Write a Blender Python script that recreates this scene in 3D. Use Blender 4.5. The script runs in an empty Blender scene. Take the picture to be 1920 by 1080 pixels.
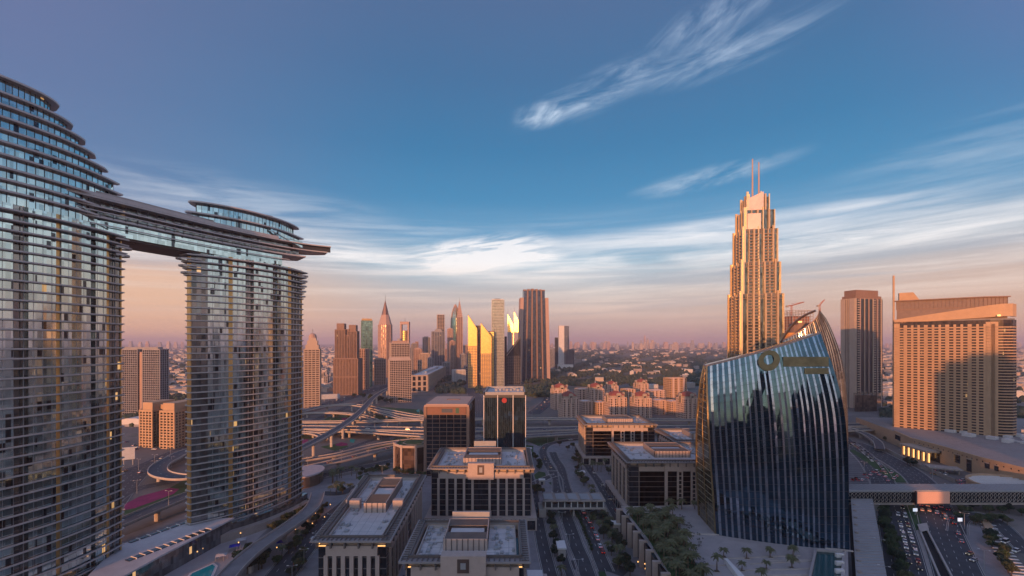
import bpy, math, random
from mathutils import Vector
R = math.radians
random.seed(7)
S = bpy.context.scene
COL = S.collection

# ------------------------------------------------------------- camera, light
H = 110.0          # height of the eye above the street
F = 850.0          # focal length in pixels of the 1920 wide photograph
HOR = 642.0        # row of the horizon
cam_d = bpy.data.cameras.new('camera')
cam_d.sensor_width = 36; cam_d.lens = 36 * F / 1920
cam_d.shift_y = (HOR - 540) / 1920
cam_d.clip_start = 1; cam_d.clip_end = 90000
cam = bpy.data.objects.new('camera', cam_d); COL.objects.link(cam)
cam.location = (0, 0, H); cam.rotation_euler = (R(90), 0, 0)
S.camera = cam

SUN_AZ = R(200)    # bearing of the sun from +Y, clockwise: behind the camera, to its left
SUN_EL = R(5.5)
sun_dir = Vector((math.sin(SUN_AZ) * math.cos(SUN_EL), math.cos(SUN_AZ) * math.cos(SUN_EL), math.sin(SUN_EL)))
sd = bpy.data.lights.new('sun', 'SUN'); sd.energy = 4.0; sd.angle = R(0.5); sd.color = (1.0, 0.40, 0.15)
so = bpy.data.objects.new('sun', sd); COL.objects.link(so)
so.rotation_euler = (-sun_dir).to_track_quat('-Z', 'Y').to_euler()
so.location = (-200, -900, 600)

S.view_settings.view_transform = 'Standard'
S.view_settings.look = 'None'
S.view_settings.exposure = 0.38
S.view_settings.gamma = 1.0
S.view_settings.use_curve_mapping = False
S.cycles.max_bounces = 6; S.cycles.diffuse_bounces = 2; S.cycles.glossy_bounces = 4
S.cycles.transmission_bounces = 2; S.cycles.volume_bounces = 0
S.cycles.caustics_reflective = False; S.cycles.caustics_refractive = False

class N:
    """a shader socket with arithmetic"""
    nt = None
    def __init__(s, sock): s.s = sock
    @staticmethod
    def op(o, *a, clamp=False):
        n = N.nt.nodes.new('ShaderNodeMath'); n.operation = o; n.use_clamp = clamp
        for i, v in enumerate(a):
            if isinstance(v, N): N.nt.links.new(v.s, n.inputs[i])
            else: n.inputs[i].default_value = v
        return N(n.outputs[0])
    def __add__(s, o): return N.op('ADD', s, o)
    def __radd__(s, o): return N.op('ADD', o, s)
    def __sub__(s, o): return N.op('SUBTRACT', s, o)
    def __rsub__(s, o): return N.op('SUBTRACT', o, s)
    def __mul__(s, o): return N.op('MULTIPLY', s, o)
    def __rmul__(s, o): return N.op('MULTIPLY', o, s)
    def __truediv__(s, o): return N.op('DIVIDE', s, o)
def sstep(x, a, b):
    n = N.nt.nodes.new('ShaderNodeMapRange'); n.interpolation_type = 'SMOOTHSTEP'
    N.nt.links.new(x.s, n.inputs[0]); n.inputs[1].default_value = a; n.inputs[2].default_value = b
    return N(n.outputs[0])
def comb(x, y, z):
    n = N.nt.nodes.new('ShaderNodeCombineXYZ')
    for i, v in enumerate((x, y, z)):
        if isinstance(v, N): N.nt.links.new(v.s, n.inputs[i])
        else: n.inputs[i].default_value = v
    return N(n.outputs[0])
def noise(v, scale, detail=4, rough=.55, dist=0.0):
    n = N.nt.nodes.new('ShaderNodeTexNoise'); n.inputs['Scale'].default_value = scale
    n.inputs['Detail'].default_value = detail; n.inputs['Roughness'].default_value = rough
    n.inputs['Distortion'].default_value = dist
    if v is not None: N.nt.links.new(v.s, n.inputs['Vector'])
    return N(n.outputs[0])
def mixc(f, a, b, mode='MIX'):
    n = N.nt.nodes.new('ShaderNodeMix'); n.data_type = 'RGBA'; n.blend_type = mode
    for k, v in ((0, f), (6, a), (7, b)):
        if isinstance(v, N): N.nt.links.new(v.s, n.inputs[k])
        elif k == 0: n.inputs[0].default_value = v
        else: n.inputs[k].default_value = (*v, 1)
    return N(n.outputs[2])
def ramp(x, stops):
    n = N.nt.nodes.new('ShaderNodeValToRGB'); N.nt.links.new(x.s, n.inputs[0])
    e = n.color_ramp.elements
    while len(e) > 1: e.remove(e[-1])
    e[0].position = stops[0][0]; e[0].color = (*stops[0][1], 1)
    for p, c in stops[1:]:
        q = e.new(p); q.color = (*c, 1)
    return N(n.outputs[0])

W = bpy.data.worlds.new('World'); S.world = W; W.use_nodes = True
nt = W.node_tree; nt.nodes.clear(); N.nt = nt
wout = nt.nodes.new('ShaderNodeOutputWorld')
tc = nt.nodes.new('ShaderNodeTexCoord')
sx = nt.nodes.new('ShaderNodeSeparateXYZ'); nt.links.new(tc.outputs['Generated'], sx.inputs[0])
dx, dy, dz = (N(o) for o in sx.outputs)
az = N.op('ARCTAN2', dx, dy) * (180 / math.pi)
el = N.op('ARCSINE', dz) * (180 / math.pi)
# clear-sky colours by elevation, opposite the sun (dusty pink belt, then blue)
base = ramp((el + 2) / 92, [(0.0, (.31, .20, .225)), (.022, (.325, .212, .228)), (.055, (.37, .27, .265)), (.09, (.34, .31, .33)),
                      (.125, (.20, .32, .42)), (.165, (.065, .205, .36)), (.21, (.014, .145, .30)), (.27, (.008, .112, .25)),
                      (.35, (.022, .092, .21)), (.44, (.044, .086, .19)), (1.0, (.06, .11, .22))])
side = N.op('ABSOLUTE', az)
warm = sstep(side, 8, 48) * (1 - sstep(el, 2, 16)) * (1 - sstep(az, 58, 80) * .8)
base = mixc(warm * .55, base, (.52, .285, .19))
warm2 = (1 - sstep(az, -40, -10)) * (1 - sstep(el, 7, 15)) * sstep(az, -75, -55)
base = mixc(warm2 * .55, base, (.66, .36, .21))
violet = sstep(side, 34, 62) * sstep(el, 12, 32)
base = mixc(violet * .85, base, (.11, .105, .245))
leftv = (1 - sstep(az, -48, -8)) * sstep(el, 6, 14)
base = mixc(leftv * .6, base, (.10, .115, .225))
# glow round the sun's side of the sky
sunv = dx * sun_dir.x + dy * sun_dir.y
west = sstep(sunv, -.1, 1.0)
westc = ramp((el + 2) / 92, [(0.0, (.75, .44, .33)), (.05, (.82, .54, .42)), (.10, (.62, .58, .60)), (.17, (.48, .57, .70)), (.26, (.38, .50, .68)), (.42, (.24, .36, .56)), (.7, (.20, .29, .50)), (1, (.13, .19, .36))])
base = mixc(west, base, westc)
# clouds
def patch(a0, e0, ra, re, slope):
    u = az - a0; v = (el - e0) - u * slope
    d = N.op('SQRT', (u / ra) * (u / ra) + (v / re) * (v / re))
    return 1 - sstep(d, .25, 1.0)
def wisps(slope, kx, ky, sc, lo, hi, seed):
    v = el - az * slope
    n = noise(comb(az * kx, v * ky, seed), sc, 8, .62, .5)
    return sstep(n, lo, hi)
w1 = wisps(.19, .10, .5, 1.0, .38, .75, 3.1)
w1b = wisps(.55, .22, .55, 1.0, .36, .74, 9.3)
w2 = wisps(.02, .06, .55, 1.0, .36, .68, 5.7)
w5 = wisps(.16, .16, 1.1, 1.0, .36, .62, 31.3)
w3 = wisps(.03, .035, .8, 1.0, .42, .70, 1.7)
c1 = patch(10.5, 28.5, 12, 2.6, .27) * w1 + patch(3.5, 26.6, 4.2, 1.8, .05) * w1b * 1.1 + patch(25, 30.0, 14, 2.6, .10) * w1 * .75
c1 = c1 + patch(24, 33.2, 10, 2.2, .15) * w1b * .6
c2 = patch(-4.5, 11.0, 12.5, 2.8, .12) * w5 * 1.5 + patch(-4, 10.0, 12, 1.5, .06) * (w2 * .6 + .35) + patch(2, 9.4, 17, 3.0, -.02) * (w2 * .7 + .28) + patch(26, 12.9, 26, 1.5, .03) * (w2 * .7 + .22) + patch(20, 10.5, 30, 2.2, .0) * w2 * .35
c4 = patch(88, 9, 42, 9, 0) * (w2 * .5 + .25)
c3 = patch(38, 10.4, 24, 2.0, .02) * w2 * .7 + patch(24, 18.6, 11, 1.6, .12) * w1 * .55 + patch(52, 17, 22, 4, .1) * w2 * .25
low = w3 * sstep(el, 1.0, 4.5) * (1 - sstep(el, 9, 17)) * .62
left = patch(-30, 15, 20, 3.2, -.05) * w2 * .35 + patch(-22, 10.2, 12, 2.6, -.08) * w2 * .8
behind = wisps(.05, .05, .35, 1.0, .5, .78, 12.2) * sstep(el, 5, 14) * west * .45
ccol = ramp((el + 2) / 92, [(0, (.48, .29, .26)), (.06, (.55, .38, .33)), (.09, (.60, .50, .46)), (.13, (.70, .66, .66)), (.25, (.38, .46, .56)), (.4, (.34, .42, .56))])
grey = ramp((el + 2) / 92, [(0, (.34, .22, .24)), (.06, (.34, .27, .29)), (.10, (.26, .27, .33)), (.16, (.19, .26, .35)), (.25, (.12, .19, .3))])
w4 = wisps(.0, .03, .65, 1.0, .46, .66, 21.7)
base = mixc(w4 * sstep(el, 1.5, 4) * (1 - sstep(el, 9, 14)) * .55, base, grey)
sky = mixc(N.op('MINIMUM', low + left, .85), base, ccol)
sky = mixc(N.op('MINIMUM', c1 * .75 + c2 + c3 + c4, .92), sky, ccol)
sky = mixc(behind, sky, (1.1, .85, .7))
bg1 = nt.nodes.new('ShaderNodeBackground'); nt.links.new(sky.s, bg1.inputs[0]); bg1.inputs[1].default_value = 1.08
nis = nt.nodes.new('ShaderNodeTexSky'); nis.sky_type = 'NISHITA'; nis.sun_disc = False
nis.sun_elevation = SUN_EL; nis.sun_rotation = SUN_AZ; nis.altitude = 100; nis.dust_density = 2.0
bg2 = nt.nodes.new('ShaderNodeBackground'); nt.links.new(nis.outputs[0], bg2.inputs[0]); bg2.inputs[1].default_value = .025
add = nt.nodes.new('ShaderNodeAddShader')
nt.links.new(bg1.outputs[0], add.inputs[0]); nt.links.new(bg2.outputs[0], add.inputs[1])
nt.links.new(add.outputs[0], wout.inputs[0])

# ------------------------------------------------------------- measuring helpers
def G(px, py, z=0.0):
    """ground point (at height z) seen at a pixel of the photograph"""
    Y = (H - z) * F / (py - HOR)
    return ((px - 960) / F * Y, Y)
def GP(pts, z=0.0): return [G(x, y, z) for x, y in pts]
def XX(px, Y): return (px - 960) / F * Y
def ZZ(py, Y): return H + (HOR - py) / F * Y

# ------------------------------------------------------------- materials
MATS = {}
def mat(name, col, rough=.8, metal=0.0, var=.12, scale=.3, spec=.5, bump=0.0, stain=0.0, emit=None, estr=0.0, stretch=None):
    if name in MATS: return MATS[name]
    m = bpy.data.materials.new(name); m.use_nodes = True
    t = m.node_tree; N.nt = t
    b = t.nodes['Principled BSDF']
    b.inputs['Roughness'].default_value = rough; b.inputs['Metallic'].default_value = metal
    b.inputs['Specular IOR Level'].default_value = spec
    c = t.nodes.new('ShaderNodeTexCoord'); p = N(c.outputs['Object'])
    if stretch:
        mp = t.nodes.new('ShaderNodeMapping'); mp.inputs['Scale'].default_value = stretch
        t.links.new(p.s, mp.inputs[0]); p = N(mp.outputs[0])
    n1 = noise(p, scale, 6, .65)
    n2 = noise(p, scale * .12, 3, .5)
    f = sstep(n1 * .6 + n2 * .4, .32, .68)
    lo = tuple(v * (1 - var) for v in col); hi = tuple(min(1, v * (1 + var)) for v in col)
    cc = mixc(f, lo, hi)
    if stain:
        s = sstep(noise(p, scale * .5, 8, .75, 1.2), .52, .72)
        cc = mixc(s * stain, cc, tuple(v * .45 for v in col))
    t.links.new(cc.s, b.inputs['Base Color'])
    if bump:
        bn = t.nodes.new('ShaderNodeBump'); bn.inputs['Strength'].default_value = bump
        t.links.new(noise(p, scale * 3, 5, .6).s, bn.inputs['Height']); t.links.new(bn.outputs[0], b.inputs['Normal'])
    if emit:
        b.inputs['Emission Color'].default_value = (*emit, 1); b.inputs['Emission Strength'].default_value = estr
    MATS[name] = m
    return m
def glass(name, col, metal=.75, rough=.09, pane=(1.6, 1.6, 3.5), tilt=.03, lit=0.0, var=.5, litcol=(1, .55, .2), dark=None):
    """coated curtain-wall glass: every pane slightly tilted and tinted, a few rooms lit"""
    if name in MATS: return MATS[name]
    m = bpy.data.materials.new(name); m.use_nodes = True
    t = m.node_tree; N.nt = t
    b = t.nodes['Principled BSDF']; b.inputs['Roughness'].default_value = rough
    c = t.nodes.new('ShaderNodeTexCoord')
    sn = t.nodes.new('ShaderNodeVectorMath'); sn.operation = 'SNAP'
    sn.inputs[1].default_value = pane
    ad = t.nodes.new('ShaderNodeVectorMath'); ad.operation = 'ADD'; ad.inputs[1].default_value = (.013, .017, .011)
    t.links.new(c.outputs['Object'], ad.inputs[0]); t.links.new(ad.outputs[0], sn.inputs[0])
    wn = t.nodes.new('ShaderNodeTexWhiteNoise'); t.links.new(sn.outputs[0], wn.inputs[0])
    v = N(wn.outputs['Value'])
    lo = tuple(x * (1 - var) for x in col); hi = tuple(min(1, x * (1 + var)) for x in col)
    cc = mixc(v, lo, hi)
    if dark is not None:
        cc = mixc(sstep(v, .90, .93), cc, dark)
    t.links.new(cc.s, b.inputs['Base Color'])
    b.inputs['Metallic'].default_value = metal
    ge = t.nodes.new('ShaderNodeNewGeometry')
    s1 = t.nodes.new('ShaderNodeVectorMath'); s1.operation = 'SUBTRACT'; s1.inputs[1].default_value = (.5, .5, .5)
    t.links.new(wn.outputs['Color'], s1.inputs[0])
    s2 = t.nodes.new('ShaderNodeVectorMath'); s2.operation = 'SCALE'; s2.inputs['Scale'].default_value = tilt
    t.links.new(s1.outputs[0], s2.inputs[0])
    s3 = t.nodes.new('ShaderNodeVectorMath'); s3.operation = 'ADD'
    t.links.new(ge.outputs['Normal'], s3.inputs[0]); t.links.new(s2.outputs[0], s3.inputs[1])
    s4 = t.nodes.new('ShaderNodeVectorMath'); s4.operation = 'NORMALIZE'
    t.links.new(s3.outputs[0], s4.inputs[0]); t.links.new(s4.outputs[0], b.inputs['Normal'])
    if lit:
        b.inputs['Emission Color'].default_value = (*litcol, 1)
        e = sstep(v, 1 - lit * .4, 1 - lit * .3) * .55
        t.links.new(e.s, b.inputs['Emission Strength'])
    MATS[name] = m
    return m

CONC = mat('concrete', (.36, .31, .27), .85, stain=.25, scale=.2, var=.15)
CONCL = mat('pale_concrete', (.47, .42, .38), .8, stain=.2, scale=.25)
STONE = mat('pink_stone', (.46, .37, .32), .75, var=.08, scale=.5, stain=.12)
TAN = mat('tan_render', (.50, .33, .20), .85, var=.08, scale=.15, stain=.12)
TAND = mat('brown_render', (.26, .17, .13), .8, var=.1, scale=.15)
ROOFW = mat('roof_screed', (.60, .575, .56), .9, var=.1, scale=.25, stain=.14)
ROOFG = mat('roof_grey', (.22, .21, .21), .85, var=.2, scale=.3, stain=.3)
STEEL = mat('brushed_metal', (.42, .38, .35), .32, metal=.85, var=.1, scale=.4, stain=.12)
BRONZE = mat('bronze_metal', (.30, .22, .16), .35, metal=.8, var=.15)
DKMETAL = mat('dark_metal', (.07, .07, .075), .5, metal=.5)
WHITE = mat('white_paint', (.74, .72, .70), .6, var=.05, stain=.1)
GREYP = mat('grey_paint', (.33, .34, .35), .6, var=.08, stain=.15)
ASPH = mat('asphalt', (.062, .064, .072), .88, var=.3, scale=.12, stain=.35)
ASPHL = mat('worn_asphalt', (.13, .125, .13), .85, var=.25, scale=.08, stain=.3)
PAVE = mat('paving', (.25, .24, .245), .85, var=.18, scale=.15, stain=.35)
PAVEP = mat('plaza_paving', (.42, .385, .375), .8, var=.12, scale=.12, stain=.2)
KERB = mat('kerb_stone', (.38, .35, .32), .85, var=.1)
GRASS = mat('lawn', (.035, .085, .025), .95, var=.35, scale=.3, bump=.3, stain=.35)
MAGENTA = mat('petunia_bed', (.25, .015, .10), .9, var=.45, scale=1.2, bump=.4)
LEAF = mat('leaves', (.050, .080, .030), .7, var=.55, scale=.45)
LEAFD = mat('dark_leaves', (.030, .048, .026), .75, var=.5, scale=.3)
PALMG = mat('palm_green', (.095, .105, .045), .65, var=.45, scale=.6)
BARK = mat('bark', (.13, .09, .06), .9, var=.3, scale=2)
SOIL = mat('soil', (.12, .085, .06), .95, var=.3)
LINE = mat('road_paint', (.50, .50, .47), .7, var=.2, stain=.4)
REDROOF = mat('red_tile', (.30, .085, .06), .8, var=.2, scale=.6)
PLINE = mat('orange_sodium_lamp', (.8, .5, .2), .5, emit=(1, .50, .16), estr=1.5)
LAMPW = mat('white_lamp', (.8, .8, .8), .5, emit=(1, .92, .8), estr=2.5)
TYRE = mat('tyre_rubber', (.02, .02, .02), .8)
WINDK = mat('window_dark', (.015, .018, .022), .12, var=.4, scale=.3, spec=.8)

# ------------------------------------------------------------- mesh building
class MB:
    def __init__(s): s.v = []; s.f = []; s.m = []; s.cur = 0
    def face(s, pts, m=None):
        i = len(s.v); s.v += [tuple(p) for p in pts]; s.f.append(tuple(range(i, i + len(pts)))); s.m.append(s.cur if m is None else m)
    def hexa(s, b, t, m=None, bottom=True):
        i = len(s.v); n = len(b); s.v += [tuple(p) for p in b] + [tuple(p) for p in t]
        mm = s.cur if m is None else m
        if bottom: s.f.append(tuple(i + k for k in reversed(range(n)))); s.m.append(mm)
        s.f.append(tuple(i + n + k for k in range(n))); s.m.append(mm)
        for k in range(n):
            q = (k + 1) % n
            s.f.append((i + k, i + q, i + n + q, i + n + k)); s.m.append(mm)
        return s
    def prism(s, poly, z0, z1, m=None, bottom=True, top=None):
        """poly counter-clockwise; top = optional different outline"""
        if area(poly) < 0: poly = poly[::-1]; top = top[::-1] if top else None
        s.hexa([(x, y, z0) for x, y in poly], [(x, y, z1) for x, y in (top or poly)], m, bottom)
        return s
    def box(s, x0, x1, y0, y1, z0, z1, m=None):
        s.prism([(x0, y0), (x1, y0), (x1, y1), (x0, y1)], z0, z1, m); return s
    def bar(s, p0, p1, z0, z1, o0, o1, m=None):
        """box along the wall p0->p1 from o0 to o1 outwards (right-hand side)"""
        dx_, dy_ = p1[0] - p0[0], p1[1] - p0[1]; L = math.hypot(dx_, dy_)
        if L < 1e-6: return s
        nx, ny = dy_ / L, -dx_ / L
        s.prism([(p0[0] + nx * o1, p0[1] + ny * o1), (p1[0] + nx * o1, p1[1] + ny * o1),
                 (p1[0] + nx * o0, p1[1] + ny * o0), (p0[0] + nx * o0, p0[1] + ny * o0)], z0, z1, m); return s
    def tube(s, pts, r, n=6, m=None, caps=True):
        rs = r if isinstance(r, (list, tuple)) else [r] * len(pts)
        base = len(s.v); mm = s.cur if m is None else m
        for k, p in enumerate(pts):
            p = Vector(p); a = Vector(pts[max(0, k - 1)]); b = Vector(pts[min(len(pts) - 1, k + 1)])
            d = (b - a).normalized(); u = d.cross(Vector((0, 0, 1)))
            if u.length < 1e-3: u = Vector((1, 0, 0))
            u.normalize(); w = d.cross(u)
            for j in range(n):
                t = 2 * math.pi * j / n
                s.v.append(tuple(p + (u * math.cos(t) + w * math.sin(t)) * rs[k]))
        for k in range(len(pts) - 1):
            for j in range(n):
                q = (j + 1) % n; a = base + k * n
                s.f.append((a + j, a + q, a + n + q, a + n + j)); s.m.append(mm)
        if caps:
            s.f.append(tuple(base + j for j in reversed(range(n)))); s.m.append(mm)
            e = base + (len(pts) - 1) * n; s.f.append(tuple(e + j for j in range(n))); s.m.append(mm)
        return s
    def mesh(s, name, mats, off=(0, 0, 0), smooth=False):
        me = bpy.data.meshes.new(name)
        v = [(x - off[0], y - off[1], z - off[2]) for x, y, z in s.v] if any(off) else s.v
        me.from_pydata(v, [], s.f)
        for m in (mats if isinstance(mats, (list, tuple)) else [mats]): me.materials.append(m)
        me.polygons.foreach_set('material_index', s.m)
        if smooth: me.polygons.foreach_set('use_smooth', [True] * len(s.f))
        me.update(); return me
    def build(s, name, mats, parent=None, kind=None, label=None, smooth=False):
        off = tuple(parent.matrix_basis.translation) if parent is not None else (0, 0, 0)
        if parent is not None and parent.parent is not None:
            off = tuple(Vector(off) + parent.parent.matrix_basis.translation)
        o = bpy.data.objects.new(name, s.mesh(name, mats, off, smooth)); COL.objects.link(o)
        if parent is not None: o.parent = parent
        if kind: o['kind'] = kind
        if label: o['label'] = label
        return o
def area(p): return sum(p[i][0] * p[(i + 1) % len(p)][1] - p[(i + 1) % len(p)][0] * p[i][1] for i in range(len(p))) / 2
def cen(p): return (sum(a for a, b in p) / len(p), sum(b for a, b in p) / len(p))
def ccw(p): return p if area(p) > 0 else p[::-1]
def scalep(p, k):
    c = cen(p); return [(c[0] + (a - c[0]) * k, c[1] + (b - c[1]) * k) for a, b in p]
def inset(p, d):
    """move every edge of a convex outline inwards by d (negative: outwards)"""
    p = ccw(p); n = len(p); out = []
    for i in range(n):
        a, b, c = p[i - 1], p[i], p[(i + 1) % n]
        e1 = Vector((b[0] - a[0], b[1] - a[1])).normalized(); e2 = Vector((c[0] - b[0], c[1] - b[1])).normalized()
        n1 = Vector((-e1.y, e1.x)); n2 = Vector((-e2.y, e2.x)); k = 1 + n1.dot(n2)
        w = (n1 + n2) / max(k, .3) * d
        out.append((b[0] + w.x, b[1] + w.y))
    return out
def rect(cx, cy, w, d, rot=0):
    c, s_ = math.cos(R(rot)), math.sin(R(rot))
    return [(cx + x * c - y * s_, cy + x * s_ + y * c) for x, y in ((-w / 2, -d / 2), (w / 2, -d / 2), (w / 2, d / 2), (-w / 2, d / 2))]
def thing(name, label, cat, loc=(0, 0, 0), group=None):
    o = bpy.data.objects.new(name, None); COL.objects.link(o); o.location = loc
    o.matrix_basis.translation = loc
    o.empty_display_size = 1
    o['label'] = label; o['category'] = cat
    if group: o['group'] = group
    return o
def tag(o, label, cat, group=None):
    o['label'] = label; o['category'] = cat
    if group: o['group'] = group
    return o
def struct(o): o['kind'] = 'structure'; return o
def copytree(o, loc, rz=0, sc=1.0, label=None, group=None, mats=None):
    c = o.copy(); COL.objects.link(c); c.location = loc; c.rotation_euler = (0, 0, rz); c.scale = (sc, sc, sc) if not isinstance(sc, tuple) else sc
    if label: c['label'] = label
    if group: c['group'] = group
    for ch in o.children:
        d = ch.copy(); COL.objects.link(d); d.parent = c
        for g in ch.children:
            e = g.copy(); COL.objects.link(e); e.parent = d
    return c
def spline(pts, n=8):
    out = []
    P = [pts[0]] + list(pts) + [pts[-1]]
    for i in range(1, len(P) - 2):
        p0, p1, p2, p3 = P[i - 1:i + 3]
        for k in range(n):
            t = k / n
            out.append(tuple(.5 * ((2 * b) + (-a + c) * t + (2 * a - 5 * b + 4 * c - d) * t * t + (-a + 3 * b - 3 * c + d) * t ** 3)
                             for a, b, c, d in zip(p0, p1, p2, p3)))
    out.append(tuple(pts[-1])); return out
def lerp(a, b, t): return tuple(x + (y - x) * t for x, y in zip(a, b))

def facade(mb, p0, p1, z0, z1, nf, nb, sl=.9, pw=.8, out=.5, ms=0, mp=0, skip=None, z_in=0):
    """floor bands and piers standing proud of the wall p0->p1 (outside on the right)"""
    if nf:
        h = (z1 - z0) / nf
        for k in range(nf + 1):
            z = z0 + k * h
            mb.bar(p0, p1, z - sl / 2, z + sl / 2, -.05, out * .8, ms)
    if nb:
        for k in range(nb + 1):
            c = lerp(p0, p1, k / nb); L = math.dist(p0, p1); u = ((p1[0] - p0[0]) / L, (p1[1] - p0[1]) / L)
            a = (c[0] - u[0] * pw / 2, c[1] - u[1] * pw / 2); b = (c[0] + u[0] * pw / 2, c[1] + u[1] * pw / 2)
            mb.bar(a, b, z0, z1, -.05, out, mp)
def facing(p0, p1, lim=-.25):
    """does the wall p0->p1 of a counter-clockwise outline look towards the viewpoint's side"""
    L = math.dist(p0, p1); nx, ny = (p1[1] - p0[1]) / L, -(p1[0] - p0[0]) / L
    mx, my = (p0[0] + p1[0]) / 2, (p0[1] + p1[1]) / 2; D = math.hypot(mx, my)
    return -(nx * mx + ny * my) / D > lim
def volume(parent, poly, z0, z1, glassm, frame, fh=3.8, bw=4.0, sl=1.0, pw=.8, out=.5, parapet=1.2, name='wall', fname='floor_bands', roofm=None, piers=True, bands=True):
    """one block of a tower: glass core, joined floor bands + piers, roof"""
    poly = ccw(poly)
    MB().prism(poly, z0, z1).build(name, glassm, parent)
    fb = MB(); nf = max(1, round((z1 - z0) / fh)) if bands else 0
    for i in range(len(poly)):
        a, b = poly[i], poly[(i + 1) % len(poly)]
        if facing(a, b):
            facade(fb, a, b, z0, z1, nf, max(1, round(math.dist(a, b) / bw)) if piers else 0, sl, pw, out)
    if fb.f: fb.build(fname, frame, parent, kind='stuff')
    if parapet:
        pr = MB()
        o = inset(poly, -out * .9)
        for i in range(len(o)): pr.bar(o[i], o[(i + 1) % len(o)], z1 + .02, z1 + parapet, -.7, 0)
        pr.build('parapet', frame, parent)
        MB().prism(inset(poly, .3), z1 + .02, z1 + .25).build('roof', roofm or ROOFG, parent)

# ------------------------------------------------------------- terrain
def ground_material():
    m = bpy.data.materials.new('dusty_ground'); m.use_nodes = True
    t = m.node_tree; N.nt = t; b = t.nodes['Principled BSDF']; b.inputs['Roughness'].default_value = .95
    c = t.nodes.new('ShaderNodeTexCoord'); p = N(c.outputs['Object'])
    big = noise(p, .0016, 6, .6, .6); mid = noise(p, .012, 6, .65); fine = noise(p, .25, 5, .6)
    sand = mixc(fine, (.115, .105, .10), (.21, .185, .165))
    sand = mixc(sstep(mid, .5, .7) * .6, sand, (.34, .29, .25))
    green = mixc(fine, (.030, .045, .025), (.075, .085, .045))
    sep = t.nodes.new('ShaderNodeSeparateXYZ'); t.links.new(p.s, sep.inputs[0])
    far = sstep(N(sep.outputs[1]), 900, 1300) * sstep(N(sep.outputs[0]), -150, 250)
    f = sstep(mid * .5 + big * .5 + far * .12, .52, .60)
    cc = mixc(f * .9, sand, green)
    t.links.new(cc.s, b.inputs['Base Color'])
    return m
GROUNDM = ground_material()
gx = [-29000, -12000, -5000, -2500, -1200, -600, -300, -150, 0, 150, 300, 600, 1200, 2500, 5000, 12000, 29000]
gy = [-9000, -4000, -1500, -700, -300, 0, 100, 200, 300, 400, 550, 700, 900, 1200, 1700, 2500, 4000, 7000, 13000, 29000]
b_ = MB()
for i in range(len(gx) - 1):
    for j in range(len(gy) - 1):
        b_.face([(gx[i], gy[j], 0), (gx[i + 1], gy[j], 0), (gx[i + 1], gy[j + 1], 0), (gx[i], gy[j + 1], 0)])
struct(b_.build('ground', GROUNDM))

def sheet(name, poly, z, m, thick=0.0):
    poly = ccw(poly); b = MB()
    if thick: b.prism(poly, z - thick, z)
    else: b.face([(x, y, z) for x, y in poly])
    return struct(b.build(name, m))
def offset(pts, d):
    out = []
    for i, p in enumerate(pts):
        a = pts[max(0, i - 1)]; b = pts[min(len(pts) - 1, i + 1)]
        L = math.dist(a[:2], b[:2]) or 1; nx, ny = (b[1] - a[1]) / L, -(b[0] - a[0]) / L
        out.append((p[0] + nx * d, p[1] + ny * d) + tuple(p[2:]))
    return out
marks = MB()
def ribbon(name, pts, w, z=.10, m=None, kerb=True, lanes=0, smooth=8, dash=3.0, gap=6.0):
    p = spline(pts, smooth) if smooth else pts
    l, r = offset(p, -w / 2), offset(p, w / 2); b = MB()
    for i in range(len(p) - 1):
        b.face([(*r[i], z), (*r[i + 1], z), (*l[i + 1], z), (*l[i], z)])
    o = struct(b.build(name, m or ASPH))
    if kerb:
        k = MB()
        for s_ in (-1, 1):
            e0, e1 = offset(p, s_ * w / 2), offset(p, s_ * (w / 2 + .35))
            for i in range(len(p) - 1):
                q = [e0[i], e0[i + 1], e1[i + 1], e1[i]]
                if abs(area(q)) > 1e-4: k.prism(q, 0.0, z + .13, bottom=False)
        struct(k.build('kerb', KERB))
    if lanes:
        road_marks(p, w, z + .03, lanes, dash, gap)
    return p
def road_marks(p, w, z, lanes, dash=3.0, gap=6.0, mb=None):
    mb = mb or marks
    for k in range(lanes + 1):
        o = -w / 2 + .5 + (w - 1) * k / lanes
        solid = k in (0, lanes)
        q = offset(p, o); acc = 0
        for i in range(len(q) - 1):
            L = math.dist(q[i][:2], q[i + 1][:2])
            if L < .01: continue
            u = ((q[i + 1][0] - q[i][0]) / L, (q[i + 1][1] - q[i][1]) / L); nx, ny = u[1] * .11, -u[0] * .11
            zz = (lambda s_: z + (q[i][2] + (q[i + 1][2] - q[i][2]) * s_ / L if len(q[i]) > 2 else 0))
            if solid:
                a, b = 0, L; segs = [(0, L)]
            else:
                segs = []; s0 = -acc
                while s0 < L:
                    if s0 + dash > 0: segs.append((max(0, s0), min(L, s0 + dash)))
                    s0 += dash + gap
                acc = (acc + L) % (dash + gap)
            for a, b in segs:
                if b - a < .05: continue
                x0, y0, x1, y1 = q[i][0] + u[0] * a, q[i][1] + u[1] * a, q[i][0] + u[0] * b, q[i][1] + u[1] * b
                mb.face([(x0 + nx, y0 + ny, zz(a)), (x1 + nx, y1 + ny, zz(b)), (x1 - nx, y1 - ny, zz(b)), (x0 - nx, y0 - ny, zz(a))])

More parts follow.
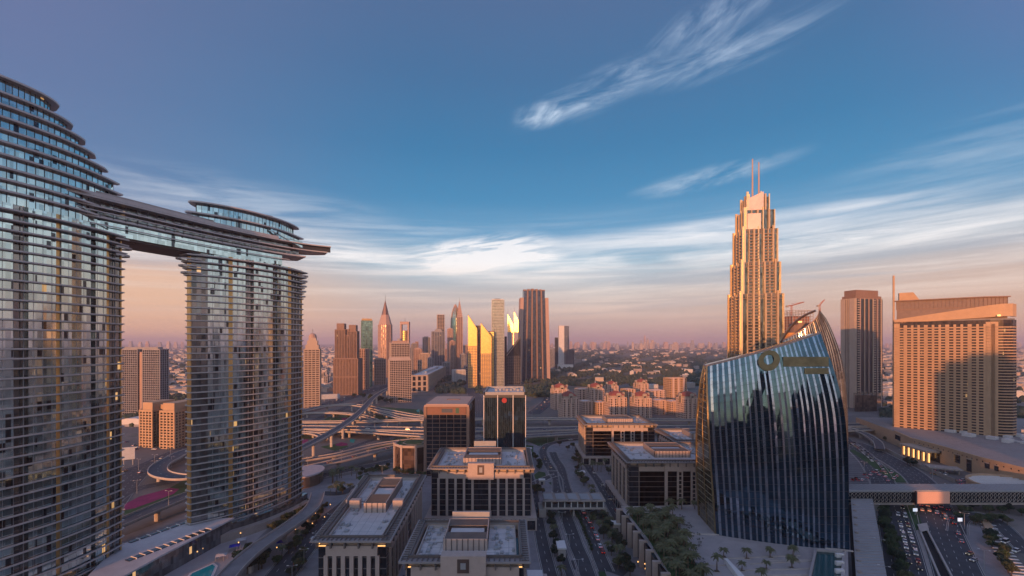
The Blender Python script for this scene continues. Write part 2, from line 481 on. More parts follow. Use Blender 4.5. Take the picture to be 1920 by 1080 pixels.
# district paving and lawns
sheet('district_paving', [(-260, 120), (40, 120), (200, 120), (200, 330), (185, 420), (150, 520), (40, 520), (-60, 430), (-200, 330)], .04, PAVE)
ROADS = {}
def road(key, name, px, w, lanes=2, **k):
    ROADS[key] = ribbon(name, GP(px), w, lanes=lanes, **k)
road('mainL', 'avenue', [(1112, 1110), (1102, 1079), (1091, 1047), (1081, 1024), (1072, 997), (1063, 972), (1055, 952), (1047, 930), (1046, 912), (1044, 898), (1035, 882), (1023, 863), (1018, 846), (1028, 834), (1058, 827), (1092, 824), (1150, 822)], 8.5, 2, z=.12)
road('mainR', 'avenue', [(1136, 1072), (1124, 1044), (1116, 1022), (1105, 997), (1094, 974), (1083, 956), (1070, 938), (1063, 920), (1058, 903), (1052, 878), (1042, 862), (1036, 848)], 8.0, 2, z=.115)
road('serv', 'service_road', [(1175, 1010), (1160, 975), (1146, 950), (1133, 924), (1121, 902), (1108, 884), (1096, 866), (1080, 850)], 7, 2, z=.11)
road('servl', 'service_road', [(1040, 1110), (1020, 1030), (1010, 980), (1004, 945), (998, 915), (992, 890)], 7.5, 2, z=.105)
road('loop', 'service_road', [(1080, 1110), (1062, 1060), (1048, 1015), (1036, 975), (1026, 962)], 5, 1, z=.103)
road('cross', 'service_road', [(996, 908), (1010, 903), (1028, 895), (1045, 890)], 7, 2, z=.125)
road('bot', 'crossing', [(1060, 1062), (1092, 1058), (1130, 1060), (1175, 1075)], 9, 0, z=.13, kerb=False)
road('west', 'boulevard', [(505, 1110), (532, 1073), (562, 1035), (598, 990), (640, 956), (665, 935), (690, 905), (700, 890)], 15, 4)
road('plazard', 'access_road', [(604, 925), (640, 925), (672, 912), (705, 905), (760, 897), (800, 893)], 9, 0)
road('rampg', 'access_road', [(604, 892), (660, 880), (720, 868), (745, 862)], 12, 3)
# highways on the ground
road('szr', 'highway', [(170, 960), (233, 893), (290, 873), (357, 843), (460, 806), (563, 774), (640, 750), (700, 731), (745, 719), (800, 700)], 34, 8, kerb=False)
road('szr2', 'highway', [(170, 985), (233, 925), (357, 893), (460, 850), (563, 800), (640, 768), (690, 750), (722, 736)], 14, 3, kerb=False, z=.13)
road('under', 'slip_road', [(563, 826), (610, 820), (650, 808), (690, 800), (720, 790), (790, 786)], 9, 2, kerb=False)
road('under2', 'slip_road', [(563, 862), (640, 845), (690, 828), (740, 815), (791, 806)], 9, 2, kerb=False)
road('far', 'highway', [(880, 900), (895, 760), (880, 725), (866, 700)], 26, 6, kerb=False, z=.15)
road('eastgrade', 'highway', [(985, 806), (1090, 806), (1250, 806), (1310, 806)], 20, 5, kerb=False, z=.14)
road('furd', 'carriageway', [(1590, 832), (1560, 810), (1500, 800)], 16, 4, kerb=False)
road('murooj', 'street', [(1000, 776), (1018, 762), (1030, 745), (1010, 735), (985, 730)], 24, 5, kerb=False, z=.16)
# right hand boulevard
road('eastL', 'boulevard', [(1712, 1120), (1700, 1080), (1686, 1012), (1668, 938), (1655, 905), (1632, 868), (1600, 838), (1585, 828)], 17, 5)
road('eastR', 'boulevard', [(1812, 1120), (1798, 1080), (1772, 1012), (1748, 944), (1728, 905), (1692, 876), (1640, 848), (1600, 830)], 19, 5)
road('plat', 'drop_off_lane', [(1930, 1040), (1892, 1000), (1862, 975), (1830, 965), (1800, 975), (1795, 1000)], 9, 2, z=.13)
sheet('lawn_strip', GP([(1690, 932), (1712, 932), (1731, 990), (1716, 996), (1701, 962)]), .18, GRASS)
sheet('median_paving', GP([(1680, 932), (1716, 932), (1736, 990), (1790, 1110), (1745, 1110), (1716, 996)]), .09, KERB)
sheet('lawn_strip', GP([(1593, 845), (1600, 843), (1690, 892), (1700, 905), (1680, 905), (1650, 885)]), .18, GRASS)
sheet('verge', GP([(1636, 915), (1662, 925), (1690, 1010), (1706, 1110), (1655, 1110), (1640, 1000)]), .07, mat('dark_verge', (.035, .035, .03), .95))
sheet('verge', GP([(1590, 940), (1606, 940), (1612, 1110), (1600, 1110)]), .07, mat('dark_verge', (.035, .035, .03), .95))
sheet('striped_forecourt', GP([(1790, 980), (1830, 975), (1850, 1010), (1900, 1090), (1960, 1110), (1850, 1110)]), .06, PAVE)
# lawns of the central district
for poly in ([(985, 825), (1005, 820), (1070, 821), (1040, 826), (1018, 838), (1008, 836)], [(998, 893), (1010, 884), (1022, 886), (1024, 893), (1010, 899), (1000, 898)],
             [(1028, 905), (1044, 902), (1054, 905), (1062, 924), (1050, 922)], [(1038, 893), (1046, 885), (1049, 893), (1040, 901)],
             [(684, 880), (700, 873), (715, 880), (700, 885)], [(706, 876), (718, 869), (732, 878), (716, 884)], [(668, 895), (690, 887), (700, 900), (680, 907)],
             [(705, 893), (730, 889), (745, 899), (720, 899)], [(626, 910), (642, 907), (648, 918), (636, 922)], [(1080, 962), (1088, 960), (1112, 1020), (1106, 1040), (1100, 1020)],
             [(1116, 1050), (1124, 1045), (1145, 1100), (1128, 1100)], [(563, 815), (585, 818), (600, 822), (575, 828)], [(600, 838), (640, 830), (655, 838), (630, 846)],
             [(690, 842), (740, 822), (790, 818), (790, 828), (740, 838)], [(630, 776), (672, 779), (680, 789), (600, 790)], [(700, 776), (780, 792), (740, 792), (700, 786)],
             [(700, 762), (790, 768), (800, 782), (760, 780)], [(233, 955), (300, 925), (345, 900), (357, 905), (357, 918), (290, 945), (233, 968)], [(960, 832), (1000, 836), (1000, 870), (985, 880)],
             [(1150, 900), (1162, 905), (1185, 960), (1170, 965)]):
    sheet('lawn', GP(poly), .07, GRASS)
for poly in ([(233, 946), (262, 931), (320, 915), (336, 917), (326, 926), (286, 941), (253, 953), (233, 957)], [(563, 826), (577, 823), (578, 829), (569, 832), (560, 833)],
             [(628, 834), (640, 829), (651, 831), (652, 835), (640, 837), (630, 836)], [(640, 784), (652, 783), (655, 788), (642, 790)]):
    sheet('flower_bed', GP(poly), .12, MAGENTA)
TEAL = mat('teal_bed', (.02, .30, .24), .8)
for poly in ([(656, 823), (666, 824), (663, 831), (656, 829)], [(780, 770), (786, 767), (787, 772), (783, 773)]):
    sheet('flower_bed', GP(poly), .12, TEAL)
# parking bay lines beside the boulevard
pk = MB()
for k in range(15):
    y0 = 851 + k * 3.6
    a = G(1592, y0 + 3, .0); b = G(1592 + 18 + k * 5.6, y0 + 3.5, .0)
    L = math.dist(a, b); u = ((b[0] - a[0]) / L, (b[1] - a[1]) / L); n = (u[1] * .15, -u[0] * .15)
    pk.face([(a[0] + n[0], a[1] + n[1], .10), (b[0] + n[0], b[1] + n[1], .10), (b[0] - n[0], b[1] - n[1], .10), (a[0] - n[0], a[1] - n[1], .10)])
sheet('car_park_surface', GP([(1590, 845), (1640, 868), (1690, 908), (1590, 908)]), .06, ASPHL)
struct(pk.build('parking_line', LINE))
for k in range(12):
    a = G(1648 + k * 8, 853 + k * 4.0); b = G(1640 + k * 8.6 - 16, 857 + k * 4.2)
    marks.face([(a[0], a[1], .14), (a[0] + .3, a[1] + .2, .14), (b[0] + .3, b[1] + .2, .14), (b[0], b[1], .14)])
# zebra crossing
for k in range(7):
    c = G(1029 + k * 2.2, 883); marks.box(c[0] - .22, c[0] + .22, c[1] - 1.6, c[1] + 1.6, .13, .16)
struct(marks.build('road_marking', LINE))
# sunken underpass mouth between the carriageways
up = thing('underpass', 'sunken concrete underpass mouth between the two boulevard carriageways', 'underpass', (*G(1745, 1030), 0))
q = GP([(1722, 994), (1737, 990), (1800, 1110), (1770, 1110)])
MB().prism(inset(q, .8), .18, .21).build('tunnel_shade', mat('tunnel_shade_black', (.008, .009, .010), .9), up)  # near-black sheet paints the shade down in the opening
wl = MB()
qq = ccw(q)
for i in range(4): wl.bar(qq[i], qq[(i + 1) % 4], .1, 1.3, -.8, 0)
wl.build('retaining_wall', CONCL, up)
ap = GP([(1720, 988), (1738, 985), (1742, 998), (1726, 1002)])
MB().prism(ap, 1.31, 1.6).build('portal_slab', CONCL, up)

# ------------------------------------------------------------- viaducts
ASPHV = mat('viaduct_asphalt', (.085, .085, .095), .85, var=.2, scale=.1, stain=.3)
def viaduct(label, pts, w, z, pier=34, name='viaduct', cat='viaduct', lanes=2, m=None, deck=1.6, rail=1.0, pw=1.6, group='flyovers of the interchange', marked=True, hammer=True):
    """pts: photo pixels at height z (number or list of heights)"""
    zs = z if isinstance(z, (list, tuple)) else [z] * len(pts)
    p3 = [(*G(x, y, zz), zz) for (x, y), zz in zip(pts, zs)]
    p = spline(p3, 8)
    c = p[len(p) // 2]
    t = thing(name, label, cat, (c[0], c[1], 0), group)
    l, r = offset(p, -w / 2), offset(p, w / 2); l2, r2 = offset(p, -w / 4), offset(p, w / 4)
    d = MB()
    for i in range(len(p) - 1):
        top = lambda a: (a[0], a[1], a[2]); lo = lambda a: (a[0], a[1], a[2] - .7); bt = lambda a: (a[0], a[1], a[2] - deck)
        for A, B_ in (((l, lo), (l, top)), ((l, top), (r, top)), ((r, top), (r, lo)), ((r, lo), (r2, bt)), ((r2, bt), (l2, bt)), ((l2, bt), (l, lo))):
            d.face([A[1](A[0][i]), A[1](A[0][i + 1]), B_[1](B_[0][i + 1]), B_[1](B_[0][i])])
    d.build('deck', CONC, t)
    rd = MB(); lw, rw = offset(p, -w / 2 + .5), offset(p, w / 2 - .5)
    for i in range(len(p) - 1):
        rd.face([(rw[i][0], rw[i][1], rw[i][2] + .05), (rw[i + 1][0], rw[i + 1][1], rw[i + 1][2] + .05), (lw[i + 1][0], lw[i + 1][1], lw[i + 1][2] + .05), (lw[i][0], lw[i][1], lw[i][2] + .05)])
    rd.build('road_surface', m or ASPHV, t)
    for s_ in (-1, 1):
        e0, e1 = offset(p, s_ * (w / 2 - .35)), offset(p, s_ * (w / 2 + .02)); k = MB()
        for i in range(len(p) - 1):
            b = [(*e0[i][:2], e0[i][2] + .02), (*e0[i + 1][:2], e0[i + 1][2] + .02), (*e1[i + 1][:2], e1[i + 1][2] + .02), (*e1[i][:2], e1[i][2] + .02)]
            if s_ < 0: b = b[::-1]
            k.hexa(b, [(x, y, zz + rail) for x, y, zz in b])
        k.build('parapet', CONCL, t)
    if marked:
        mk = MB(); road_marks(p, w, .09, lanes, 3, 7, mk)
        mk.build('lane_line', LINE, t, kind='stuff')
    acc = pier * .5
    for i in range(len(p) - 1):
        L = math.dist(p[i][:2], p[i + 1][:2])
        acc += L
        if acc >= pier and p[i][2] > 3.2:
            acc = 0; x, y, zz = p[i]
            k = MB(); pr = [(x + pw * math.cos(a * math.pi / 4), y + pw * math.sin(a * math.pi / 4)) for a in range(8)]
            k.prism(pr, -.2, zz - deck - .9)
            u = (p[i + 1][0] - x, p[i + 1][1] - y); Lu = math.hypot(*u) or 1; n = (u[1] / Lu, -u[0] / Lu)
            if hammer:
                k.prism([(x + n[0] * pw + u[0] / Lu * pw, y + n[1] * pw + u[1] / Lu * pw), (x - n[0] * pw + u[0] / Lu * pw, y - n[1] * pw + u[1] / Lu * pw), (x - n[0] * pw - u[0] / Lu * pw, y - n[1] * pw - u[1] / Lu * pw), (x + n[0] * pw - u[0] / Lu * pw, y + n[1] * pw - u[1] / Lu * pw)],
                        zz - deck - .9, zz - deck + .02,
                        top=[(x + n[0] * w * .28 + u[0] / Lu * pw, y + n[1] * w * .28 + u[1] / Lu * pw), (x - n[0] * w * .28 + u[0] / Lu * pw, y - n[1] * w * .28 + u[1] / Lu * pw), (x - n[0] * w * .28 - u[0] / Lu * pw, y - n[1] * w * .28 - u[1] / Lu * pw), (x + n[0] * w * .28 - u[0] / Lu * pw, y + n[1] * w * .28 - u[1] / Lu * pw)])
            k.build('pier', CONCL, t)
    return p
VP = {}
VP['arch'] = viaduct('long arching ramp at the far edge of the interchange, behind all the other flyovers', [(500, 782), (563, 771), (596, 764), (624, 760), (656, 759), (690, 763), (720, 769), (791, 781), (880, 786), (985, 785), (1090, 786), (1310, 788)], 12, [8, 8, 9, 10, 10, 10, 9, 8, 8, 8, 8, 8], 40)
VP['inner'] = viaduct('curved ramp passing under the metro track inside the arching ramp', [(500, 780), (563, 776), (610, 774), (650, 776), (680, 780), (700, 786), (712, 792)], 8, [6, 6, 6.5, 7, 6, 4, 2], 36, lanes=1)
VP['two'] = viaduct('straight flyover deck spreading into two branches left of the brown office tower', [(500, 793), (563, 792), (652, 791), (709, 790), (791, 787), (905, 786)], 11, 9, 40)
VP['branch'] = viaduct('sloping slip ramp joining the far flyovers from the metro track', [(694, 768), (722, 776), (750, 784), (791, 787)], 8, [8, 8, 8, 9], 36, lanes=1)
VP['main'] = viaduct('broad main flyover running straight across the middle of the interchange', [(480, 803), (563, 802), (650, 803), (720, 804), (791, 805), (905, 806), (985, 806), (1100, 803), (1310, 801), (1600, 797), (1700, 797)], 20, 8, 38, lanes=4)
VP['near'] = viaduct('nearer flyover dropping gently towards the brown office tower', [(563, 812), (640, 808), (700, 811), (791, 817), (905, 822), (985, 818), (1090, 812)], 12, [6, 7, 7.5, 7.5, 7, 7, 7], 38)
VP['small'] = viaduct('short curled ramp ending beside the curved hotel tower', [(500, 806), (563, 811), (585, 813), (602, 818), (609, 824)], 7, [6, 6, 6, 5, 4], 30, lanes=1)
VP['low1'] = viaduct('upper of the two long ramps rising past the green roofed office', [(500, 878), (564, 864), (634, 852), (690, 838), (740, 829), (791, 824), (905, 818)], 9, [4, 5, 6, 6, 6, 6, 6], 36)
VP['low2'] = viaduct('lower long ramp passing close behind the green roofed office', [(500, 893), (564, 880), (634, 864), (690, 850), (740, 838), (791, 828), (905, 822)], 11, [6, 7, 8, 8, 8, 8, 8], 36)
VP['loop'] = viaduct('hooked loop ramp seen between the two curved hotel towers', [(450, 818), (357, 844), (322, 860), (300, 873), (297, 885), (318, 893), (357, 894), (420, 880)], 13, 7, 40)
VP['gap'] = viaduct('flyover crossing low between the two curved hotel towers', [(130, 1040), (180, 1002), (233, 978), (295, 952), (357, 928), (440, 905)], 12, 8, 42)
VP['rt'] = viaduct('curved slip ramp beyond the curved glass office towards the brown hotel', [(1560, 795), (1600, 806), (1625, 815), (1645, 829), (1650, 842)], 8, [8, 7, 6, 5, 4], 30, lanes=1, group=None)
VP['rt2'] = viaduct('near flyover deck right of the curved glass office', [(1500, 812), (1600, 806), (1700, 803), (1800, 800)], 13, 7, 38, group=None)
TRACK = mat('track_bed', (.10, .095, .10), .8, var=.2, scale=.3)
VP['metro'] = viaduct('slender elevated metro track curving over the interchange on tall single piers', [(520, 862), (564, 841), (596, 825), (630, 806), (662, 784), (682, 766), (700, 746), (718, 734), (745, 722), (800, 706)], 9, 15, 42, name='metro_viaduct', cat='metro track', lanes=1, m=TRACK, deck=2.2, rail=1.3, group=None, marked=False)
VP['mono'] = viaduct('pale curving elevated driveway on thick piers below the curved hotel towers', [(395, 1120), (440, 1066), (480, 1030), (520, 1002), (555, 978), (582, 956), (592, 940), (596, 925)], 8.5, 9, 26, name='elevated_driveway', cat='driveway', lanes=1, m=PAVE, deck=2.4, rail=1.1, pw=1.3, group=None, marked=False)

# ------------------------------------------------------------- curved twin hotel
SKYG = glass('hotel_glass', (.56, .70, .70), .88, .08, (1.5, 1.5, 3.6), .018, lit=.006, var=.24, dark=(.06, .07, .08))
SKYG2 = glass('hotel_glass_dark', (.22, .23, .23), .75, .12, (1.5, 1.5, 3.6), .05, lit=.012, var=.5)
BRG = mat('gold_glint_panel', (.72, .46, .18), .34, metal=.75, var=.2, scale=.4)  # gold tone paints the low sun's glint onto end panels and strips
RAIL = mat('slab_edge', (.56, .52, .50), .42, metal=.2, var=.1, scale=.2, stain=.15)
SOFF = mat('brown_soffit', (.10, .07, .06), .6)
def lens(A, B, sag, back, n=20, cap=3.2):
    """plan of a tower: front arc A->B bulging to the right by sag, back arc, blunt ends. returns front pts, back pts"""
    d = Vector((B[0] - A[0], B[1] - A[1])); L = d.length; u = d / L; nrm = Vector((u.y, -u.x))
    f, bk = [], []
    for k in range(n + 1):
        t = k / n; s_ = 4 * t * (1 - t)
        c = Vector(A) + d * t
        f.append(tuple(c + nrm * sag * s_)); bk.append(tuple(c - nrm * (cap + back * s_ ** .8)))
    return f, bk
def outline(f, bk): return ccw(f + bk[::-1])
def curved_tower(label, A, B, sag, back, z0, ztop, fh, strips, extra=None, upper=None, uplabel=None, big=()):
    f, bk = lens(A, B, sag, back)
    out = outline(f, bk)
    t = thing('hotel_tower', label, 'skyscraper', (*cen(out), 0), 'the two curved hotel towers joined by a bridge')
    # facade strips: each a piece of the front arc with its own finish
    n = len(f) - 1
    def at(s_):
        k = min(n - 1, int(s_ * n)); return lerp(f[k], f[k + 1], s_ * n - k)
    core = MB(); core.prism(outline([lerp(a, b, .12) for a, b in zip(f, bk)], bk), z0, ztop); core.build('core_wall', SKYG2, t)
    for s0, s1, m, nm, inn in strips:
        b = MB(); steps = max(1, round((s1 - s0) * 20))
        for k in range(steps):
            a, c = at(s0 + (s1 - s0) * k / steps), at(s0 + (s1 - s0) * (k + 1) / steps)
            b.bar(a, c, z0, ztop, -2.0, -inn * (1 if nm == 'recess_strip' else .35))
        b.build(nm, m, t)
    ends = MB(); ends.bar(bk[0], f[0], z0, ztop, 0, .5); ends.bar(f[-1], bk[-1], z0, ztop, 0, .5)
    ends.build('end_panel', BRG, t)
    nf = int((ztop - z0) / fh)
    for k in range(nf + 1):
        z = z0 + k * fh
        grow = 1.2 + (2.6 * ((z - ztop + 26) / 26) ** 2 if z > ztop - 26 else 0)
        o = inset(out, -grow)
        i_ = inset(out, -grow + .5)
        rg = MB(); m_ = len(o)
        for j in range(m_):
            q = (j + 1) % m_
            rg.hexa([(*i_[j], z), (*o[j], z), (*o[q], z), (*i_[q], z)], [(*i_[j], z + .55), (*o[j], z + .55), (*o[q], z + .55), (*i_[q], z + .55)])
        # slab behind the rail
        s_ = inset(out, 1.0)
        for j in range(m_):
            q = (j + 1) % m_
            rg.hexa([(*s_[j], z - .25), (*i_[j], z - .25), (*i_[q], z - .25), (*s_[q], z - .25)], [(*s_[j], z + .02), (*i_[j], z + .02), (*i_[q], z + .02), (*s_[q], z + .02)], 1)
        rg.build('balcony_ring', [RAIL, GREYP], t)
    # vertical hairline mullions and balcony clutter joined as one
    mu = MB()
    for k in range(int(math.dist(A, B) / 3)):
        s_ = k / int(math.dist(A, B) / 3); p = at(s_); p2 = at(min(1, s_ + .0016))
        mu.bar(p, p2, z0, ztop, -.5, -.02)
    mu.build('mullions', GREYP, t, kind='stuff')
    return t, f, bk, at
stripsR = [(0, .10, SKYG2, 'glass_strip', 0), (.10, .13, SKYG, 'glass_strip', .0), (.13, .24, SKYG, 'glass_strip', .2), (.24, .27, BRG, 'gold_glint_strip', 0), (.27, .37, SKYG, 'glass_strip', .3),
           (.37, .44, SKYG2, 'recess_strip', 1.4), (.44, .62, SKYG, 'glass_strip', .2), (.62, .67, SKYG2, 'recess_strip', 1.2), (.67, .8, SKYG, 'glass_strip', .3), (.8, .84, BRG, 'gold_glint_strip', 0), (.84, 1, SKYG2, 'recess_strip', .6)]
A_R, B_R = (-174.0, 246.0), (-143.5, 309.0)
TR, fR, bR, atR = curved_tower('right-hand curved hotel tower with gold lit left end, horizontal balcony rings and flat prow roof', A_R, B_R, 7.5, 12, 8, 159, 3.55, stripsR)
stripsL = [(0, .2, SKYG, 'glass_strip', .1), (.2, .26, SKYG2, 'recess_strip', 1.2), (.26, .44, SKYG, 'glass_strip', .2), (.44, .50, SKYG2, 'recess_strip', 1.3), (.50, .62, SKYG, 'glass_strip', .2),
           (.62, .645, BRG, 'gold_glint_strip', .8), (.645, .80, SKYG, 'glass_strip', .1), (.80, .83, SKYG2, 'recess_strip', 1.2), (.83, .90, SKYG, 'glass_strip', .2), (.90, .925, BRG, 'gold_glint_strip', .5), (.925, 1, SKYG2, 'recess_strip', .9)]
A_L, B_L = (-206.0, 143.0), (-186.5, 216.0)
TL, fL, bL, atL = curved_tower('left-hand curved hotel tower stepping up in rounded terraces at the left edge', A_L, B_L, 7.0, 12, 6, 163, 3.75, stripsL)
TR['kind_note'] = 'x'; del TR['kind_note']

def cap_level(t, f, bk, s0, s1, z, h, grow, gl=SKYG, ring=.75, mat_top=RAIL):
    """one set-back storey covering part s0..s1 of the plan, with its overhanging slab"""
    n = len(f) - 1
    def at(c, s_):
        s_ = max(0, min(1, s_)); k = min(n - 1, int(s_ * n)); return lerp(c[k], c[k + 1], s_ * n - k)
    K = 26; fr = []; b2 = []
    for k in range(K + 1):
        u = k / K; s_ = s0 + (s1 - s0) * u
        e = math.sqrt(max(0, 1 - (2 * u - 1) ** 4)) * .5 + .0   # rounded ends
        a, b = at(f, s_), at(bk, s_); mid = lerp(a, b, .5)
        fr.append(lerp(mid, a, e * 2 * .92 + .06)); b2.append(lerp(mid, b, e * 2 * .92 + .06))
    o = outline(fr, b2)
    MB().prism(inset(o, 1.0), z, z + h).build('terrace_glass', gl, t)
    MB().prism(inset(o, -grow), z + h, z + h + ring).build('roof_slab', mat_top, t)
    mu = MB(); oo = inset(o, .98)
    for i in range(len(oo)):
        a, b = oo[i], oo[(i + 1) % len(oo)]
        if facing(a, b): facade(mu, a, b, z, z + h, 0, max(1, round(math.dist(a, b) / 2.2)), .1, .15, .12)
    if mu.f: mu.build('mullions', DKMETAL, t, kind='stuff')
    return o
# left tower: seven terraces shrinking away from the bridge end
for k, (s1, z) in enumerate(((1.0, 163.1), (1.0, 167.4), (1.0, 171.8), (1.0, 176.4), (.985, 181.2), (.93, 185.8), (.868, 190.4), (.815, 195), (.75, 199.6))):
    cap_level(TL, fL, bL, .0, s1, z, 3.6 if z < 176 else 3.9, 1.6 - .05 * k)
cap_level(TL, fL, bL, .02, .67, 204.2, 5.0, 1.8)
# right tower: drum, overhanging discs
cap_level(TR, fR, bR, .0, 1.0, 175.5, 5.0, 2.0)
cap_level(TR, fR, bR, .04, .95, 181.5, 5.2, 2.6)
wash = MB(); p = atR(.45); wash.tube([(p[0] - 10, p[1], 187.3), (p[0] - 10, p[1], 190.2)], .6); wash.tube([(p[0] - 10, p[1], 190), (p[0] + 4, p[1] + 12, 188.6)], .3)
wash.build('roof_crane', DKMETAL, TR)

# the bridge with its cantilevered prow
ctrl = [(-203, 150), (-197.5, 172), (-190.5, 195), (-181.5, 218), (-174, 238), (-163, 262), (-149, 286), (-137, 300), (-124, 309)]
fr = spline(ctrl, 5)
th = []
n_ = len(fr)
wid = [24 if i < n_ * .72 else 24 - 22.5 * ((i / n_ - .72) / .28) ** 1.5 for i in range(n_)]
bk_ = []
for i, pnt in enumerate(fr):
    q = offset(fr, -wid[i])[i]; bk_.append(q)
bo = thing('sky_bridge', 'long glazed sky bridge with pointed prow joining the two curved hotel towers', 'sky bridge', (*cen(fr), 158))
def bridge_slab(nm, m, z0, z1, o_, i0=0, i1=None, kind=None, inn=None):
    i1 = i1 or n_
    f_ = offset(fr, o_)[i0:i1]; b = MB()
    g_ = bk_[i0:i1] if inn is None else offset(fr, inn)[i0:i1]
    for i in range(len(f_) - 1):
        b.prism([f_[i], f_[i + 1], g_[i + 1], g_[i]], z0, z1)
    return b.build(nm, m, bo, kind)
iR = int(n_ * .80)
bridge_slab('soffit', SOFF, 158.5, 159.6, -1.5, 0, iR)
bridge_slab('glass_wall', SKYG, 159.6, 166, -.6, 0, iR)
bridge_slab('floor_slab', RAIL, 166, 166.9, 2.0, 0, n_ - 5)
bridge_slab('glass_wall', SKYG2, 166.9, 170.2, -1.5, 0, n_ - 6)
bridge_slab('floor_slab', RAIL, 170.4, 171.0, 2.8, 0, n_ - 1)
bridge_slab('glass_wall', SKYG2, 171, 174.2, -2.0, 0, n_ - 7)
bridge_slab('prow_truss', DKMETAL, 171, 174.2, 1.2, n_ - 8, n_, inn=.6)
bridge_slab('pool_deck', RAIL, 174.2, 174.9, 3.4)
bridge_slab('parapet', RAIL, 175.0, 176.6, 3.4, 0, int(n_ * .78), inn=2.6)
bridge_slab('handrail', STEEL, 176.0, 176.15, 3.3, int(n_ * .78), n_, inn=3.1)
bridge_slab('upper_fascia', mat('fascia_beige', (.46, .42, .39), .6), 176.6, 178.6, -1.0, 0, int(n_ * .66), inn=-2.2)
for rz, ro in ((163.0, 1.6), (168.6, 2.4)):
    bridge_slab('balcony_rail', RAIL, rz, rz + .45, ro, 0, iR + 1, inn=ro - .5)
pn = MB(); po = MB()
f2, f3 = offset(fr, 3.0), offset(fr, -.8)
for i in range(int(n_ * .12), int(n_ * .72)):
    a = offset(fr, 2.2)[i]
    po.tube([(a[0], a[1], 166.5), (a[0], a[1], 174)], .14, 5)
    if i % 2:
        pn.prism([f2[i], lerp(f2[i], f2[i + 1], .8), lerp(f3[i], f3[i + 1], .8), f3[i]], 171.3, 171.5)
po.build('post', DKMETAL, bo, kind='stuff'); pn.build('awning_panel', mat('sail_white', (.55, .55, .55), .6), bo, kind='stuff')
# raking glass wind screen over the prow
i = int(n_ * .80); a = offset(fr, 3.2)[i - 3]; b = offset(fr, 1.2)[i + 2]
MB().hexa([(a[0], a[1], 179.0), (a[0] + 1, a[1] + 1, 179.0), (b[0] + 1, b[1] + 1, 172), (b[0], b[1], 172)], [(a[0], a[1], 180.2), (a[0] + 1, a[1] + 1, 180.2), (b[0] + 1, b[1] + 1, 176), (b[0], b[1], 176)]).build('wind_screen', SKYG, bo)
# extra looped rings just under the bridge, reaching past the tower ends
def end_loops(t, f, bk, end, zs):
    for z, g in zs:
        out = inset(outline(f, bk), -2.2); c = Vector(f[end]) * .5 + Vector(bk[end]) * .5
        o2 = []
        other = Vector(f[-1 if end == 0 else 0])
        d = (c - other).normalized()
        rg = MB(); w = 4.2; nrm = Vector((-d.y, d.x))
        pts = [tuple(c + nrm * w * math.cos(a) + d * (g * math.sin(a))) for a in [math.pi * k / 12 for k in range(13)]]
        pts = [tuple(c + nrm * w - d * 4)] + pts + [tuple(c - nrm * w - d * 4)]
        for i in range(len(pts) - 1):
            rg.bar(pts[i], pts[i + 1], z, z + .8, -.35, .35)
        rg.build('looped_rail', RAIL, t)
end_loops(TR, fR, bR, 0, ((154.6, 6.2), (151.0, 4.8), (147.4, 3.6)))
end_loops(TL, fL, bL, -1, ((158.5, 6.5), (154.7, 5.2), (151, 4.0)))
end_loops(TR, fR, bR, -1, ((155.0, 5.5), (151.4, 4.8), (147.9, 4.0), (144.3, 3.2), (140.8, 2.4)))

# podium under the towers: deck roof with skylights, terraces
pd = thing('hotel_podium', 'low podium with pale deck roof and slanted skylight strips below the curved hotel towers', 'podium', (-170, 235, 0))
deck = GP([(200, 1048), (233, 1020), (357, 976), (433, 972), (398, 990), (300, 1040), (190, 1100), (150, 1100)], 11)
MB().prism(deck, 0, 10.2).build('podium_wall', SKYG2, pd)
MB().prism(inset(deck, -1.0), 10.2, 11).build('roof_deck', ROOFW, pd)
for row, (a0, a1, n, d) in enumerate((((236, 1052), (392, 992), 11, 3.2), ((240, 1018), (352, 978), 6, 2.2))):
    p0, p1 = G(*a0, 11.2), G(*a1, 11.2)
    for k in range(n):
        a, b = lerp(p0, p1, (k + .12) / n), lerp(p0, p1, (k + .88) / n)
        MB().bar(a, b, 11.05, 11.4, -d / 2, d / 2).build('skylight', WINDK, pd)
        MB().bar(lerp(a, b, 1.02), lerp(a, b, 1.12), 11.05, 11.7, -d * .7, d * .7).build('skylight_frame', WHITE, pd)
pod2 = [fR[0]] + [(x + 9, y - 4) for x, y in fR] + [fR[-1]]
MB().prism(ccw(pod2), 0, 4.5).build('terrace', CONC, pd)
MB().prism(ccw([(x + 3, y - 1) if 0 < i < len(pod2) - 1 else (x, y) for i, (x, y) in enumerate([fR[0]] + [(x + 2, y - 1) for x, y in fR] + [fR[-1]])]), 4.5, 8).build('terrace', SKYG2, pd)
podL = [(-190, 225)] + [(x + 10, y - 2) for x, y in fL[::-1]] + [(-215, 140)]
MB().prism(ccw(podL), 0, 6).build('terrace', CONC, pd)
dr = thing('drum_pavilion', 'round pavilion with flat pale roof beside the right curved tower', 'pavilion', (*G(572, 905), 0))
c = G(574, 905)
circ = lambda c, r, n=24, ex=1.0: [(c[0] + r * math.cos(2 * math.pi * k / n), c[1] + r * ex * math.sin(2 * math.pi * k / n)) for k in range(n)]
MB().prism(circ(c, 11.5, 24, 1.4), 0, 8.2).build('wall', BRONZE, dr)
MB().prism(circ(c, 12.6, 24, 1.4), 8.2, 9.3).build('roof', mat('pink_roof', (.50, .42, .40), .85), dr)
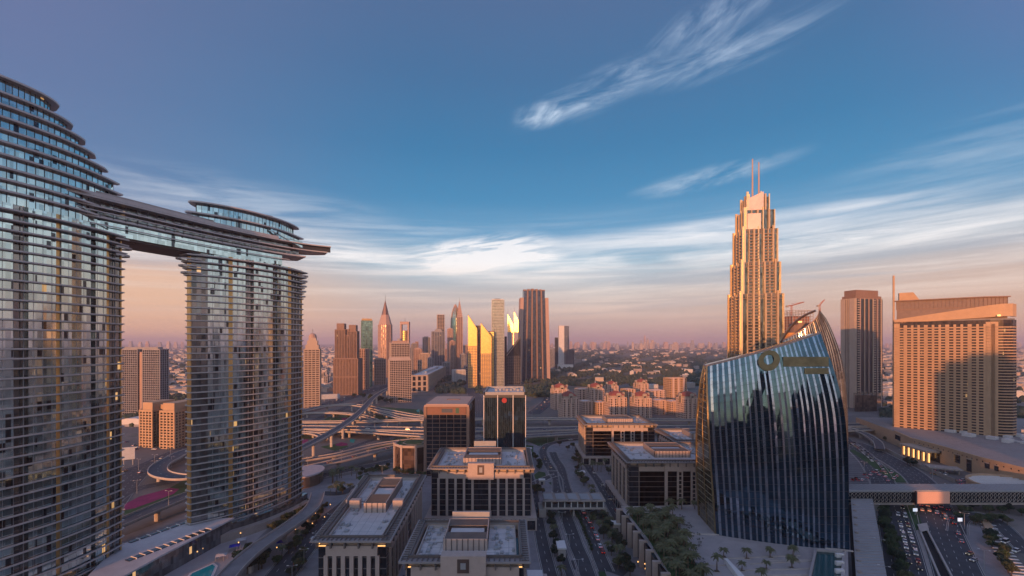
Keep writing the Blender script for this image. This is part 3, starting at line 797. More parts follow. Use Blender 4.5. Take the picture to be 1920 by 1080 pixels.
# pool terrace by the lower left edge
sheet('pool_terrace', GP([(230, 1110), (300, 1060), (380, 1020), (440, 985), (520, 975), (430, 1060), (380, 1110)]), .08, PAVEP)
wp = thing('swimming_pool', 'turquoise swimming pool at the foot of the curved hotel towers', 'swimming pool', (*G(385, 1062), 0))
q = GP([(340, 1100), (360, 1075), (398, 1058), (403, 1062), (395, 1080), (378, 1100)], .3)
MB().prism(q, .1, .30).build('water', mat('pool_water', (.02, .33, .36), .08, spec=.7), wp)
MB().prism(inset(q, -1.2), .05, .22).build('pool_kerb', WHITE, wp)
for k, (px, py, cc) in enumerate(((440, 1032, (.02, .03, .35)), (528, 1024, (.02, .03, .35)), (452, 1020, (.5, .5, .5)), (415, 1050, (.5, .5, .5)))):
    x, y = G(px, py)
    u = thing('sunshade', ('blue' if k < 2 else 'white') + ' canopy ' + ('beside the pool terrace', 'under the elevated driveway', 'between the pool terrace and the elevated driveway', 'next to the turquoise pool')[k], 'canopy', (x, y, 0))
    m_ = mat('canopy_blue' if k < 2 else 'canopy_white', cc, .7)
    MB().prism(rect(x, y, 5, 4, 25), 2.6, 3.2, top=rect(x, y, 1.5, 1.2, 25)).build('canopy_roof', m_, u)
    for dx_, dy_ in ((-2, -1.5), (2, -1.5), (2, 1.5), (-2, 1.5)):
        MB().tube([(x + dx_, y + dy_, 0), (x + dx_, y + dy_, 2.7)], .08, 5).build('leg', GREYP, u)

# ------------------------------------------------------------- distant towers
GL_BLUE = glass('blue_glass', (.055, .085, .14), .35, .14, (3, 3, 3.6), .05, lit=.004)
GL_DARK = glass('dark_glass', (.035, .042, .055), .45, .12, (3, 3, 3.6), .04, lit=.003)
GL_GREEN = glass('green_glass', (.22, .38, .33), .7, .12, (3, 3, 3.6), .03)
GL_PALE = glass('pale_green_glass', (.22, .26, .21), .6, .16, (3, 3, 3.6), .04)
GL_GOLD = glass('gold_glass', (.95, .62, .20), .95, .33, (3, 3, 3.6), .03, var=.12)
GL_BROWN = glass('brown_glass', (.16, .11, .09), .55, .15, (3, 3, 3.6), .05, lit=.004)
PINK = mat('rose_stone', (.42, .29, .24), .75, var=.06, scale=.1)
BEIGE = mat('beige_stone', (.46, .36, .28), .8, var=.07, scale=.1)
BROWNS = mat('brown_stone', (.24, .155, .12), .75, var=.08, scale=.1)
GREYS = mat('grey_stone', (.30, .29, .30), .8, var=.08, scale=.1)
WHITES = mat('white_stone', (.60, .58, .57), .75, var=.05, scale=.1)
def tw(name, label, px, Y, group=None):
    return thing(name, label, 'skyscraper', (XX(px, Y), Y, 0), group)
def foot(px0, px1, Y, depth, rot=0):
    """rectangle whose visible width spans px0..px1 at distance Y"""
    c, s_ = abs(math.cos(R(rot))), abs(math.sin(R(rot)))
    vis = (px1 - px0) / F * Y
    w = max(4.0, (vis - depth * s_) / c)
    return rect(XX((px0 + px1) / 2, Y), Y + depth / 2, w, depth, rot)
SK = 'towers of the distant skyline'
# domed apartment tower
t = tw('domed_tower', 'slim tan tower with stepped crown and small dome, close beside the right curved tower', 580, 760, SK)
fp = foot(563, 597, 760, 26, 18)
volume(t, fp, 0, 98, GL_BROWN, BEIGE, 3.6, 6, 1.5, 1.2, .9, name='wall')
for k, (sc, z0, z1) in enumerate(((.86, 98, 106), (.68, 106, 113), (.50, 113, 118))):
    MB().prism(scalep(fp, sc), z0, z1).build('crown_step', BEIGE, t)
c = cen(fp); r = 6.5
dm = MB(); prev = None
for k in range(6):
    a = k / 5 * math.pi / 2; ring = circ(c, max(.3, r * math.cos(a)), 12)
    z = 118 + 8 * math.sin(a)
    if prev: dm.prism(prev[0], prev[1], z, top=ring, bottom=False)
    prev = (ring, z)
dm.build('dome', PINK, t); MB().tube([(*c, 125), (*c, 133)], .35).build('mast', DKMETAL, t)
# twin brown tower
t = tw('ribbed_tower', 'broad brown ribbed tower with two notched crowns, left of the green glass tower', 647, 950, SK)
for a, b, top, dy in ((626, 646, 150, 0), (649, 668, 147, 6), (640, 655, 138, 3)):
    fp = foot(a, b, 950 + dy, 26, 8)
    volume(t, fp, 0, top - 14, GL_BROWN, BROWNS, 60, 3.0, 1.5, 1.5, 1.2, bands=True)
    MB().prism(scalep(fp, .8), top - 14, top).build('crown', BROWNS, t)
MB().prism(foot(624, 670, 946, 34, 4), 0, 74).build('lower_block', GL_BROWN, t)
fb = MB(); fp = ccw(foot(624, 670, 946, 34, 4))
for i in range(4):
    if facing(fp[i], fp[(i + 1) % 4]): facade(fb, fp[i], fp[(i + 1) % 4], 0, 76, 2, max(3, int(math.dist(fp[i], fp[(i + 1) % 4]) / 3)), 2, 1.6, 1.2)
fb.build('pier_ribs', TAND, t, kind='stuff')
# green glass slab
t = tw('green_glass_tower', 'slender sea green glass tower with gold glint near its top', 684, 1120, SK)
fp = foot(671, 697, 1120, 30, 22); volume(t, fp, 0, 163, GL_GREEN, mat('green_trim', (.12, .22, .20), .5), 9, 8, .8, .6, .5)
MB().prism(scalep(fp, .93), 163, 169).build('roof_box', mat('roof_glint_gold', (.5, .33, .16), .6), t)  # gold colour paints the glint near the tower top
t = tw('brown_tower', 'low brown tower directly in front of the green glass tower', 677, 1060, SK)
volume(t, foot(667, 689, 1060, 24, 10), 0, 94, GL_BROWN, PINK, 3.8, 5, 1.2, 1.6, .8)
# spire tower
t = tw('spire_tower', 'rose coloured tower topped by a steep dark pyramid and needle', 719, 1400, SK)
c = (XX(719, 1400), 1420)
def octo(c, r, k=.45): return [(c[0] + x * r, c[1] + y * r) for x, y in ((-k, -1), (k, -1), (1, -k), (1, k), (k, 1), (-k, 1), (-1, k), (-1, -k))]
volume(t, octo(c, 19), 0, 165, GL_BROWN, PINK, 14, 5, 1.5, 3.2, .8, parapet=0)
MB().prism(octo(c, 18.5), 165, 196, top=octo(c, 11)).build('shoulder', PINK, t)
MB().prism(octo(c, 10.5), 196, 240, top=octo(c, .8)).build('spire', mat('spire_metal', (.20, .12, .10), .4, metal=.5), t)
MB().tube([(*c, 238), (*c, 262)], [.7, .3]).build('needle', DKMETAL, t)
# frame tower with round inner shaft
t = tw('frame_tower', 'tower whose top is an open square frame around a round shaft', 758, 1700, SK)
w = 16; cx, cy = XX(758, 1700), 1712
for s_ in (-1, 1): MB().box(cx + s_ * 14 - 3, cx + s_ * 14 + 3, cy - 9, cy + 9, 0, 186).build('frame_leg', PINK, t)
MB().box(cx - 17, cx + 17, cy - 8.9, cy + 8.9, 178, 188).build('frame_lintel', PINK, t)
b = MB(); b.prism(circ((cx, cy - 3), 10.5, 16), 0, 154); b.build('round_shaft', GL_GOLD, t)
rb = MB(); [rb.prism(circ((cx, cy - 3), 11.2, 16), z, z + 1.4) for z in range(20, 154, 7)]; rb.build('floor_bands', PINK, t, kind='stuff')
MB().tube([(cx, cy, 187), (cx, cy, 204)], [.8, .3]).build('mast', DKMETAL, t)
# white gridded tower
t = tw('gridded_tower', 'pink stone tower with square window grid, wider in its lower half, beside the flyovers', 745, 830, SK)
fp = foot(724, 769, 830, 22, 24); volume(t, fp, 0, 77, WINDK, STONE, 3.3, 3.1, .95, .8, .35, parapet=1.5)
f2 = scalep(foot(727, 766, 832, 20, 24), 1); volume(t, f2, 77, 108, WINDK, STONE, 3.3, 3.1, .95, .8, .35, parapet=1.5)
MB().prism(fp, 77, 83, top=f2).build('sloping_collar', STONE, t)
MB().prism(scalep(f2, .8), 108, 113).build('roof_box', PINK, t); MB().prism(circ(cen(f2), 4, 12), 113, 117).build('tank', GREYS, t)
# background mid-rise cluster
mid = [(700, 722, 674, 1180, PINK, 'pink mid-rise with a white front, between the brown tower and the gridded tower'),
       (775, 791, 655, 1500, PINK, 'pale pink block right of the frame topped tower'), (769, 781, 645, 1650, GREYS, 'grey block peeping out behind the gridded tower'),
       (786, 806, 664, 1480, BEIGE, 'short beige block in front of the grey slim tower'), (791, 806, 633, 1620, GREYS, 'slim grey tower with a flat cap left of the arched tower'),
       (800, 812, 672, 1350, GREYS, 'low grey block at the foot of the arched tower'), (838, 849, 617, 1560, PINK, 'narrow pink tower left of the pointed bullet tower'),
       (842, 853, 640, 1450, PINK, 'pink slab in front of the pointed bullet tower'), (862, 874, 665, 1420, GREYS, 'grey block right below the bullet tower'),
       (868, 882, 648, 2100, PINK, 'faint pink tower between bullet tower and gold tower'), (829, 843, 680, 1380, GREYS, 'low blue grey block right of the arched tower'),
       (1012, 1040, 655, 1900, GREYS, 'low grey slab half hidden behind the tallest dark tower'), (696, 708, 690, 1300, BEIGE, 'small beige block beside the pink mid-rise')]
for a, b, ty, Y, m_, lab in mid:
    t = thing('mid_rise_block', lab, 'building', (XX((a + b) / 2, Y), Y, 0), 'mid-rise blocks among the distant towers')
    volume(t, foot(a, b, Y, 18, random.uniform(5, 25)), 0, ZZ(ty, Y), GL_DARK if m_ is GREYS else GL_BROWN, m_, 4, 5, 1.4, 1.6, .7)
    MB().prism(foot(a + 3, b - 3, Y + 6, 6, 10), ZZ(ty, Y), ZZ(ty, Y) + 4).build('roof_box', m_, t)
# arched tower
t = tw('arched_tower', 'dark blue tower with an arched top opening and a narrower block rising behind', 820, 1600, SK)
fp = foot(807, 833, 1600, 28, 14); volume(t, fp, 0, 148, GL_BLUE, GREYS, 4.2, 8, .9, 1.6, .8)
a0, a1 = ccw(fp)[0], ccw(fp)[1]
for k in range(8):
    u0, u1 = math.pi * k / 8, math.pi * (k + 1) / 8
    MB().bar(lerp(a0, a1, .5 - .3 * math.cos(u0)), lerp(a0, a1, .5 - .3 * math.cos(u1)), 146, 150 + 9 * math.sin((u0 + u1) / 2), -3, .5).build('arch_piece', GREYS, t)
volume(t, foot(818, 833, 1615, 20, 14), 148, 208, GL_DARK, BEIGE, 5, 6, 1.3, 1.2, .6)
# pointed bullet towers
t = tw('bullet_tower', 'tall rose and green glass tower with two pointed bullet crowns', 855, 1700, SK)
c = (XX(853, 1700), 1715)
pr = [(0, 17), (175, 17), (200, 16), (222, 12.5), (238, 8), (250, 3), (254, .6)]
b = MB()
for (z0, r0), (z1, r1) in zip(pr, pr[1:]): b.prism(circ(c, r0, 14), z0, z1, top=circ(c, r1, 14), bottom=False)
b.build('shaft', GL_GREEN, t)
rb = MB()
for k in range(14):
    a = 2 * math.pi * k / 14
    rb.tube([(c[0] + (r_ + .6) * math.cos(a), c[1] + (r_ + .6) * math.sin(a), z_) for z_, r_ in pr], 1.0, 4)
rb.build('ribs', PINK, t, kind='stuff')
fp = foot(855, 867, 1690, 20, 12); volume(t, fp, 0, 205, GL_BROWN, PINK, 4, 6, 1.3, 2.2, .8, parapet=0)
MB().prism(fp, 205, 268, top=scalep(fp, .04)).build('pointed_crown', PINK, t)
rb = MB(); [rb.prism(scalep(fp, 1.06 - (z - 205) / 65), z, z + 1.2) for z in range(210, 260, 7)]; rb.build('crown_bands', BROWNS, t, kind='stuff')
MB().tube([(*cen(fp), 266), (*cen(fp), 282)], [.6, .2]).build('needle', DKMETAL, t)
# low buildings along the highway
t = thing('long_low_office', 'long low stone building with deep bays receding behind the gridded tower', 'building', (*G(795, 722), 0))
p0, p1 = (-195, 1010), (-205, 1420)
fp = ccw([(-222, 1000), (-190, 1015), (-205, 1430), (-245, 1420)])
volume(t, fp, 0, 36, GL_DARK, BEIGE, 12, 13, 3.0, 5.0, 1.5, roofm=ROOFW)
MB().prism(ccw([(-215, 1080), (-205, 1085), (-215, 1330), (-226, 1330)]), 36, 41).build('roof_box', ROOFW, t)
t = thing('white_ribbed_block', 'white ribbed low block in front of the gold towers', 'building', (XX(860, 1250), 1250, 0))
volume(t, foot(846, 872, 1240, 24, 20), 0, 34, GREYS, WHITES, 40, 4, 2, 2.2, .8, roofm=ROOFW)
t = thing('white_ribbed_block', 'grey low block just right of the white ribbed block', 'building', (XX(880, 1330), 1330, 0))
volume(t, foot(868, 892, 1330, 24, 20), 0, 40, GL_DARK, GREYS, 6, 6, 2, 1.6, .6, roofm=ROOFW)
# gold pair with slanted roofs
t = tw('gold_twin_tower', 'pair of mirror glass slabs shining gold with steep slanted tops', 898, 1090, SK)
for a, b, zh, zl, nm in ((877, 894, 176, 143, 0), (901, 921, 157, 124, 1)):
    fp = ccw(foot(a, b, 1090 + nm * 6, 26, 0)); rot = 3
    cc = cen(fp); fp = [(cc[0] + (x - cc[0]) * math.cos(R(rot)) - (y - cc[1]) * math.sin(R(rot)), cc[1] + (x - cc[0]) * math.sin(R(rot)) + (y - cc[1]) * math.cos(R(rot))) for x, y in fp]
    L0, R0, R1, L1 = fp
    m_ = MB(); m_.hexa([(*L0, 0), (*R0, 0), (*R1, 0), (*L1, 0)], [(*L0, zh), (*R0, zl), (*R1, zl), (*L1, zh)]); m_.build('glass_slab', GL_GOLD, t)
    fbm = MB(); facade(fbm, L0, R0, 0, 100 - 18 * nm, 26, 6, 1.5, 1.0, .4); facade(fbm, R0, R1, 0, 120, 33, 6, .9, .7, .5)
    fbm.build('window_grid', BROWNS, t, kind='stuff')
    ed = MB(); ed.bar(R0, R1, 0, zl, 0, 1.0); ed.build('dark_flank', GL_DARK, t)
    sl = MB(); sl.hexa([(*L0, zh + .1), (*R0, zl + .1), (*R1, zl + .1), (*L1, zh + .1)], [(*L0, zh + 1.5), (*R0, zl + 1.5), (*R1, zl + 1.5), (*L1, zh + 1.5)]); sl.build('slanted_roof', DKMETAL, t)
volume(t, foot(889, 903, 1105, 18, 0), 0, 150, GL_BROWN, BROWNS, 3.8, 5, .8, .6, .6)
volume(t, foot(916, 926, 1112, 14, 0), 0, 136, GL_GOLD, BROWNS, 3.8, 5, .8, .6, .4)
# thin pale tower
t = tw('pale_fin_tower', 'slim pale green tower with close white fins right of the gold pair', 933, 1126, SK)
fp = foot(922, 945, 1126, 24, 0); volume(t, fp, 0, 216, GL_PALE, WHITES, 3.8, 2.9, .5, .6, .6)
MB().box(XX(927, 1126), XX(938, 1126), 1130, 1132, 216, 219).build('roof_gantry', DKMETAL, t)
fills = [(598, 606, 700, 1250, BEIGE), (606, 614, 706, 1150, GREYS), (732, 740, 658, 1900, PINK), (764, 771, 652, 1800, GREYS), (778, 784, 641, 1950, PINK), (799, 804, 650, 2000, GREYS), (833, 838, 655, 1850, PINK),
         (826, 831, 640, 1900, GREYS), (862, 867, 636, 2300, PINK), (870, 876, 672, 1500, GREYS), (782, 790, 676, 1300, BEIGE), (812, 820, 690, 1280, PINK), (690, 697, 668, 1650, GREYS), (660, 668, 700, 1100, TAND), (884, 890, 640, 2400, PINK), (940, 946, 655, 2000, GREYS), (846, 850, 628, 2000, GREYS)]
for k, (a, b, ty, Y, m_) in enumerate(fills):
    t = thing('slim_tower', ('pale', 'grey', 'dusty')[k % 3] + ' slim tower standing in a gap of the distant skyline', 'tower', (XX((a + b) / 2, Y), Y, 0), 'slim towers in the gaps of the skyline')
    volume(t, foot(a, b, Y, 14, 8), 0, ZZ(ty, Y), (GL_BLUE, GL_BROWN, GL_DARK)[k % 3], m_, 4, 5, 1.2, 1.3, .6)
t = tw('black_slab_tower', 'narrow black glass slab tucked behind the pale finned tower', 946, 1160, SK)
volume(t, foot(943, 950, 1160, 20, 0), 0, 124, GL_DARK, DKMETAL, 4, 4, .5, .4, .3)
# two triangular topped gold towers far behind
for a, b, zt, lab in ((952, 963, 250, 'left one of two far towers with gold triangular tips'), (964, 974, 262, 'right one of two far towers with gold triangular tips, nearer the tallest dark tower')):
    Y = 2200; t = tw('triangular_tower', lab, (a + b) / 2, Y, SK)
    x0, x1 = XX(a, Y), XX(b, Y)
    m_ = MB(); m_.hexa([(x0, Y, 0), (x1, Y - 6, 0), (x1, Y + 24, 0), (x0, Y + 24, 0)], [(x0, Y, zt - 4), (x1, Y - 6, zt - 58), (x1, Y + 24, zt - 58), (x0, Y + 24, zt - 4)]); m_.build('gold_slab', GL_GOLD, t)
    m_ = MB(); m_.box(x0 - 1, x1 - 3, Y - 8, Y - 7, 0, 160); m_.build('grey_front', GREYS, t)
    MB().tube([(x0 + 1, Y + 5, zt - 6), (x0 + 1, Y + 5, zt + 26)], [.9, .3]).build('mast', GREYS, t)
# dark sloping glass block
Y = 1190; t = tw('sloping_glass_block', 'dark glass block whose roof slopes up to the right towards the tallest dark tower', 963, Y, SK)
x0, x1 = XX(950, Y), XX(976, Y); za, zb = ZZ(668, Y), ZZ(634, Y)
MB().hexa([(x0, Y, 0), (x1, Y, 0), (x1, Y + 30, 0), (x0, Y + 30, 0)], [(x0, Y, za), (x1, Y, zb), (x1, Y + 30, zb), (x0, Y + 30, za)]).build('wall', GL_DARK, t)
fbm = MB(); facade(fbm, (x0, Y), (x1, Y), 0, za, 18, 7, .4, .3, .3); fbm.build('window_grid', GREYS, t, kind='stuff')
MB().hexa([(x0 - 2, Y - 1, za), (x1, Y - 1, zb), (x1, Y + 31, zb), (x0 - 2, Y + 31, za)], [(x0 - 2, Y - 1, za + 6), (x1, Y - 1, zb + 6), (x1, Y + 31, zb + 6), (x0 - 2, Y + 31, za + 6)]).build('sloping_roof', DKMETAL, t)
# tallest dark tower of the skyline
Y = 1280; t = tw('fin_walled_tower', 'tallest tower of the central skyline, dark blue glass between tapering brown fins', 1001, Y, SK)
w0, w1 = XX(1030, Y) - XX(972, Y), XX(1027, Y) - XX(975, Y); cx = XX(1001, Y)
rt = 6
MB().prism(rect(cx, Y + 18, w0 - 8, 30, rt), 0, 235, top=rect(cx, Y + 18, w1 - 8, 30, rt)).build('glass_body', GL_BLUE, t)
MB().prism(rect(cx, Y + 18, 60, 30, rt), 235, 256).build('upper_body', GL_BLUE, t)
for k in range(6):
    u = k / 5 * 2 - 1; z1 = 258 if abs(u) < .9 else 236
    wd = 4.0 if abs(u) < .9 else 9.0
    def col(ww): return [tuple(Vector((cx, Y + 18)) + Vector((math.cos(R(rt)) * a_ - math.sin(R(rt)) * b2, math.sin(R(rt)) * a_ + math.cos(R(rt)) * b2))) for a_, b2 in ((u * ww / 2 - wd / 2, -19), (u * ww / 2 + wd / 2, -19), (u * ww / 2 + wd / 2, 19), (u * ww / 2 - wd / 2, 19))]
    MB().prism(col(w0 - 6), 0, z1, top=col(w1 - 8 if abs(u) > .9 else w1 - 14)).build('fin_wall', BROWNS if abs(u) < .9 else PINK, t)
for k, xo in enumerate((-26, -15, -4, 7, 18, 27)): MB().prism(rect(cx + xo, Y + 12, 8, 18, rt), 256, 262 - abs(k - 2)).build('crown_lobe', BROWNS, t)
fbm = MB(); q_ = rect(cx, Y + 18, w0 - 7, 31, rt); facade(fbm, q_[0], q_[1], 4, 232, 57, 0, .6, 0, .2); fbm.build('floor_bands', DKMETAL, t, kind='stuff')
# white slab tower
Y = 1950; t = tw('white_slab_tower', 'white slab tower with dark glass side standing alone right of the tallest dark tower', 1057, Y, SK)
volume(t, foot(1048, 1058, Y, 34, 0), 0, 181, WHITES, WHITES, 300, 60, .5, .5, .3, piers=False)
volume(t, foot(1057, 1067, Y + 2, 30, 0), 0, 180, GL_BLUE, GREYS, 4, 5, .6, .5, .3)
volume(t, foot(1060, 1077, Y - 14, 30, 0), 0, 80, GL_DARK, GREYS, 4, 6, .6, .5, .3); MB().prism(foot(1046, 1075, Y - 30, 20, 0), 0, 16).build('podium', WHITES, t)
t = tw('black_slab_tower', 'small black slab tower just left of the white slab tower', 1044, 2100, SK)
volume(t, foot(1041, 1048, 2100, 20, 0), 0, 132, GL_DARK, DKMETAL, 4, 4, .5, .4, .3)

# far away towers in the haze
k = 0
for px, py, wd in [(1209, 629, 3), (1214, 634, 3)] + [(random.uniform(1035, 1372), 642 - random.choice((-3, -2, -1, 0, 1, 2, 4)), random.uniform(2, 7)) for _ in range(70)] + [(random.uniform(600, 975), 642 - random.choice((-2, 0, 2)), random.uniform(3, 6)) for _ in range(16)] + [(random.uniform(238, 356), 642 - random.choice((1, 2)), random.uniform(3, 6)) for _ in range(8)] + [(random.uniform(1655, 1925), 642 - random.choice((-2, 0, 2)), random.uniform(3, 6)) for _ in range(14)]:
    Y = random.uniform(6500, 10500) if k > 1 else 8200
    x = XX(px, Y); h = ZZ(py, Y) - (0 if k > 1 else 0)
    o = MB().prism(rect(x, Y, wd / F * Y, wd / F * Y, random.uniform(0, 40)), 0, max(22, h) * .72).prism(rect(x, Y, wd / F * Y * .7, wd / F * Y * .7, 10), max(22, h) * .72, max(22, h)).build('far_tower', (PINK, GREYS, BEIGE)[k % 3])
    tag(o, 'taller one of the paired slim towers on the far horizon' if k == 0 else 'shorter one of the paired slim towers on the far horizon' if k == 1 else 'tiny hazy tower on the horizon line', 'skyscraper', None if k < 2 else 'tiny towers on the horizon')
    k += 1

# ------------------------------------------------------------- left gap: slab tower and tan hotel
t = thing('slab_tower', 'grey gridded apartment slab seen between the two curved hotel towers', 'apartment tower', (XX(265, 677), 677, 0))
for a, b, Y in ((228, 262, 690), (266, 304, 677)):
    fp = foot(a, b, Y, 14, -8); volume(t, fp, 0, ZZ(656, Y), GL_DARK, GREYS, 3.4, 3.8, .9, .7, .9)
MB().prism(foot(262, 266, 690, 10, 0), 0, ZZ(660, 690)).build('link_core', PINK, t)
MB().prism(foot(232, 296, 700, 10, 0), ZZ(656, 690) + .3, ZZ(656, 690) + 4).build('roof_box', GREYS, t)
t = thing('tan_hotel', 'tan twin-block hotel with zigzag balcony columns lit orange, between the curved towers', 'hotel', (XX(300, 480), 480, 0))
for a, b, dep, Y in ((263, 290, 30, 476), (301, 331, 60, 470)):
    fp = ccw(foot(a, b, Y, 10, -10) if False else [(XX(a, Y), Y), (XX(b, Y), Y - 3), (XX(b, Y) + 4, Y - 3 + dep), (XX(a, Y) + 2, Y + dep)])
    volume(t, fp, 0, 38, WINDK, TAN, 2.9, 4.2, 1.3, 1.5, .9, parapet=1.6, roofm=ROOFW)
    MB().prism(inset(fp, 1.6), 38.3, 47).build('roof_box', TAN, t)
fp = ccw([(XX(331, 490), 500), (XX(356, 480), 480), (XX(372, 500), 520), (XX(340, 520), 540)])
volume(t, fp, 0, 42, WINDK, BEIGE, 2.9, 4.2, 1.3, 1.5, .9)
MB().prism([(XX(288, 484), 484), (XX(303, 480), 482), (XX(303, 490), 500), (XX(288, 490), 502)], 0, 44).build('link_core', TAN, t)
t = thing('arched_hall', 'low white hall with arched roof left of the tan hotel', 'hall', (*G(245, 795), 0))
c = G(246, 800)
for k in range(5):
    a0, a1 = math.pi * k / 5, math.pi * (k + 1) / 5
    MB().hexa([(c[0] - 22 * math.cos(a0), c[1], 3), (c[0] - 22 * math.cos(a1), c[1], 3), (c[0] - 22 * math.cos(a1), c[1] + 40, 3), (c[0] - 22 * math.cos(a0), c[1] + 40, 3)],
              [(c[0] - 22 * math.cos(a0), c[1], 4 + 7 * math.sin(a0)), (c[0] - 22 * math.cos(a1), c[1], 4 + 7 * math.sin(a1)), (c[0] - 22 * math.cos(a1), c[1] + 40, 4 + 7 * math.sin(a1)), (c[0] - 22 * math.cos(a0), c[1] + 40, 4 + 7 * math.sin(a0))]).build('roof_shell', WHITES, t)
MB().box(c[0] - 22, c[0] + 22, c[1], c[1] + 40, 0, 3).build('wall', GREYS, t)
# billboards by the highway
def billboard(label, px, py, w, h, z, mcol, rot=0, legs=2):
    x, y = G(px, py); t = thing('billboard', label, 'billboard', (x, y, 0))
    q = rect(x, y, w, 1.0, rot); MB().prism(q, z, z + h).build('panel', mcol, t)
    MB().prism(rect(x, y, w + .8, .8, rot), z - .4, z).build('frame', DKMETAL, t)
    for s_ in ([-.35, .35] if legs == 2 else [0]):
        MB().tube([(x + s_ * w * math.cos(R(rot)), y + s_ * w * math.sin(R(rot)), 0), (x + s_ * w * math.cos(R(rot)), y + s_ * w * math.sin(R(rot)), z)], .5, 6).build('post', GREYP, t)
    return t
billboard('long white billboard beside the highway below the brown ribbed tower', 620, 752, 32, 9, 4, mat('billboard_white', (.55, .58, .62), .5), 28)
billboard('white billboard by the road between the curved towers', 241, 872, 9, 11, 5, mat('billboard_white', (.55, .58, .62), .5), 30)

# ------------------------------------------------------------- domed apartment village
VILL = mat('village_stone', (.60, .43, .35), .8, var=.08, scale=.1)
def murooj(px0, px1, pyt, Y, dome, label, rot=0, lit=0):
    t = thing('apartment_block', label, 'apartment block', (XX((px0 + px1) / 2, Y), Y, 0), 'apartment blocks of the red domed village')
    zt = ZZ(pyt, Y); zb = zt - (11 if dome else 3)
    fp = ccw(foot(px0, px1, Y, 20, rot))
    volume(t, fp, 0, zb, WINDK, VILL if not lit else TAN, 3.3, 3.4, 1.1, 1.2, .4, parapet=1.2, roofm=ROOFW)  # lit blocks get a more orange render, sunlight put into the colour
    a, b = fp[0], fp[1]
    for u in (.18, .5, .82):
        p = lerp(a, b, u - .05), lerp(a, b, u + .05)
        MB().bar(*p, 0, zb + 2, .6, 2.2).build('bay_tower', VILL, t)
    if dome:
        MB().prism(scalep(fp, .82), zb + .3, zb + 4).build('attic', BEIGE, t)
        MB().prism(scalep(fp, .86), zb + 4, zb + 8, top=scalep(fp, .5)).build('dome_skirt', REDROOF, t)
        dm_ = MB().prism(scalep(fp, .5), zb + 8, zb + 10.5, top=scalep(fp, .12)).build('dome', REDROOF, t)
        MB().tube([(*cen(fp), zb + 10), (*cen(fp), zb + 13)], .5).build('finial', WHITES, dm_)
        for i, (e0, e1) in enumerate(((fp[0], fp[1]), (fp[3], fp[0]), (fp[1], fp[2]))):
            m0, m1 = lerp(e0, e1, .36), lerp(e0, e1, .64); g = MB()
            g.bar(m0, lerp(m0, m1, .2), zb - 6, zb + 5, -.5, 1.6); g.bar(lerp(m0, m1, .8), m1, zb - 6, zb + 5, -.5, 1.6)
            for k in range(6):
                u0, u1 = math.pi * k / 6, math.pi * (k + 1) / 6
                g.bar(lerp(m0, m1, .5 - .5 * math.cos(u0)), lerp(m0, m1, .5 - .5 * math.cos(u1)), zb + 4, zb + 5.4 + 2.6 * math.sin((u0 + u1) / 2), -.5, 1.6)
            g.build('arched_gable', BEIGE, t)
            MB().bar(lerp(m0, m1, .2), lerp(m0, m1, .8), zb - 6, zb + 4, .2, .9).build('arched_window', WINDK, t)
murooj(1034, 1067, 719, 742, 1, 'leftmost red domed block, rear one of the left pair', 16)
murooj(1049, 1085, 734, 654, 1, 'front red domed block of the left pair, glowing orange', 16)
murooj(1103, 1133, 718, 765, 1, 'red domed block behind the low rows, third dome from the left', 16)
murooj(1137, 1160, 714, 880, 1, 'small red domed block behind the middle front domed block', 16)
murooj(1137, 1176, 733, 668, 1, 'middle front domed block with its left half glowing orange', 16)
murooj(1187, 1223, 734, 658, 1, 'grey beige domed block in front, right of the middle one', 16)
murooj(1192, 1217, 710, 890, 1, 'rear red domed block standing highest behind the front row', 16)
murooj(1276, 1312, 734, 654, 1, 'rightmost front domed block beside the curved glass office', 16)
murooj(1249, 1289, 707, 860, 0, 'big orange lit block without dome at the rear right of the village', 16, 1)
murooj(1086, 1112, 750, 690, 0, 'low grey beige block between the left pair and the orange low block', 16)
murooj(1113, 1138, 752, 684, 0, 'low orange block left of the middle front domed block', 16, 1)
murooj(1224, 1250, 748, 690, 0, 'left half of the long low row at the right of the village', 16)
murooj(1251, 1276, 750, 690, 0, 'right half of the long low row at the right of the village', 16)
murooj(1080, 1110, 727, 790, 0, 'low rear block with pale roof behind the left pair', 16)
murooj(1168, 1192, 728, 785, 0, 'low rear block between the middle and the highest domed block', 16, 1)
murooj(1216, 1248, 730, 790, 0, 'low rear block right of the highest domed block', 16)

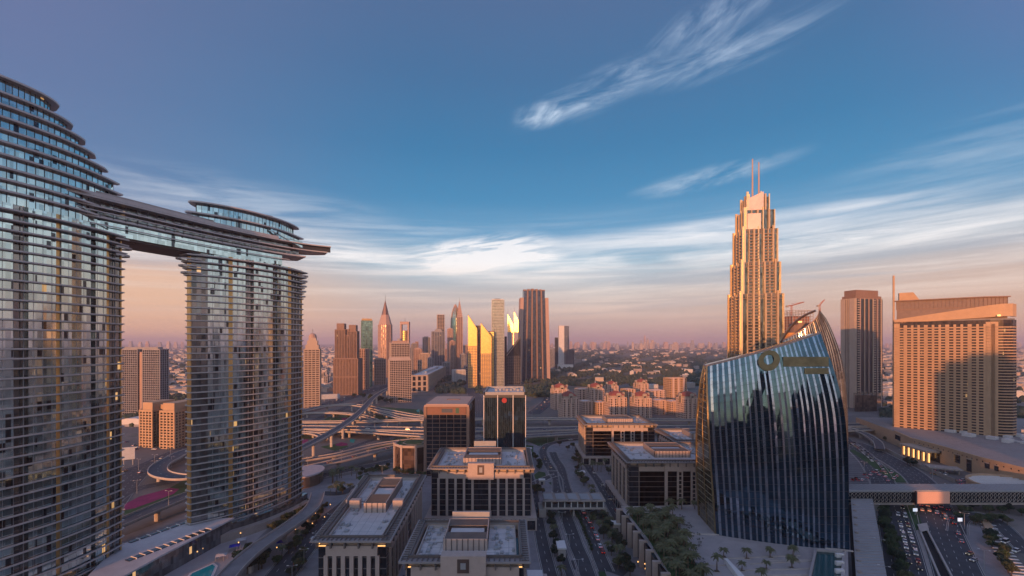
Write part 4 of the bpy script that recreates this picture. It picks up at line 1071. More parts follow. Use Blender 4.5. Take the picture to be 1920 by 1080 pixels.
# ------------------------------------------------------------- low-rise city
def lowhouse(x, y, w, d, h, rot):
    b = MB(); q = rect(x, y, w, d, rot); b.prism(q, 0, h)
    b.prism(rect(x + w * .12, y + d * .1, w * .42, d * .4, rot), h, h + 2.2)
    return b
rng = random.Random(3)
HM = [mat('villa_cream', (.48, .40, .33), .9, var=.1), mat('villa_pink', (.44, .33, .27), .9, var=.1), mat('villa_white', (.55, .51, .47), .9, var=.1), mat('villa_grey', (.32, .29, .27), .9, var=.1)]
cnt = 0
spots = []
while cnt < 230:
    z = rng.choice('abbcdda')
    if z == 'a': px, py = rng.uniform(236, 356), rng.uniform(668, 770)
    elif z == 'b': px, py = rng.uniform(597, 628), rng.uniform(668, 735)
    elif z == 'c': px, py = rng.uniform(1035, 1370), 652 + 60 * rng.random() ** .8
    else: px, py = rng.uniform(1655, 1925), rng.uniform(662, 760)
    x, y = G(px, py)
    if py > 735 and (px < 300): continue
    w, d, h = rng.uniform(12, 26), rng.uniform(12, 24), rng.uniform(6, 13)
    if y > 2500: w *= 1.6; h *= 1.3
    o = lowhouse(x, y, w, d, h, rng.uniform(-30, 30)).build('villa', HM[cnt % 4])
    where = {'a': 'between the two curved hotel towers', 'b': 'right of the slim domed tower', 'c': 'in the green suburb beyond the domed village', 'd': 'behind the brown hotel on the right'}[z]
    tag(o, ('cream', 'dusty pink', 'white', 'grey')[cnt % 4] + ' villa ' + where, 'villa', 'low villas ' + where)
    cnt += 1
big = MB()
for k in range(5200):
    y = 900 * (14 ** rng.random()); x = rng.uniform(-1.15, 1.15) * y
    fwd = x / y * F + 960
    if 1030 < fwd < 1380 and rng.random() < (.82 if y < 4200 else .4): continue
    if 905 < fwd < 1100 and y < 1900: continue
    if 560 < fwd < 905 and y < 1500: continue
    if 1010 < fwd < 1320 and y < 1050: continue
    w, d, h = rng.uniform(10, 30), rng.uniform(10, 26), rng.uniform(5, 14)
    if y > 3000: w *= 1.5; d *= 1.5; h *= 1.3
    big.cur = k % 4
    q = rect(x, y, w, d, rng.uniform(-30, 30)); big.prism(q, 0, h, bottom=False)
o = big.build('low_rise_city', HM, kind='stuff'); tag(o, 'endless sprawl of low pale houses reaching to the horizon', 'houses')

# ------------------------------------------------------------- towers right of the centre
Y = 480; t = thing('stepped_gold_tower', 'tallest stepped tower with gold fins and twin antennas above the curved glass office', 'skyscraper', (XX(1416, Y), Y, 0))
GOLDL = mat('gold_fin_highlight', (.78, .58, .34), .38, metal=.75, var=.06, scale=.1)  # lighter gold paints sun highlights on the edge and middle fins
BALC = mat('balcony_brown', (.26, .19, .14), .7)
GOLDM = mat('gold_fin', (.46, .34, .22), .5, metal=.5, var=.06, scale=.1)
GRG = glass('grey_green_glass', (.13, .145, .13), .7, .1, (1.5, 1.5, 3.3), .02, lit=.002)
cx, cy = XX(1416, Y + 22), Y + 22
BR = -8
tiers = [(0, 162, 42, 38), (162, 196, 37.5, 34), (196, 232, 33.5, 30), (232, 253, 29, 26), (253, 268, 21, 19)]
def loc2(u, v, rot=BR):
    return (cx + u * math.cos(R(rot)) - v * math.sin(R(rot)), cy + u * math.sin(R(rot)) + v * math.cos(R(rot)))
for ti, (z0, z1, w, d) in enumerate(tiers):
    q = [loc2(-w / 2, -d / 2), loc2(w / 2, -d / 2), loc2(w / 2, d / 2), loc2(-w / 2, d / 2)]
    MB().prism(q, z0, z1).build('glass_body', GRG, t)
    bal = MB(); nb = 7 if ti < 3 else 5
    for i in range(4):
        a, b = q[i], q[(i + 1) % 4]
        if not facing(a, b): continue
        n_b = nb if i % 2 == 0 else 6
        for k in range(n_b + 1):
            u = k / n_b; pt = lerp(a, b, u); L = math.dist(a, b); uu = ((b[0] - a[0]) / L, (b[1] - a[1]) / L)
            wd = 1.0 if k % 2 else 1.8
            ht = z1 + (3 if k % 3 == 0 else 0) + (ti == 4) * (3 if k > n_b / 2 else 0)
            MB().bar((pt[0] - uu[0] * wd / 2, pt[1] - uu[1] * wd / 2), (pt[0] + uu[0] * wd / 2, pt[1] + uu[1] * wd / 2), z0, ht, -.1, 1.3 if k % 2 else 2.1).build('fin_wall', GOLDL if k in (0, 3, n_b) else GOLDM, t)
            if k < n_b and (k % 3 != 0) and ti < 3:
                p1_ = lerp(a, b, (k + 1) / n_b)
                for zz in range(int((z1 - z0) / 3.3)):
                    bal.bar(pt, p1_, z0 + zz * 3.3, z0 + zz * 3.3 + 1.1, -.05, 1.7)
    if bal.f: bal.build('balconies', BALC, t, kind='stuff')
    q2 = inset(q, .4); MB().prism(q2, z1, z1 + .3).build('terrace_roof', ROOFG, t)
    if ti < 3:
        MB().prism(inset(q, 1.2), z1 - 5, z1 - .2).build('mechanical_band', BRONZE, t)
        bb = MB(); facade(bb, q[0], q[1], z1 - 5, z1 - 1, 1, 10, .5, .4, .3); bb.build('truss', TAND, t, kind='stuff')
MB().bar(loc2(-13, -14.5), loc2(0, -15.5), 232, 249, -1.5, 0).build('sail_wall', mat('rose_metal', (.62, .44, .36), .35, metal=.6), t)
MB().hexa([(*loc2(-12, -11.5), 252), (*loc2(4, -12.5), 252), (*loc2(4, -11), 252), (*loc2(-12, -10), 252)], [(*loc2(-12, -11.5), 266), (*loc2(4, -12.5), 273), (*loc2(4, -11), 273), (*loc2(-12, -10), 266)]).build('sail_wall', mat('rose_metal', (.62, .44, .36), .35, metal=.6), t)
for u in (-5, 1.5): MB().tube([(*loc2(u, -6), 250), (*loc2(u, -6), 311 if u < 0 else 307)], [1.1, .6], 8).build('antenna', PINK, t)

Y = 620; t = thing('unfinished_tower', 'unfinished concrete frame tower with red hoarding behind the pointed glass office', 'construction', (XX(1500, Y), Y, 0))
fp = ccw(foot(1474, 1528, Y, 34, 12)); zt = ZZ(582, Y)
MB().prism(inset(fp, 3), 0, zt - 8).build('core_wall', mat('red_hoarding', (.36, .16, .11), .8), t)
fr_ = MB(); q_ = fp
for i in range(4): facade(fr_, q_[i], q_[(i + 1) % 4], 60, zt, 24, 7, .7, .6, .4)
fr_.build('concrete_frame', CONC, t, kind='stuff')
def crane(label, px, pyb, pyt, Y, jib, ang):
    x = XX(px, Y); z0, z1 = ZZ(pyb, Y), ZZ(pyt, Y); c_ = thing('tower_crane', label, 'crane', (x, Y, z0), 'cranes on the unfinished tower')
    b = MB()
    for s1 in (-.8, .8):
        for s2 in (-.8, .8): b.tube([(x + s1, Y + s2, z0), (x + s1, Y + s2, z1)], .22, 4)
    for k in range(int((z1 - z0) / 2)): b.tube([(x - .8, Y - .8, z0 + k * 2), (x + .8, Y - .8, z0 + k * 2 + 2)], .14, 4)
    CR = mat('crane_red', (.40, .15, .09), .6)
    b.build('mast', CR, c_)
    ca, sa = math.cos(R(ang)), math.sin(R(ang))
    j = MB(); j.tube([(x, Y, z1), (x + jib * ca, Y, z1 + jib * sa)], .7, 4); j.tube([(x, Y, z1 + 2.5), (x + jib * .8 * ca, Y, z1 + jib * .8 * sa + .6)], .2, 4)
    j.build('jib', CR, c_)
    MB().tube([(x, Y, z1), (x - jib * .35 * ca, Y, z1 - .5)], .7, 4).build('counter_jib', CR, c_)
    MB().box(x - jib * .35 * ca - 1.5, x - jib * .35 * ca + 1.5, Y - 1, Y + 1, z1 - 2.4, z1).build('counterweight', CONC, c_)
crane('left red tower crane with a low jib on the unfinished tower', 1484, 592, 573, Y + 10, 18, 16)
crane('right red tower crane with a raised jib on the unfinished tower', 1537, 610, 572, Y + 12, 10, 48)

Y = 760; t = thing('striped_tower', 'tan tower with dark vertical window strips and brown crown left of the brown hotel', 'skyscraper', (XX(1616, Y), Y, 0))
cx, cy = XX(1617, Y), Y + 26
fp = [(XX(1577, Y + 22), Y + 22), (XX(1604, Y - 4), Y - 4), (XX(1655, Y + 14), Y + 14), (XX(1655, Y) - 10, Y + 50)]
fp = ccw(fp); zt = 183
MB().prism(fp, 0, zt).build('glass_body', WINDK, t)
i0 = min(range(4), key=lambda i: math.dist(fp[i], (XX(1577, Y + 22), Y + 22)))
A_, B_, C_ = fp[i0], fp[(i0 + 1) % 4], fp[(i0 + 2) % 4]
for u0, u1 in ((0, .30), (.36, .42), (.48, .54), (.60, .98)): MB().bar(lerp(A_, B_, u0), lerp(A_, B_, u1), 0, zt + 1, -.5, 1.0).build('wall_panel', BEIGE, t)
for k in range(7):
    u = .0 + k * .155; MB().bar(lerp(B_, C_, u), lerp(B_, C_, u + .022), 0, zt + 1, -.5, 1.0).build('fin_wall', PINK if k % 2 else BEIGE, t)
bal = MB()
for u0, u1 in ((.07, .155), (.66, .73), (.78, .84), (.9, .96)):
    for z in range(0, zt, 4): bal.bar(lerp(B_, C_, u0), lerp(B_, C_, u1), z, z + 1.3, -.2, 1.0)
bal.build('balconies', BEIGE, t, kind='stuff')
for sc, z0, z1 in ((.93, zt, zt + 5), (.80, zt + 5, zt + 15), ):
    q = scalep(fp, sc); MB().prism(q, z0, z1).build('crown', BROWNS, t)
    fb_ = MB(); [facade(fb_, q[i], q[(i + 1) % 4], z0, z1, 1, 14, .6, .5, .4) for i in range(4) if facing(q[i], q[(i + 1) % 4])]; fb_.build('crown_ribs', TAND, t, kind='stuff')
MB().prism(ccw([(XX(1603, 720), 720), (XX(1648, 720), 724), (XX(1652, 760), 760), (XX(1600, 760), 760)]), 0, 26).build('podium', GL_BROWN, t)

# ------------------------------------------------------------- brown hotel
t = thing('brown_hotel', 'massive tan hotel slab with curved end, window grid and long roof wing at the right', 'hotel', (470, 490, 0))
line = [(433, 514), (446, 502), (459, 490.5), (470, 480.5), (480, 471.5), (489, 463.5), (497.5, 459), (506, 458), (513, 461)]
back = [(520, 475), (515, 540), (470, 553), (449, 532)]
fp = ccw(line + back)
HG = glass('hotel_window', (.05, .035, .03), .3, .2, (1.4, 1.4, 2.95), .04, lit=.01, var=.6)
MB().prism(fp, 0, 133).build('glass_body', HG, t)
zw = lambda p: 131 + (514 - p[1]) / 56 * 5.5
bands, k_ = MB(), 0
L = line
acc = 0
def seg_at(s_):
    a = 0
    for i in range(len(L) - 1):
        l = math.dist(L[i], L[i + 1])
        if a + l >= s_ or i == len(L) - 2: return lerp(L[i], L[i + 1], (s_ - a) / l), i
        a += l
tot = sum(math.dist(L[i], L[i + 1]) for i in range(len(L) - 1))
grid = MB()
s_ = 0.0; col_ = 0
def wallstrip(sa, sb, z0, z1, o0, o1, name=None, m_=TAN):
    pts = [seg_at(sa)[0]] + [L[i] for i in range(1, len(L) - 1) if sa < sum(math.dist(L[j], L[j + 1]) for j in range(i)) < sb] + [seg_at(sb)[0]]
    b = MB() if name else grid
    for i in range(len(pts) - 1): b.bar(pts[i + 1], pts[i], z0, z1, o0, o1)
    if name: b.build(name, m_, t)
straight = tot - 28
x_ = 0
wallstrip(0, 5, 12, 131, -.3, 1.3, 'corner_pier')
x_ = 5
while x_ < straight:
    wallstrip(x_ + 3.3, x_ + 5.3 if col_ % 3 else x_ + 6.3, 12, 129, -.3, .5 if col_ % 3 else 1.1, 'pier')
    x_ += 5.3 if col_ % 3 else 6.3; col_ += 1
for k in range(40):
    z = 13 + k * 2.95
    if z > 127: break
    wallstrip(0, straight, z, z + 1.15, -.3, .4)
    wallstrip(straight, tot, z, z + 1.0, -.3, 2.6)
wallstrip(straight - 1, straight + 8, 12, 131, -.3, 1.7, 'corner_pier')
grid.build('floor_bands', TAN, t, kind='stuff')
fa = MB()
for i in range(len(L) - 1):
    a, b = L[i + 1], L[i]
    def o_(p, q2, o): 
        dx_, dy_ = q2[0] - p[0], q2[1] - p[1]; l = math.hypot(dx_, dy_); return (dy_ / l * o, -dx_ / l * o)
    n0 = o_(a, b, 2.8)
    za, zb = 135.5 + (514 - a[1]) / 56 * 14, 135.5 + (514 - b[1]) / 56 * 14
    fa.hexa([(*b, zw(b)), (*a, zw(a)), (a[0] + n0[0], a[1] + n0[1], zw(a)), (b[0] + n0[0], b[1] + n0[1], zw(b))][::-1], [(*b, zb), (*a, za), (a[0] + n0[0], a[1] + n0[1], za), (b[0] + n0[0], b[1] + n0[1], zb)][::-1])
fa.build('fascia', TAN, t)
MB().prism(inset(fp, 1), 133, 134.5).build('roof', ROOFG, t)
wing = ccw([(437, 515), (487, 468), (506, 463), (513, 478), (470, 545)])
MB().prism(wing, 134.5, 156).build('roof_wing', mat('wing_grey_brown', (.22, .16, .13), .7), t)
wb = MB(); 
for i in range(5):
    a, b = wing[i], wing[(i + 1) % 5]
    if facing(a, b): facade(wb, a, b, 147, 156.4, 1, max(2, int(math.dist(a, b) / 3)), .8, .35, .5)
wb.build('roof_truss', TAND, t, kind='stuff')
MB().prism(inset(wing, -2), 156.4, 157.4).build('roof_slab', TAND, t)
MB().hexa([(439, 514, 157.4), (452, 503, 157.4), (456, 510, 157.4), (443, 520, 157.4)], [(439, 514, 166), (448, 506, 166), (451, 511, 166), (443, 520, 166)]).build('stair_tower', TAN, t)
MB().tube([(434.8, 516.5, 0), (434.8, 516.5, 186)], 1.0, 8).build('mast', TAN, t)
for px_ in (1840, 1870):
    pass
lamp = MB(); lamp.box(491.5, 493.3, 457.6, 459.2, 136.5, 138.2); lamp.build('flood_lamp', PLINE, t)

# shopping mall podium in front of the hotel
t = thing('mall_podium', 'long tan mall wall with dark windows and lit entrance columns below the brown hotel', 'shopping mall', (*G(1780, 870), 0))
fl = [G(1677, 834), G(1712, 852), G(1775, 872), G(1838, 893), G(1935, 921)]
fp = ccw(fl + [(720, 330), (720, 560), (440, 580)])
MB().prism(fp, 0, 14).build('wall', TAN, t)
MB().prism(inset(fp, 1.0), 14, 14.4).build('roof', mat('mall_roof', (.27, .25, .24), .85, stain=.4), t)
ml = random.Random(9); cl = MB()
for k in range(150):
    y = ml.uniform(335, 520); x = ml.uniform(470, 700) + (430 - y) * .3
    cl.prism(rect(x, y, ml.uniform(3, 12), ml.uniform(3, 9), 20), 14.4, 14.4 + ml.uniform(1, 4))
cl.build('roof_plant', ROOFW, t, kind='stuff')
pr = MB(); pr.bar(fl[0], fl[1], 14, 15.5, -1, .4); [pr.bar(fl[i], fl[i + 1], 14, 16, -1, .4) for i in range(1, 4)]
pr.build('parapet', TAN, t)
for u0, u1, z0, z1, i in ((.05, .35, 7, 12, 0), (.15, .30, 8, 11, 1), (.42, .58, 8, 11, 1), (.7, .86, 8, 11, 1), (.25, .42, 5, 12, 2), (.62, .76, 1, 11, 2), (.1, .2, 8, 12, 3), (.3, .38, 8, 12, 3)):
    wi_ = MB().bar(lerp(fl[i], fl[i + 1], u0), lerp(fl[i], fl[i + 1], u1), z0, z1, -.3, .25).build('window', WINDK, t)
    MB().bar(lerp(fl[i], fl[i + 1], u0), lerp(fl[i], fl[i + 1], u1), z1 + .02, z1 + .6, -.3, .6).build('window_hood', BEIGE, wi_)
wd = MB()
for i in range(1, 4):
    for k in range(7): wd.bar(lerp(fl[i], fl[i + 1], (k + .3) / 7), lerp(fl[i], fl[i + 1], (k + .45) / 7), 12.2, 13.2, -.2, .12)
wd.build('small_windows', WINDK, t, kind='stuff')
pa, pb = lerp(fl[1], fl[2], -.02), lerp(fl[1], fl[2], .82)
MB().bar(pa, pb, 9.0, 10.6, 0, 12).build('porch_roof', BEIGE, t)
MB().bar(pa, pb, 0, 9, .2, .5).build('entrance_glass', WINDK, t)
for k in range(6):
    u = .04 + k * .184; p_, q_ = lerp(pa, pb, u), lerp(pa, pb, u + .045)
    MB().bar(p_, q_, 0, 9, 9.5, 11.2).build('column', TAN, t)
    MB().bar(lerp(p_, q_, 1.2), lerp(p_, q_, 2.0), .5, 8.6, 9.8, 10.2).build('light_strip', PLINE, t)
# round roof court
cc = G(1905, 905, 8)
ct = thing('round_court', 'round walled court with white striped canopy roof at the mall corner', 'canopy', (*cc, 0))
MB().prism(circ(cc, 27, 28, .9), 0, 5.5).build('wall', TAN, ct)
rm = MB(); o1, o2 = circ(cc, 27.6, 28, .9), circ(cc, 26, 28, .9)
for i in range(28):
    q = (i + 1) % 28; rm.prism([o1[i], o1[q], o2[q], o2[i]], 5.5, 7.6)
rm.build('rim', TAN, ct)
MB().prism(circ(cc, 25.9, 28, .9), 5.5, 5.7).build('court_floor', mat('court_dark', (.08, .07, .07), .8), ct)
for k in range(13):
    yy = -22 + k * 3.6; hw = 25 * math.sqrt(max(0, 1 - (yy / 24.5) ** 2))
    if hw > 4: MB().hexa([(cc[0] - hw, cc[1] + yy, 5.9), (cc[0] + hw, cc[1] + yy, 5.9), (cc[0] + hw, cc[1] + yy + 2.3, 5.9), (cc[0] - hw, cc[1] + yy + 2.3, 5.9)], [(cc[0] - hw, cc[1] + yy, 6.6), (cc[0] + hw, cc[1] + yy, 6.6), (cc[0] + hw, cc[1] + yy + 2.3, 6.3), (cc[0] - hw, cc[1] + yy + 2.3, 6.3)]).build('canopy_slat', WHITE, ct)
# low kiosks and retaining wall in front of the mall
rw = thing('ramp_wall', 'long low retaining wall with dark poster boards along the mall ramp', 'wall', (*G(1700, 868), 0))
wp_ = spline([G(1640, 836), G(1665, 848), G(1712, 872), G(1760, 893), G(1790, 905)], 5)
b = MB(); [b.bar(wp_[i], wp_[i + 1], 0, 3.2, -.6, 0) for i in range(len(wp_) - 1)]; b.build('wall', CONC, rw)
b = MB(); b.bar(wp_[9], wp_[10], .6, 3.0, .02, .2); b.build('poster_board', DKMETAL, rw)
vl = thing('valet_pavilion', 'flat roofed open pavilion by the mall drop-off', 'pavilion', (*G(1765, 886), 0))
c = G(1768, 886)
MB().prism(rect(*c, 22, 12, -25), 3.8, 4.8).build('roof', CONC, vl)
for a, b in ((-9, -4), (9, -4), (9, 4), (-9, 4), (0, -4), (0, 4)):
    q = rect(c[0] + a * .9 + b * .42, c[1] + b * .9 - a * .42, .7, .7); MB().prism(q, 0, 3.8).build('post', CONC, vl)

# ------------------------------------------------------------- office district
OFG = glass('office_glass', (.030, .036, .048), .4, .1, (1.5, 1.5, 3.8), .02, lit=.003, var=.5)
SPAN = mat('spandrel_line', (.20, .18, .17), .5, metal=.3)
CORN = mat('cornice_grey', (.30, .275, .265), .75, var=.1, stain=.2)
LOUV = mat('roof_louvre', (.15, .135, .13), .6, metal=.3)
EMB = mat('brown_emblem', (.10, .065, .055), .6)
def edge_detail(t, a, b, z0, z1, corner, npil, pw, floors, centre=None, out=1.0, stone=STONE):
    """one wall: bare glass corners, stone piers between, stone head band"""
    L = math.dist(a, b); c0, c1 = lerp(a, b, corner), lerp(a, b, 1 - corner)
    sp = MB(); h = (z1 - z0) / floors
    for k in range(floors + 1): sp.bar(a, b, z0 + k * h - .15, z0 + k * h + .15, -.1, .22)
    sp.build('spandrel_lines', SPAN, t, kind='stuff')
    MB().bar(c0, c1, z1 - 3.2, z1 + .6, -.1, out).build('stone_head_band', stone, t)
    n = npil
    for k in range(n - 1):
        uu = ((b[0] - a[0]) / L, (b[1] - a[1]) / L); p, q = lerp(c0, c1, k / (n - 1)), lerp(c0, c1, (k + 1) / (n - 1)); w2_ = pw / 2 + .02
        if math.dist(p, q) > pw + .6:
            MB().bar((p[0] + uu[0] * w2_, p[1] + uu[1] * w2_), (q[0] - uu[0] * w2_, q[1] - uu[1] * w2_), z0 + .2, z1 - 3.3, .0, .08).build('window_bay', OFG, t)
    for k in range(n):
        u = k / (n - 1)
        if centre and centre[0] < u < centre[1]: continue
        p = lerp(c0, c1, u); uu = ((b[0] - a[0]) / L, (b[1] - a[1]) / L); w = pw
        s0 = max(0, 0) ; pa_, pb_ = (p[0] - uu[0] * w / 2, p[1] - uu[1] * w / 2), (p[0] + uu[0] * w / 2, p[1] + uu[1] * w / 2)
        MB().bar(pa_, pb_, z0, z1 - 3.2, -.1, out - .02).build('pillar', stone, t)
def cornice(t, fp, z, over=2.4, glow=()):
    """overhanging flat slab on a recessed louvred frieze, open frame on top"""
    o = inset(fp, -over)
    fr_ = MB(); i_ = inset(fp, -.3)
    fz = MB(); q0 = inset(fp, .5)
    for i in range(4): fz.bar(q0[i], q0[(i + 1) % 4], z + .42, z + 2.38, -.8, 0)
    fz.build('frieze', BEIGE, t)
    for i in range(4):
        a, b = i_[i], i_[(i + 1) % 4]
        if facing(a, b, -.6):
            n = max(3, round(math.dist(a, b) / 5))
            for k in range(n + 1):
                p = lerp(a, b, k / n); fr_.bar(p, lerp(p, b, .5 / max(.6, math.dist(p, b))) if k < n else lerp(a, p, 1), z, z + 2.4, -.2, over * .7)
            MB().bar(lerp(a, b, .02), lerp(a, b, .98), z + .25, z + .45, -.25, .12).build('cornice_lamp_strip', PLINE if i in glow else LOUV, t)
    fr_.build('brackets', LOUV, t, kind='stuff')
    rim = MB(); q2 = inset(fp, 1.2)
    for i in range(4):
        j = (i + 1) % 4
        rim.hexa([(*o[i], z + 2.4), (*o[j], z + 2.4), (*q2[j], z + 2.4), (*q2[i], z + 2.4)], [(*o[i], z + 3.0), (*o[j], z + 3.0), (*q2[j], z + 3.0), (*q2[i], z + 3.0)])
    rim.build('cornice_slab', CORN, t)
    sl = MB(); q3 = inset(fp, -over + .6); q4 = inset(fp, .4)
    for i in range(4):
        a, b = q3[i], q3[(i + 1) % 4]; n = int(math.dist(a, b) / 1.7)
        for k in range(n): sl.bar(lerp(a, b, (k + .1) / n), lerp(a, b, (k + .35) / n), 3.02 + z, 3.35 + z, -2.6, 0)
        sl.bar(q4[i], q4[(i + 1) % 4], z + 3.02, z + 4.0, -.5, 0)
    sl.build('cornice_slats', LOUV, t, kind='stuff')
    MB().prism(inset(fp, 2.6), z + .5, z + 1.4).build('roof', ROOFW, t)
    pp = MB(); q5 = inset(fp, 2.4)
    for i in range(4): pp.bar(q5[i], q5[(i + 1) % 4], z + .5, z + 2.6, -.4, 0)
    pp.build('parapet', CONCL, t)
def plant(t, fp, z, f0=.32, f1=.68, g0=.2, g1=.85, h=4.2, long_='y'):
    """screened plant court with pergola louvres"""
    A_, B_, C_, D_ = fp
    def P(u, v): return lerp(lerp(A_, B_, u), lerp(D_, C_, u), v)
    q = ccw([P(f0, g0), P(f1, g0), P(f1, g1), P(f0, g1)])
    w = MB()
    for i in range(4): w.bar(q[i], q[(i + 1) % 4], z, z + h, -.4, 0)
    w.build('plant_screen', STONE, t)
    rb = MB()
    for i in range(4):
        n = int(math.dist(q[i], q[(i + 1) % 4]) / 2)
        for k in range(n): rb.bar(lerp(q[i], q[(i + 1) % 4], (k + .4) / n), lerp(q[i], q[(i + 1) % 4], (k + .55) / n), z, z + h, -.05, .18)
    rb.build('screen_ribs', LOUV, t, kind='stuff')
    for v0, v1 in ((.06, .34), (.66, .95)):
        MB().prism(ccw([P(f0 + .012, g0 + (g1 - g0) * v0), P(f1 - .012, g0 + (g1 - g0) * v0), P(f1 - .012, g0 + (g1 - g0) * v1), P(f0 + .012, g0 + (g1 - g0) * v1)]), z + .02, z + .1).build('plant_floor', ROOFG, t)
        g = MB()
        for k in range(9):
            v = g0 + (g1 - g0) * (v0 + (v1 - v0) * k / 9); g.bar(P(f0 + .01, v), P(f1 - .01, v), z + h - .5, z + h - .1, -.2, .2)
        g.build('pergola', LOUV, t)
    MB().prism(ccw([P(f0 + .04, g0 + (g1 - g0) * .4), P(f1 - .04, g0 + (g1 - g0) * .4), P(f1 - .04, g0 + (g1 - g0) * .62), P(f0 + .04, g0 + (g1 - g0) * .62)]), z, z + h - 1).build('plant_room', ROOFW, t)
    un = MB()
    for k in range(5):
        p = P(f0 + .06 + .05 * (k % 3), g0 + (g1 - g0) * (.1 + .2 * (k % 4))); un.prism(rect(*p, 2.2, 2.6), z, z + 1.8)
    un.build('air_handlers', GREYP, t, kind='stuff')
    rr = random.Random(hash(round(z * 10 + f0 * 100)) % 1000)
    cl = MB()
    for k in range(46):
        p = P(rr.choice((rr.uniform(.08, f0 - .05), rr.uniform(f1 + .05, .92))), rr.uniform(.1, .9)); s_ = rr.uniform(.5, 1.5)
        cl.prism(rect(*p, s_, s_ * 1.4), z, z + rr.uniform(.4, 1.1))
    for k in range(3):
        a = P(.1, .2 + .3 * k); b = P(f0 - .03, .2 + .3 * k); cl.tube([(*a, z + .25), (*b, z + .25)], .14, 4)
    cl.build('roof_clutter', GREYP, t, kind='stuff')
    se = MB()
    for k in range(1, 8):
        for a, b in ((P(.07, k / 8), P(.93, k / 8)), (P(k / 8, .06), P(k / 8, .94))): se.bar(a, b, z + .005, z + .02, -.09, .09)
    se.build('roof_seams', GREYP, t, kind='stuff')
def office(label, fp, z, floors, front, side, pw=1.5, glow=(), pl=None, crest=None, podium=None, group='stone and glass office blocks'):
    fp = ccw(fp); k = min(range(4), key=lambda i: fp[i][0] * .3 + fp[i][1] * 1.0); fp = fp[k:] + fp[:k]   # front-left corner first
    if fp[1][1] > fp[3][1]: pass
    t = thing('office_block', label, 'office building', (*cen(fp), 0), group)
    z0 = 0
    if podium:
        MB().prism(inset(fp, -podium[0]), 0, podium[1]).build('podium', STONE, t)
        q = inset(fp, -podium[0] - .02)
        for i in range(4):
            a, b = q[i], q[(i + 1) % 4]
            if facing(a, b):
                n = max(3, round(math.dist(a, b) / 6.5))
                for k in range(n):
                    MB().bar(lerp(a, b, (k + .15) / n), lerp(a, b, (k + .85) / n), .6, podium[1] - 1.6, -.3, .12).build('window', WINDK, t)
        z0 = podium[1]
    MB().prism(fp, z0, z + .4).build('glass_body', OFG, t)
    for i in range(4):
        a, b = fp[i], fp[(i + 1) % 4]
        if facing(a, b):
            c_, n_p, cen_, w_ = (front if i == 0 else side)
            edge_detail(t, a, b, z0, z, c_, n_p, w_, floors, cen_)
    cornice(t, fp, z, glow=glow)
    if pl: plant(t, fp, z + 1.4, *pl)
    if crest:
        u0, u1, hh = crest; a, b = fp[0], fp[1]
        cp_ = MB().bar(lerp(a, b, u0), lerp(a, b, u1), z - 3.3, z + hh, -1.0, 2.9).build('crest_panel', STONE, t)
        m = (u0 + u1) / 2; w_ = (u1 - u0) * .13
        MB().bar(lerp(a, b, m - w_), lerp(a, b, m + w_), z - .4, z + hh - 1.0, 2.92, 3.1).build('emblem', EMB, cp_)
        MB().bar(lerp(a, b, m - w_ * .45), lerp(a, b, m + w_ * .45), z + .9, z + hh - 2.2, 3.12, 3.2).build('emblem_core', GREYP, cp_)
        d = fp[3], fp[2]; MB().bar(lerp(d[0], d[1], u0), lerp(d[0], d[1], u1), z + 2, z + hh + 2.2, 0, .8).build('rear_screen', GREYP, t)
    return t
# B: centre
tB = office('office block in the centre with a raised orange crest panel and nine pale pillars', [(-47.5, 268), (11, 268), (10.5, 316), (-48, 316)], 33, 8, (.07, 11, (.42, .58), 1.35), (.12, 7, None, 1.3), pl=(.30, .70, .25, .85), crest=(.37, .63, 6.2), podium=(3.5, 7.5))
MB().bar((-28, 264), (-12, 264), 0, 12, 0, 3).build('portal_frame', STONE, tB); MB().bar((-25, 260.9), (-15, 260.9), 0, 8, .1, .25).build('portal_glass', WINDK, tB)
# A: left front
tA = office('office block with the long roof and deep plant court at the left front', [(-73, 171), (-47.5, 171), (-50, 251), (-80, 251)], 33, 8, (.12, 7, None, 1.5), (.06, 12, (.5, .62), 1.3), glow=(0, 1, 3), pl=(.36, .72, .38, .86))
for u in ((.02, .2), (.8, .98)):
    a, b = (-74, 205), (-49, 205)
    MB().bar(lerp(a, b, u[0]), lerp(a, b, u[1]), 33.5, 38.5, -3, 0).build('stair_head', STONE, tA)
MB().bar((-75, 206), (-77.5, 228), 33.5, 38.4, -.5, 0).build('side_screen', GREYP, tA)
# C: centre front
tC = office('nearest office block at the bottom edge with emblem panel and paved roof courts', [(-36, 155), (4, 155), (3.6, 187), (-36.5, 187)], 33, 8, (.04, 8, None, 1.2), (.1, 6, None, 1.3), glow=(0,), pl=(.28, .68, .3, .92), crest=(.30, .68, 5.2))
# terraces beside C
tr = thing('roof_terrace', 'low paved terrace roof with shrubs and lounge seats right of the nearest office block', 'terrace', (10, 165, 0))
MB().prism([(6.5, 120), (17, 120), (15, 196), (5.5, 196)], 0, 10).build('podium', CONCL, tr)
MB().prism([(6.9, 121), (16, 121), (14.2, 195), (5.9, 195)], 10, 10.12).build('terrace_floor', PAVEP, tr)
for y in range(140, 192, 9):
    MB().prism(rect(9.5, y, 2.2, 1.5), 10.1, 11).build('planter', SOIL, tr); MB().prism(rect(12.2, y + 3, 1.4, 1.4), 10.1, 10.9).build('seat', DKMETAL, tr)
MB().prism(rect(9.6, 190, 6.4, 5), 12.8, 13.4).build('pergola_roof', WHITE, tr)
for a, b in ((-2.6, -2), (2.6, -2), (2.6, 2), (-2.6, 2)): MB().prism(rect(9.6 + a, 190 + b, .4, .4), 10.1, 12.8).build('pergola_post', WHITE, tr)
tl = thing('roof_terrace', 'sloping strip of paved terrace with small square lanterns left of the nearest office block', 'terrace', (-42, 165, 0))
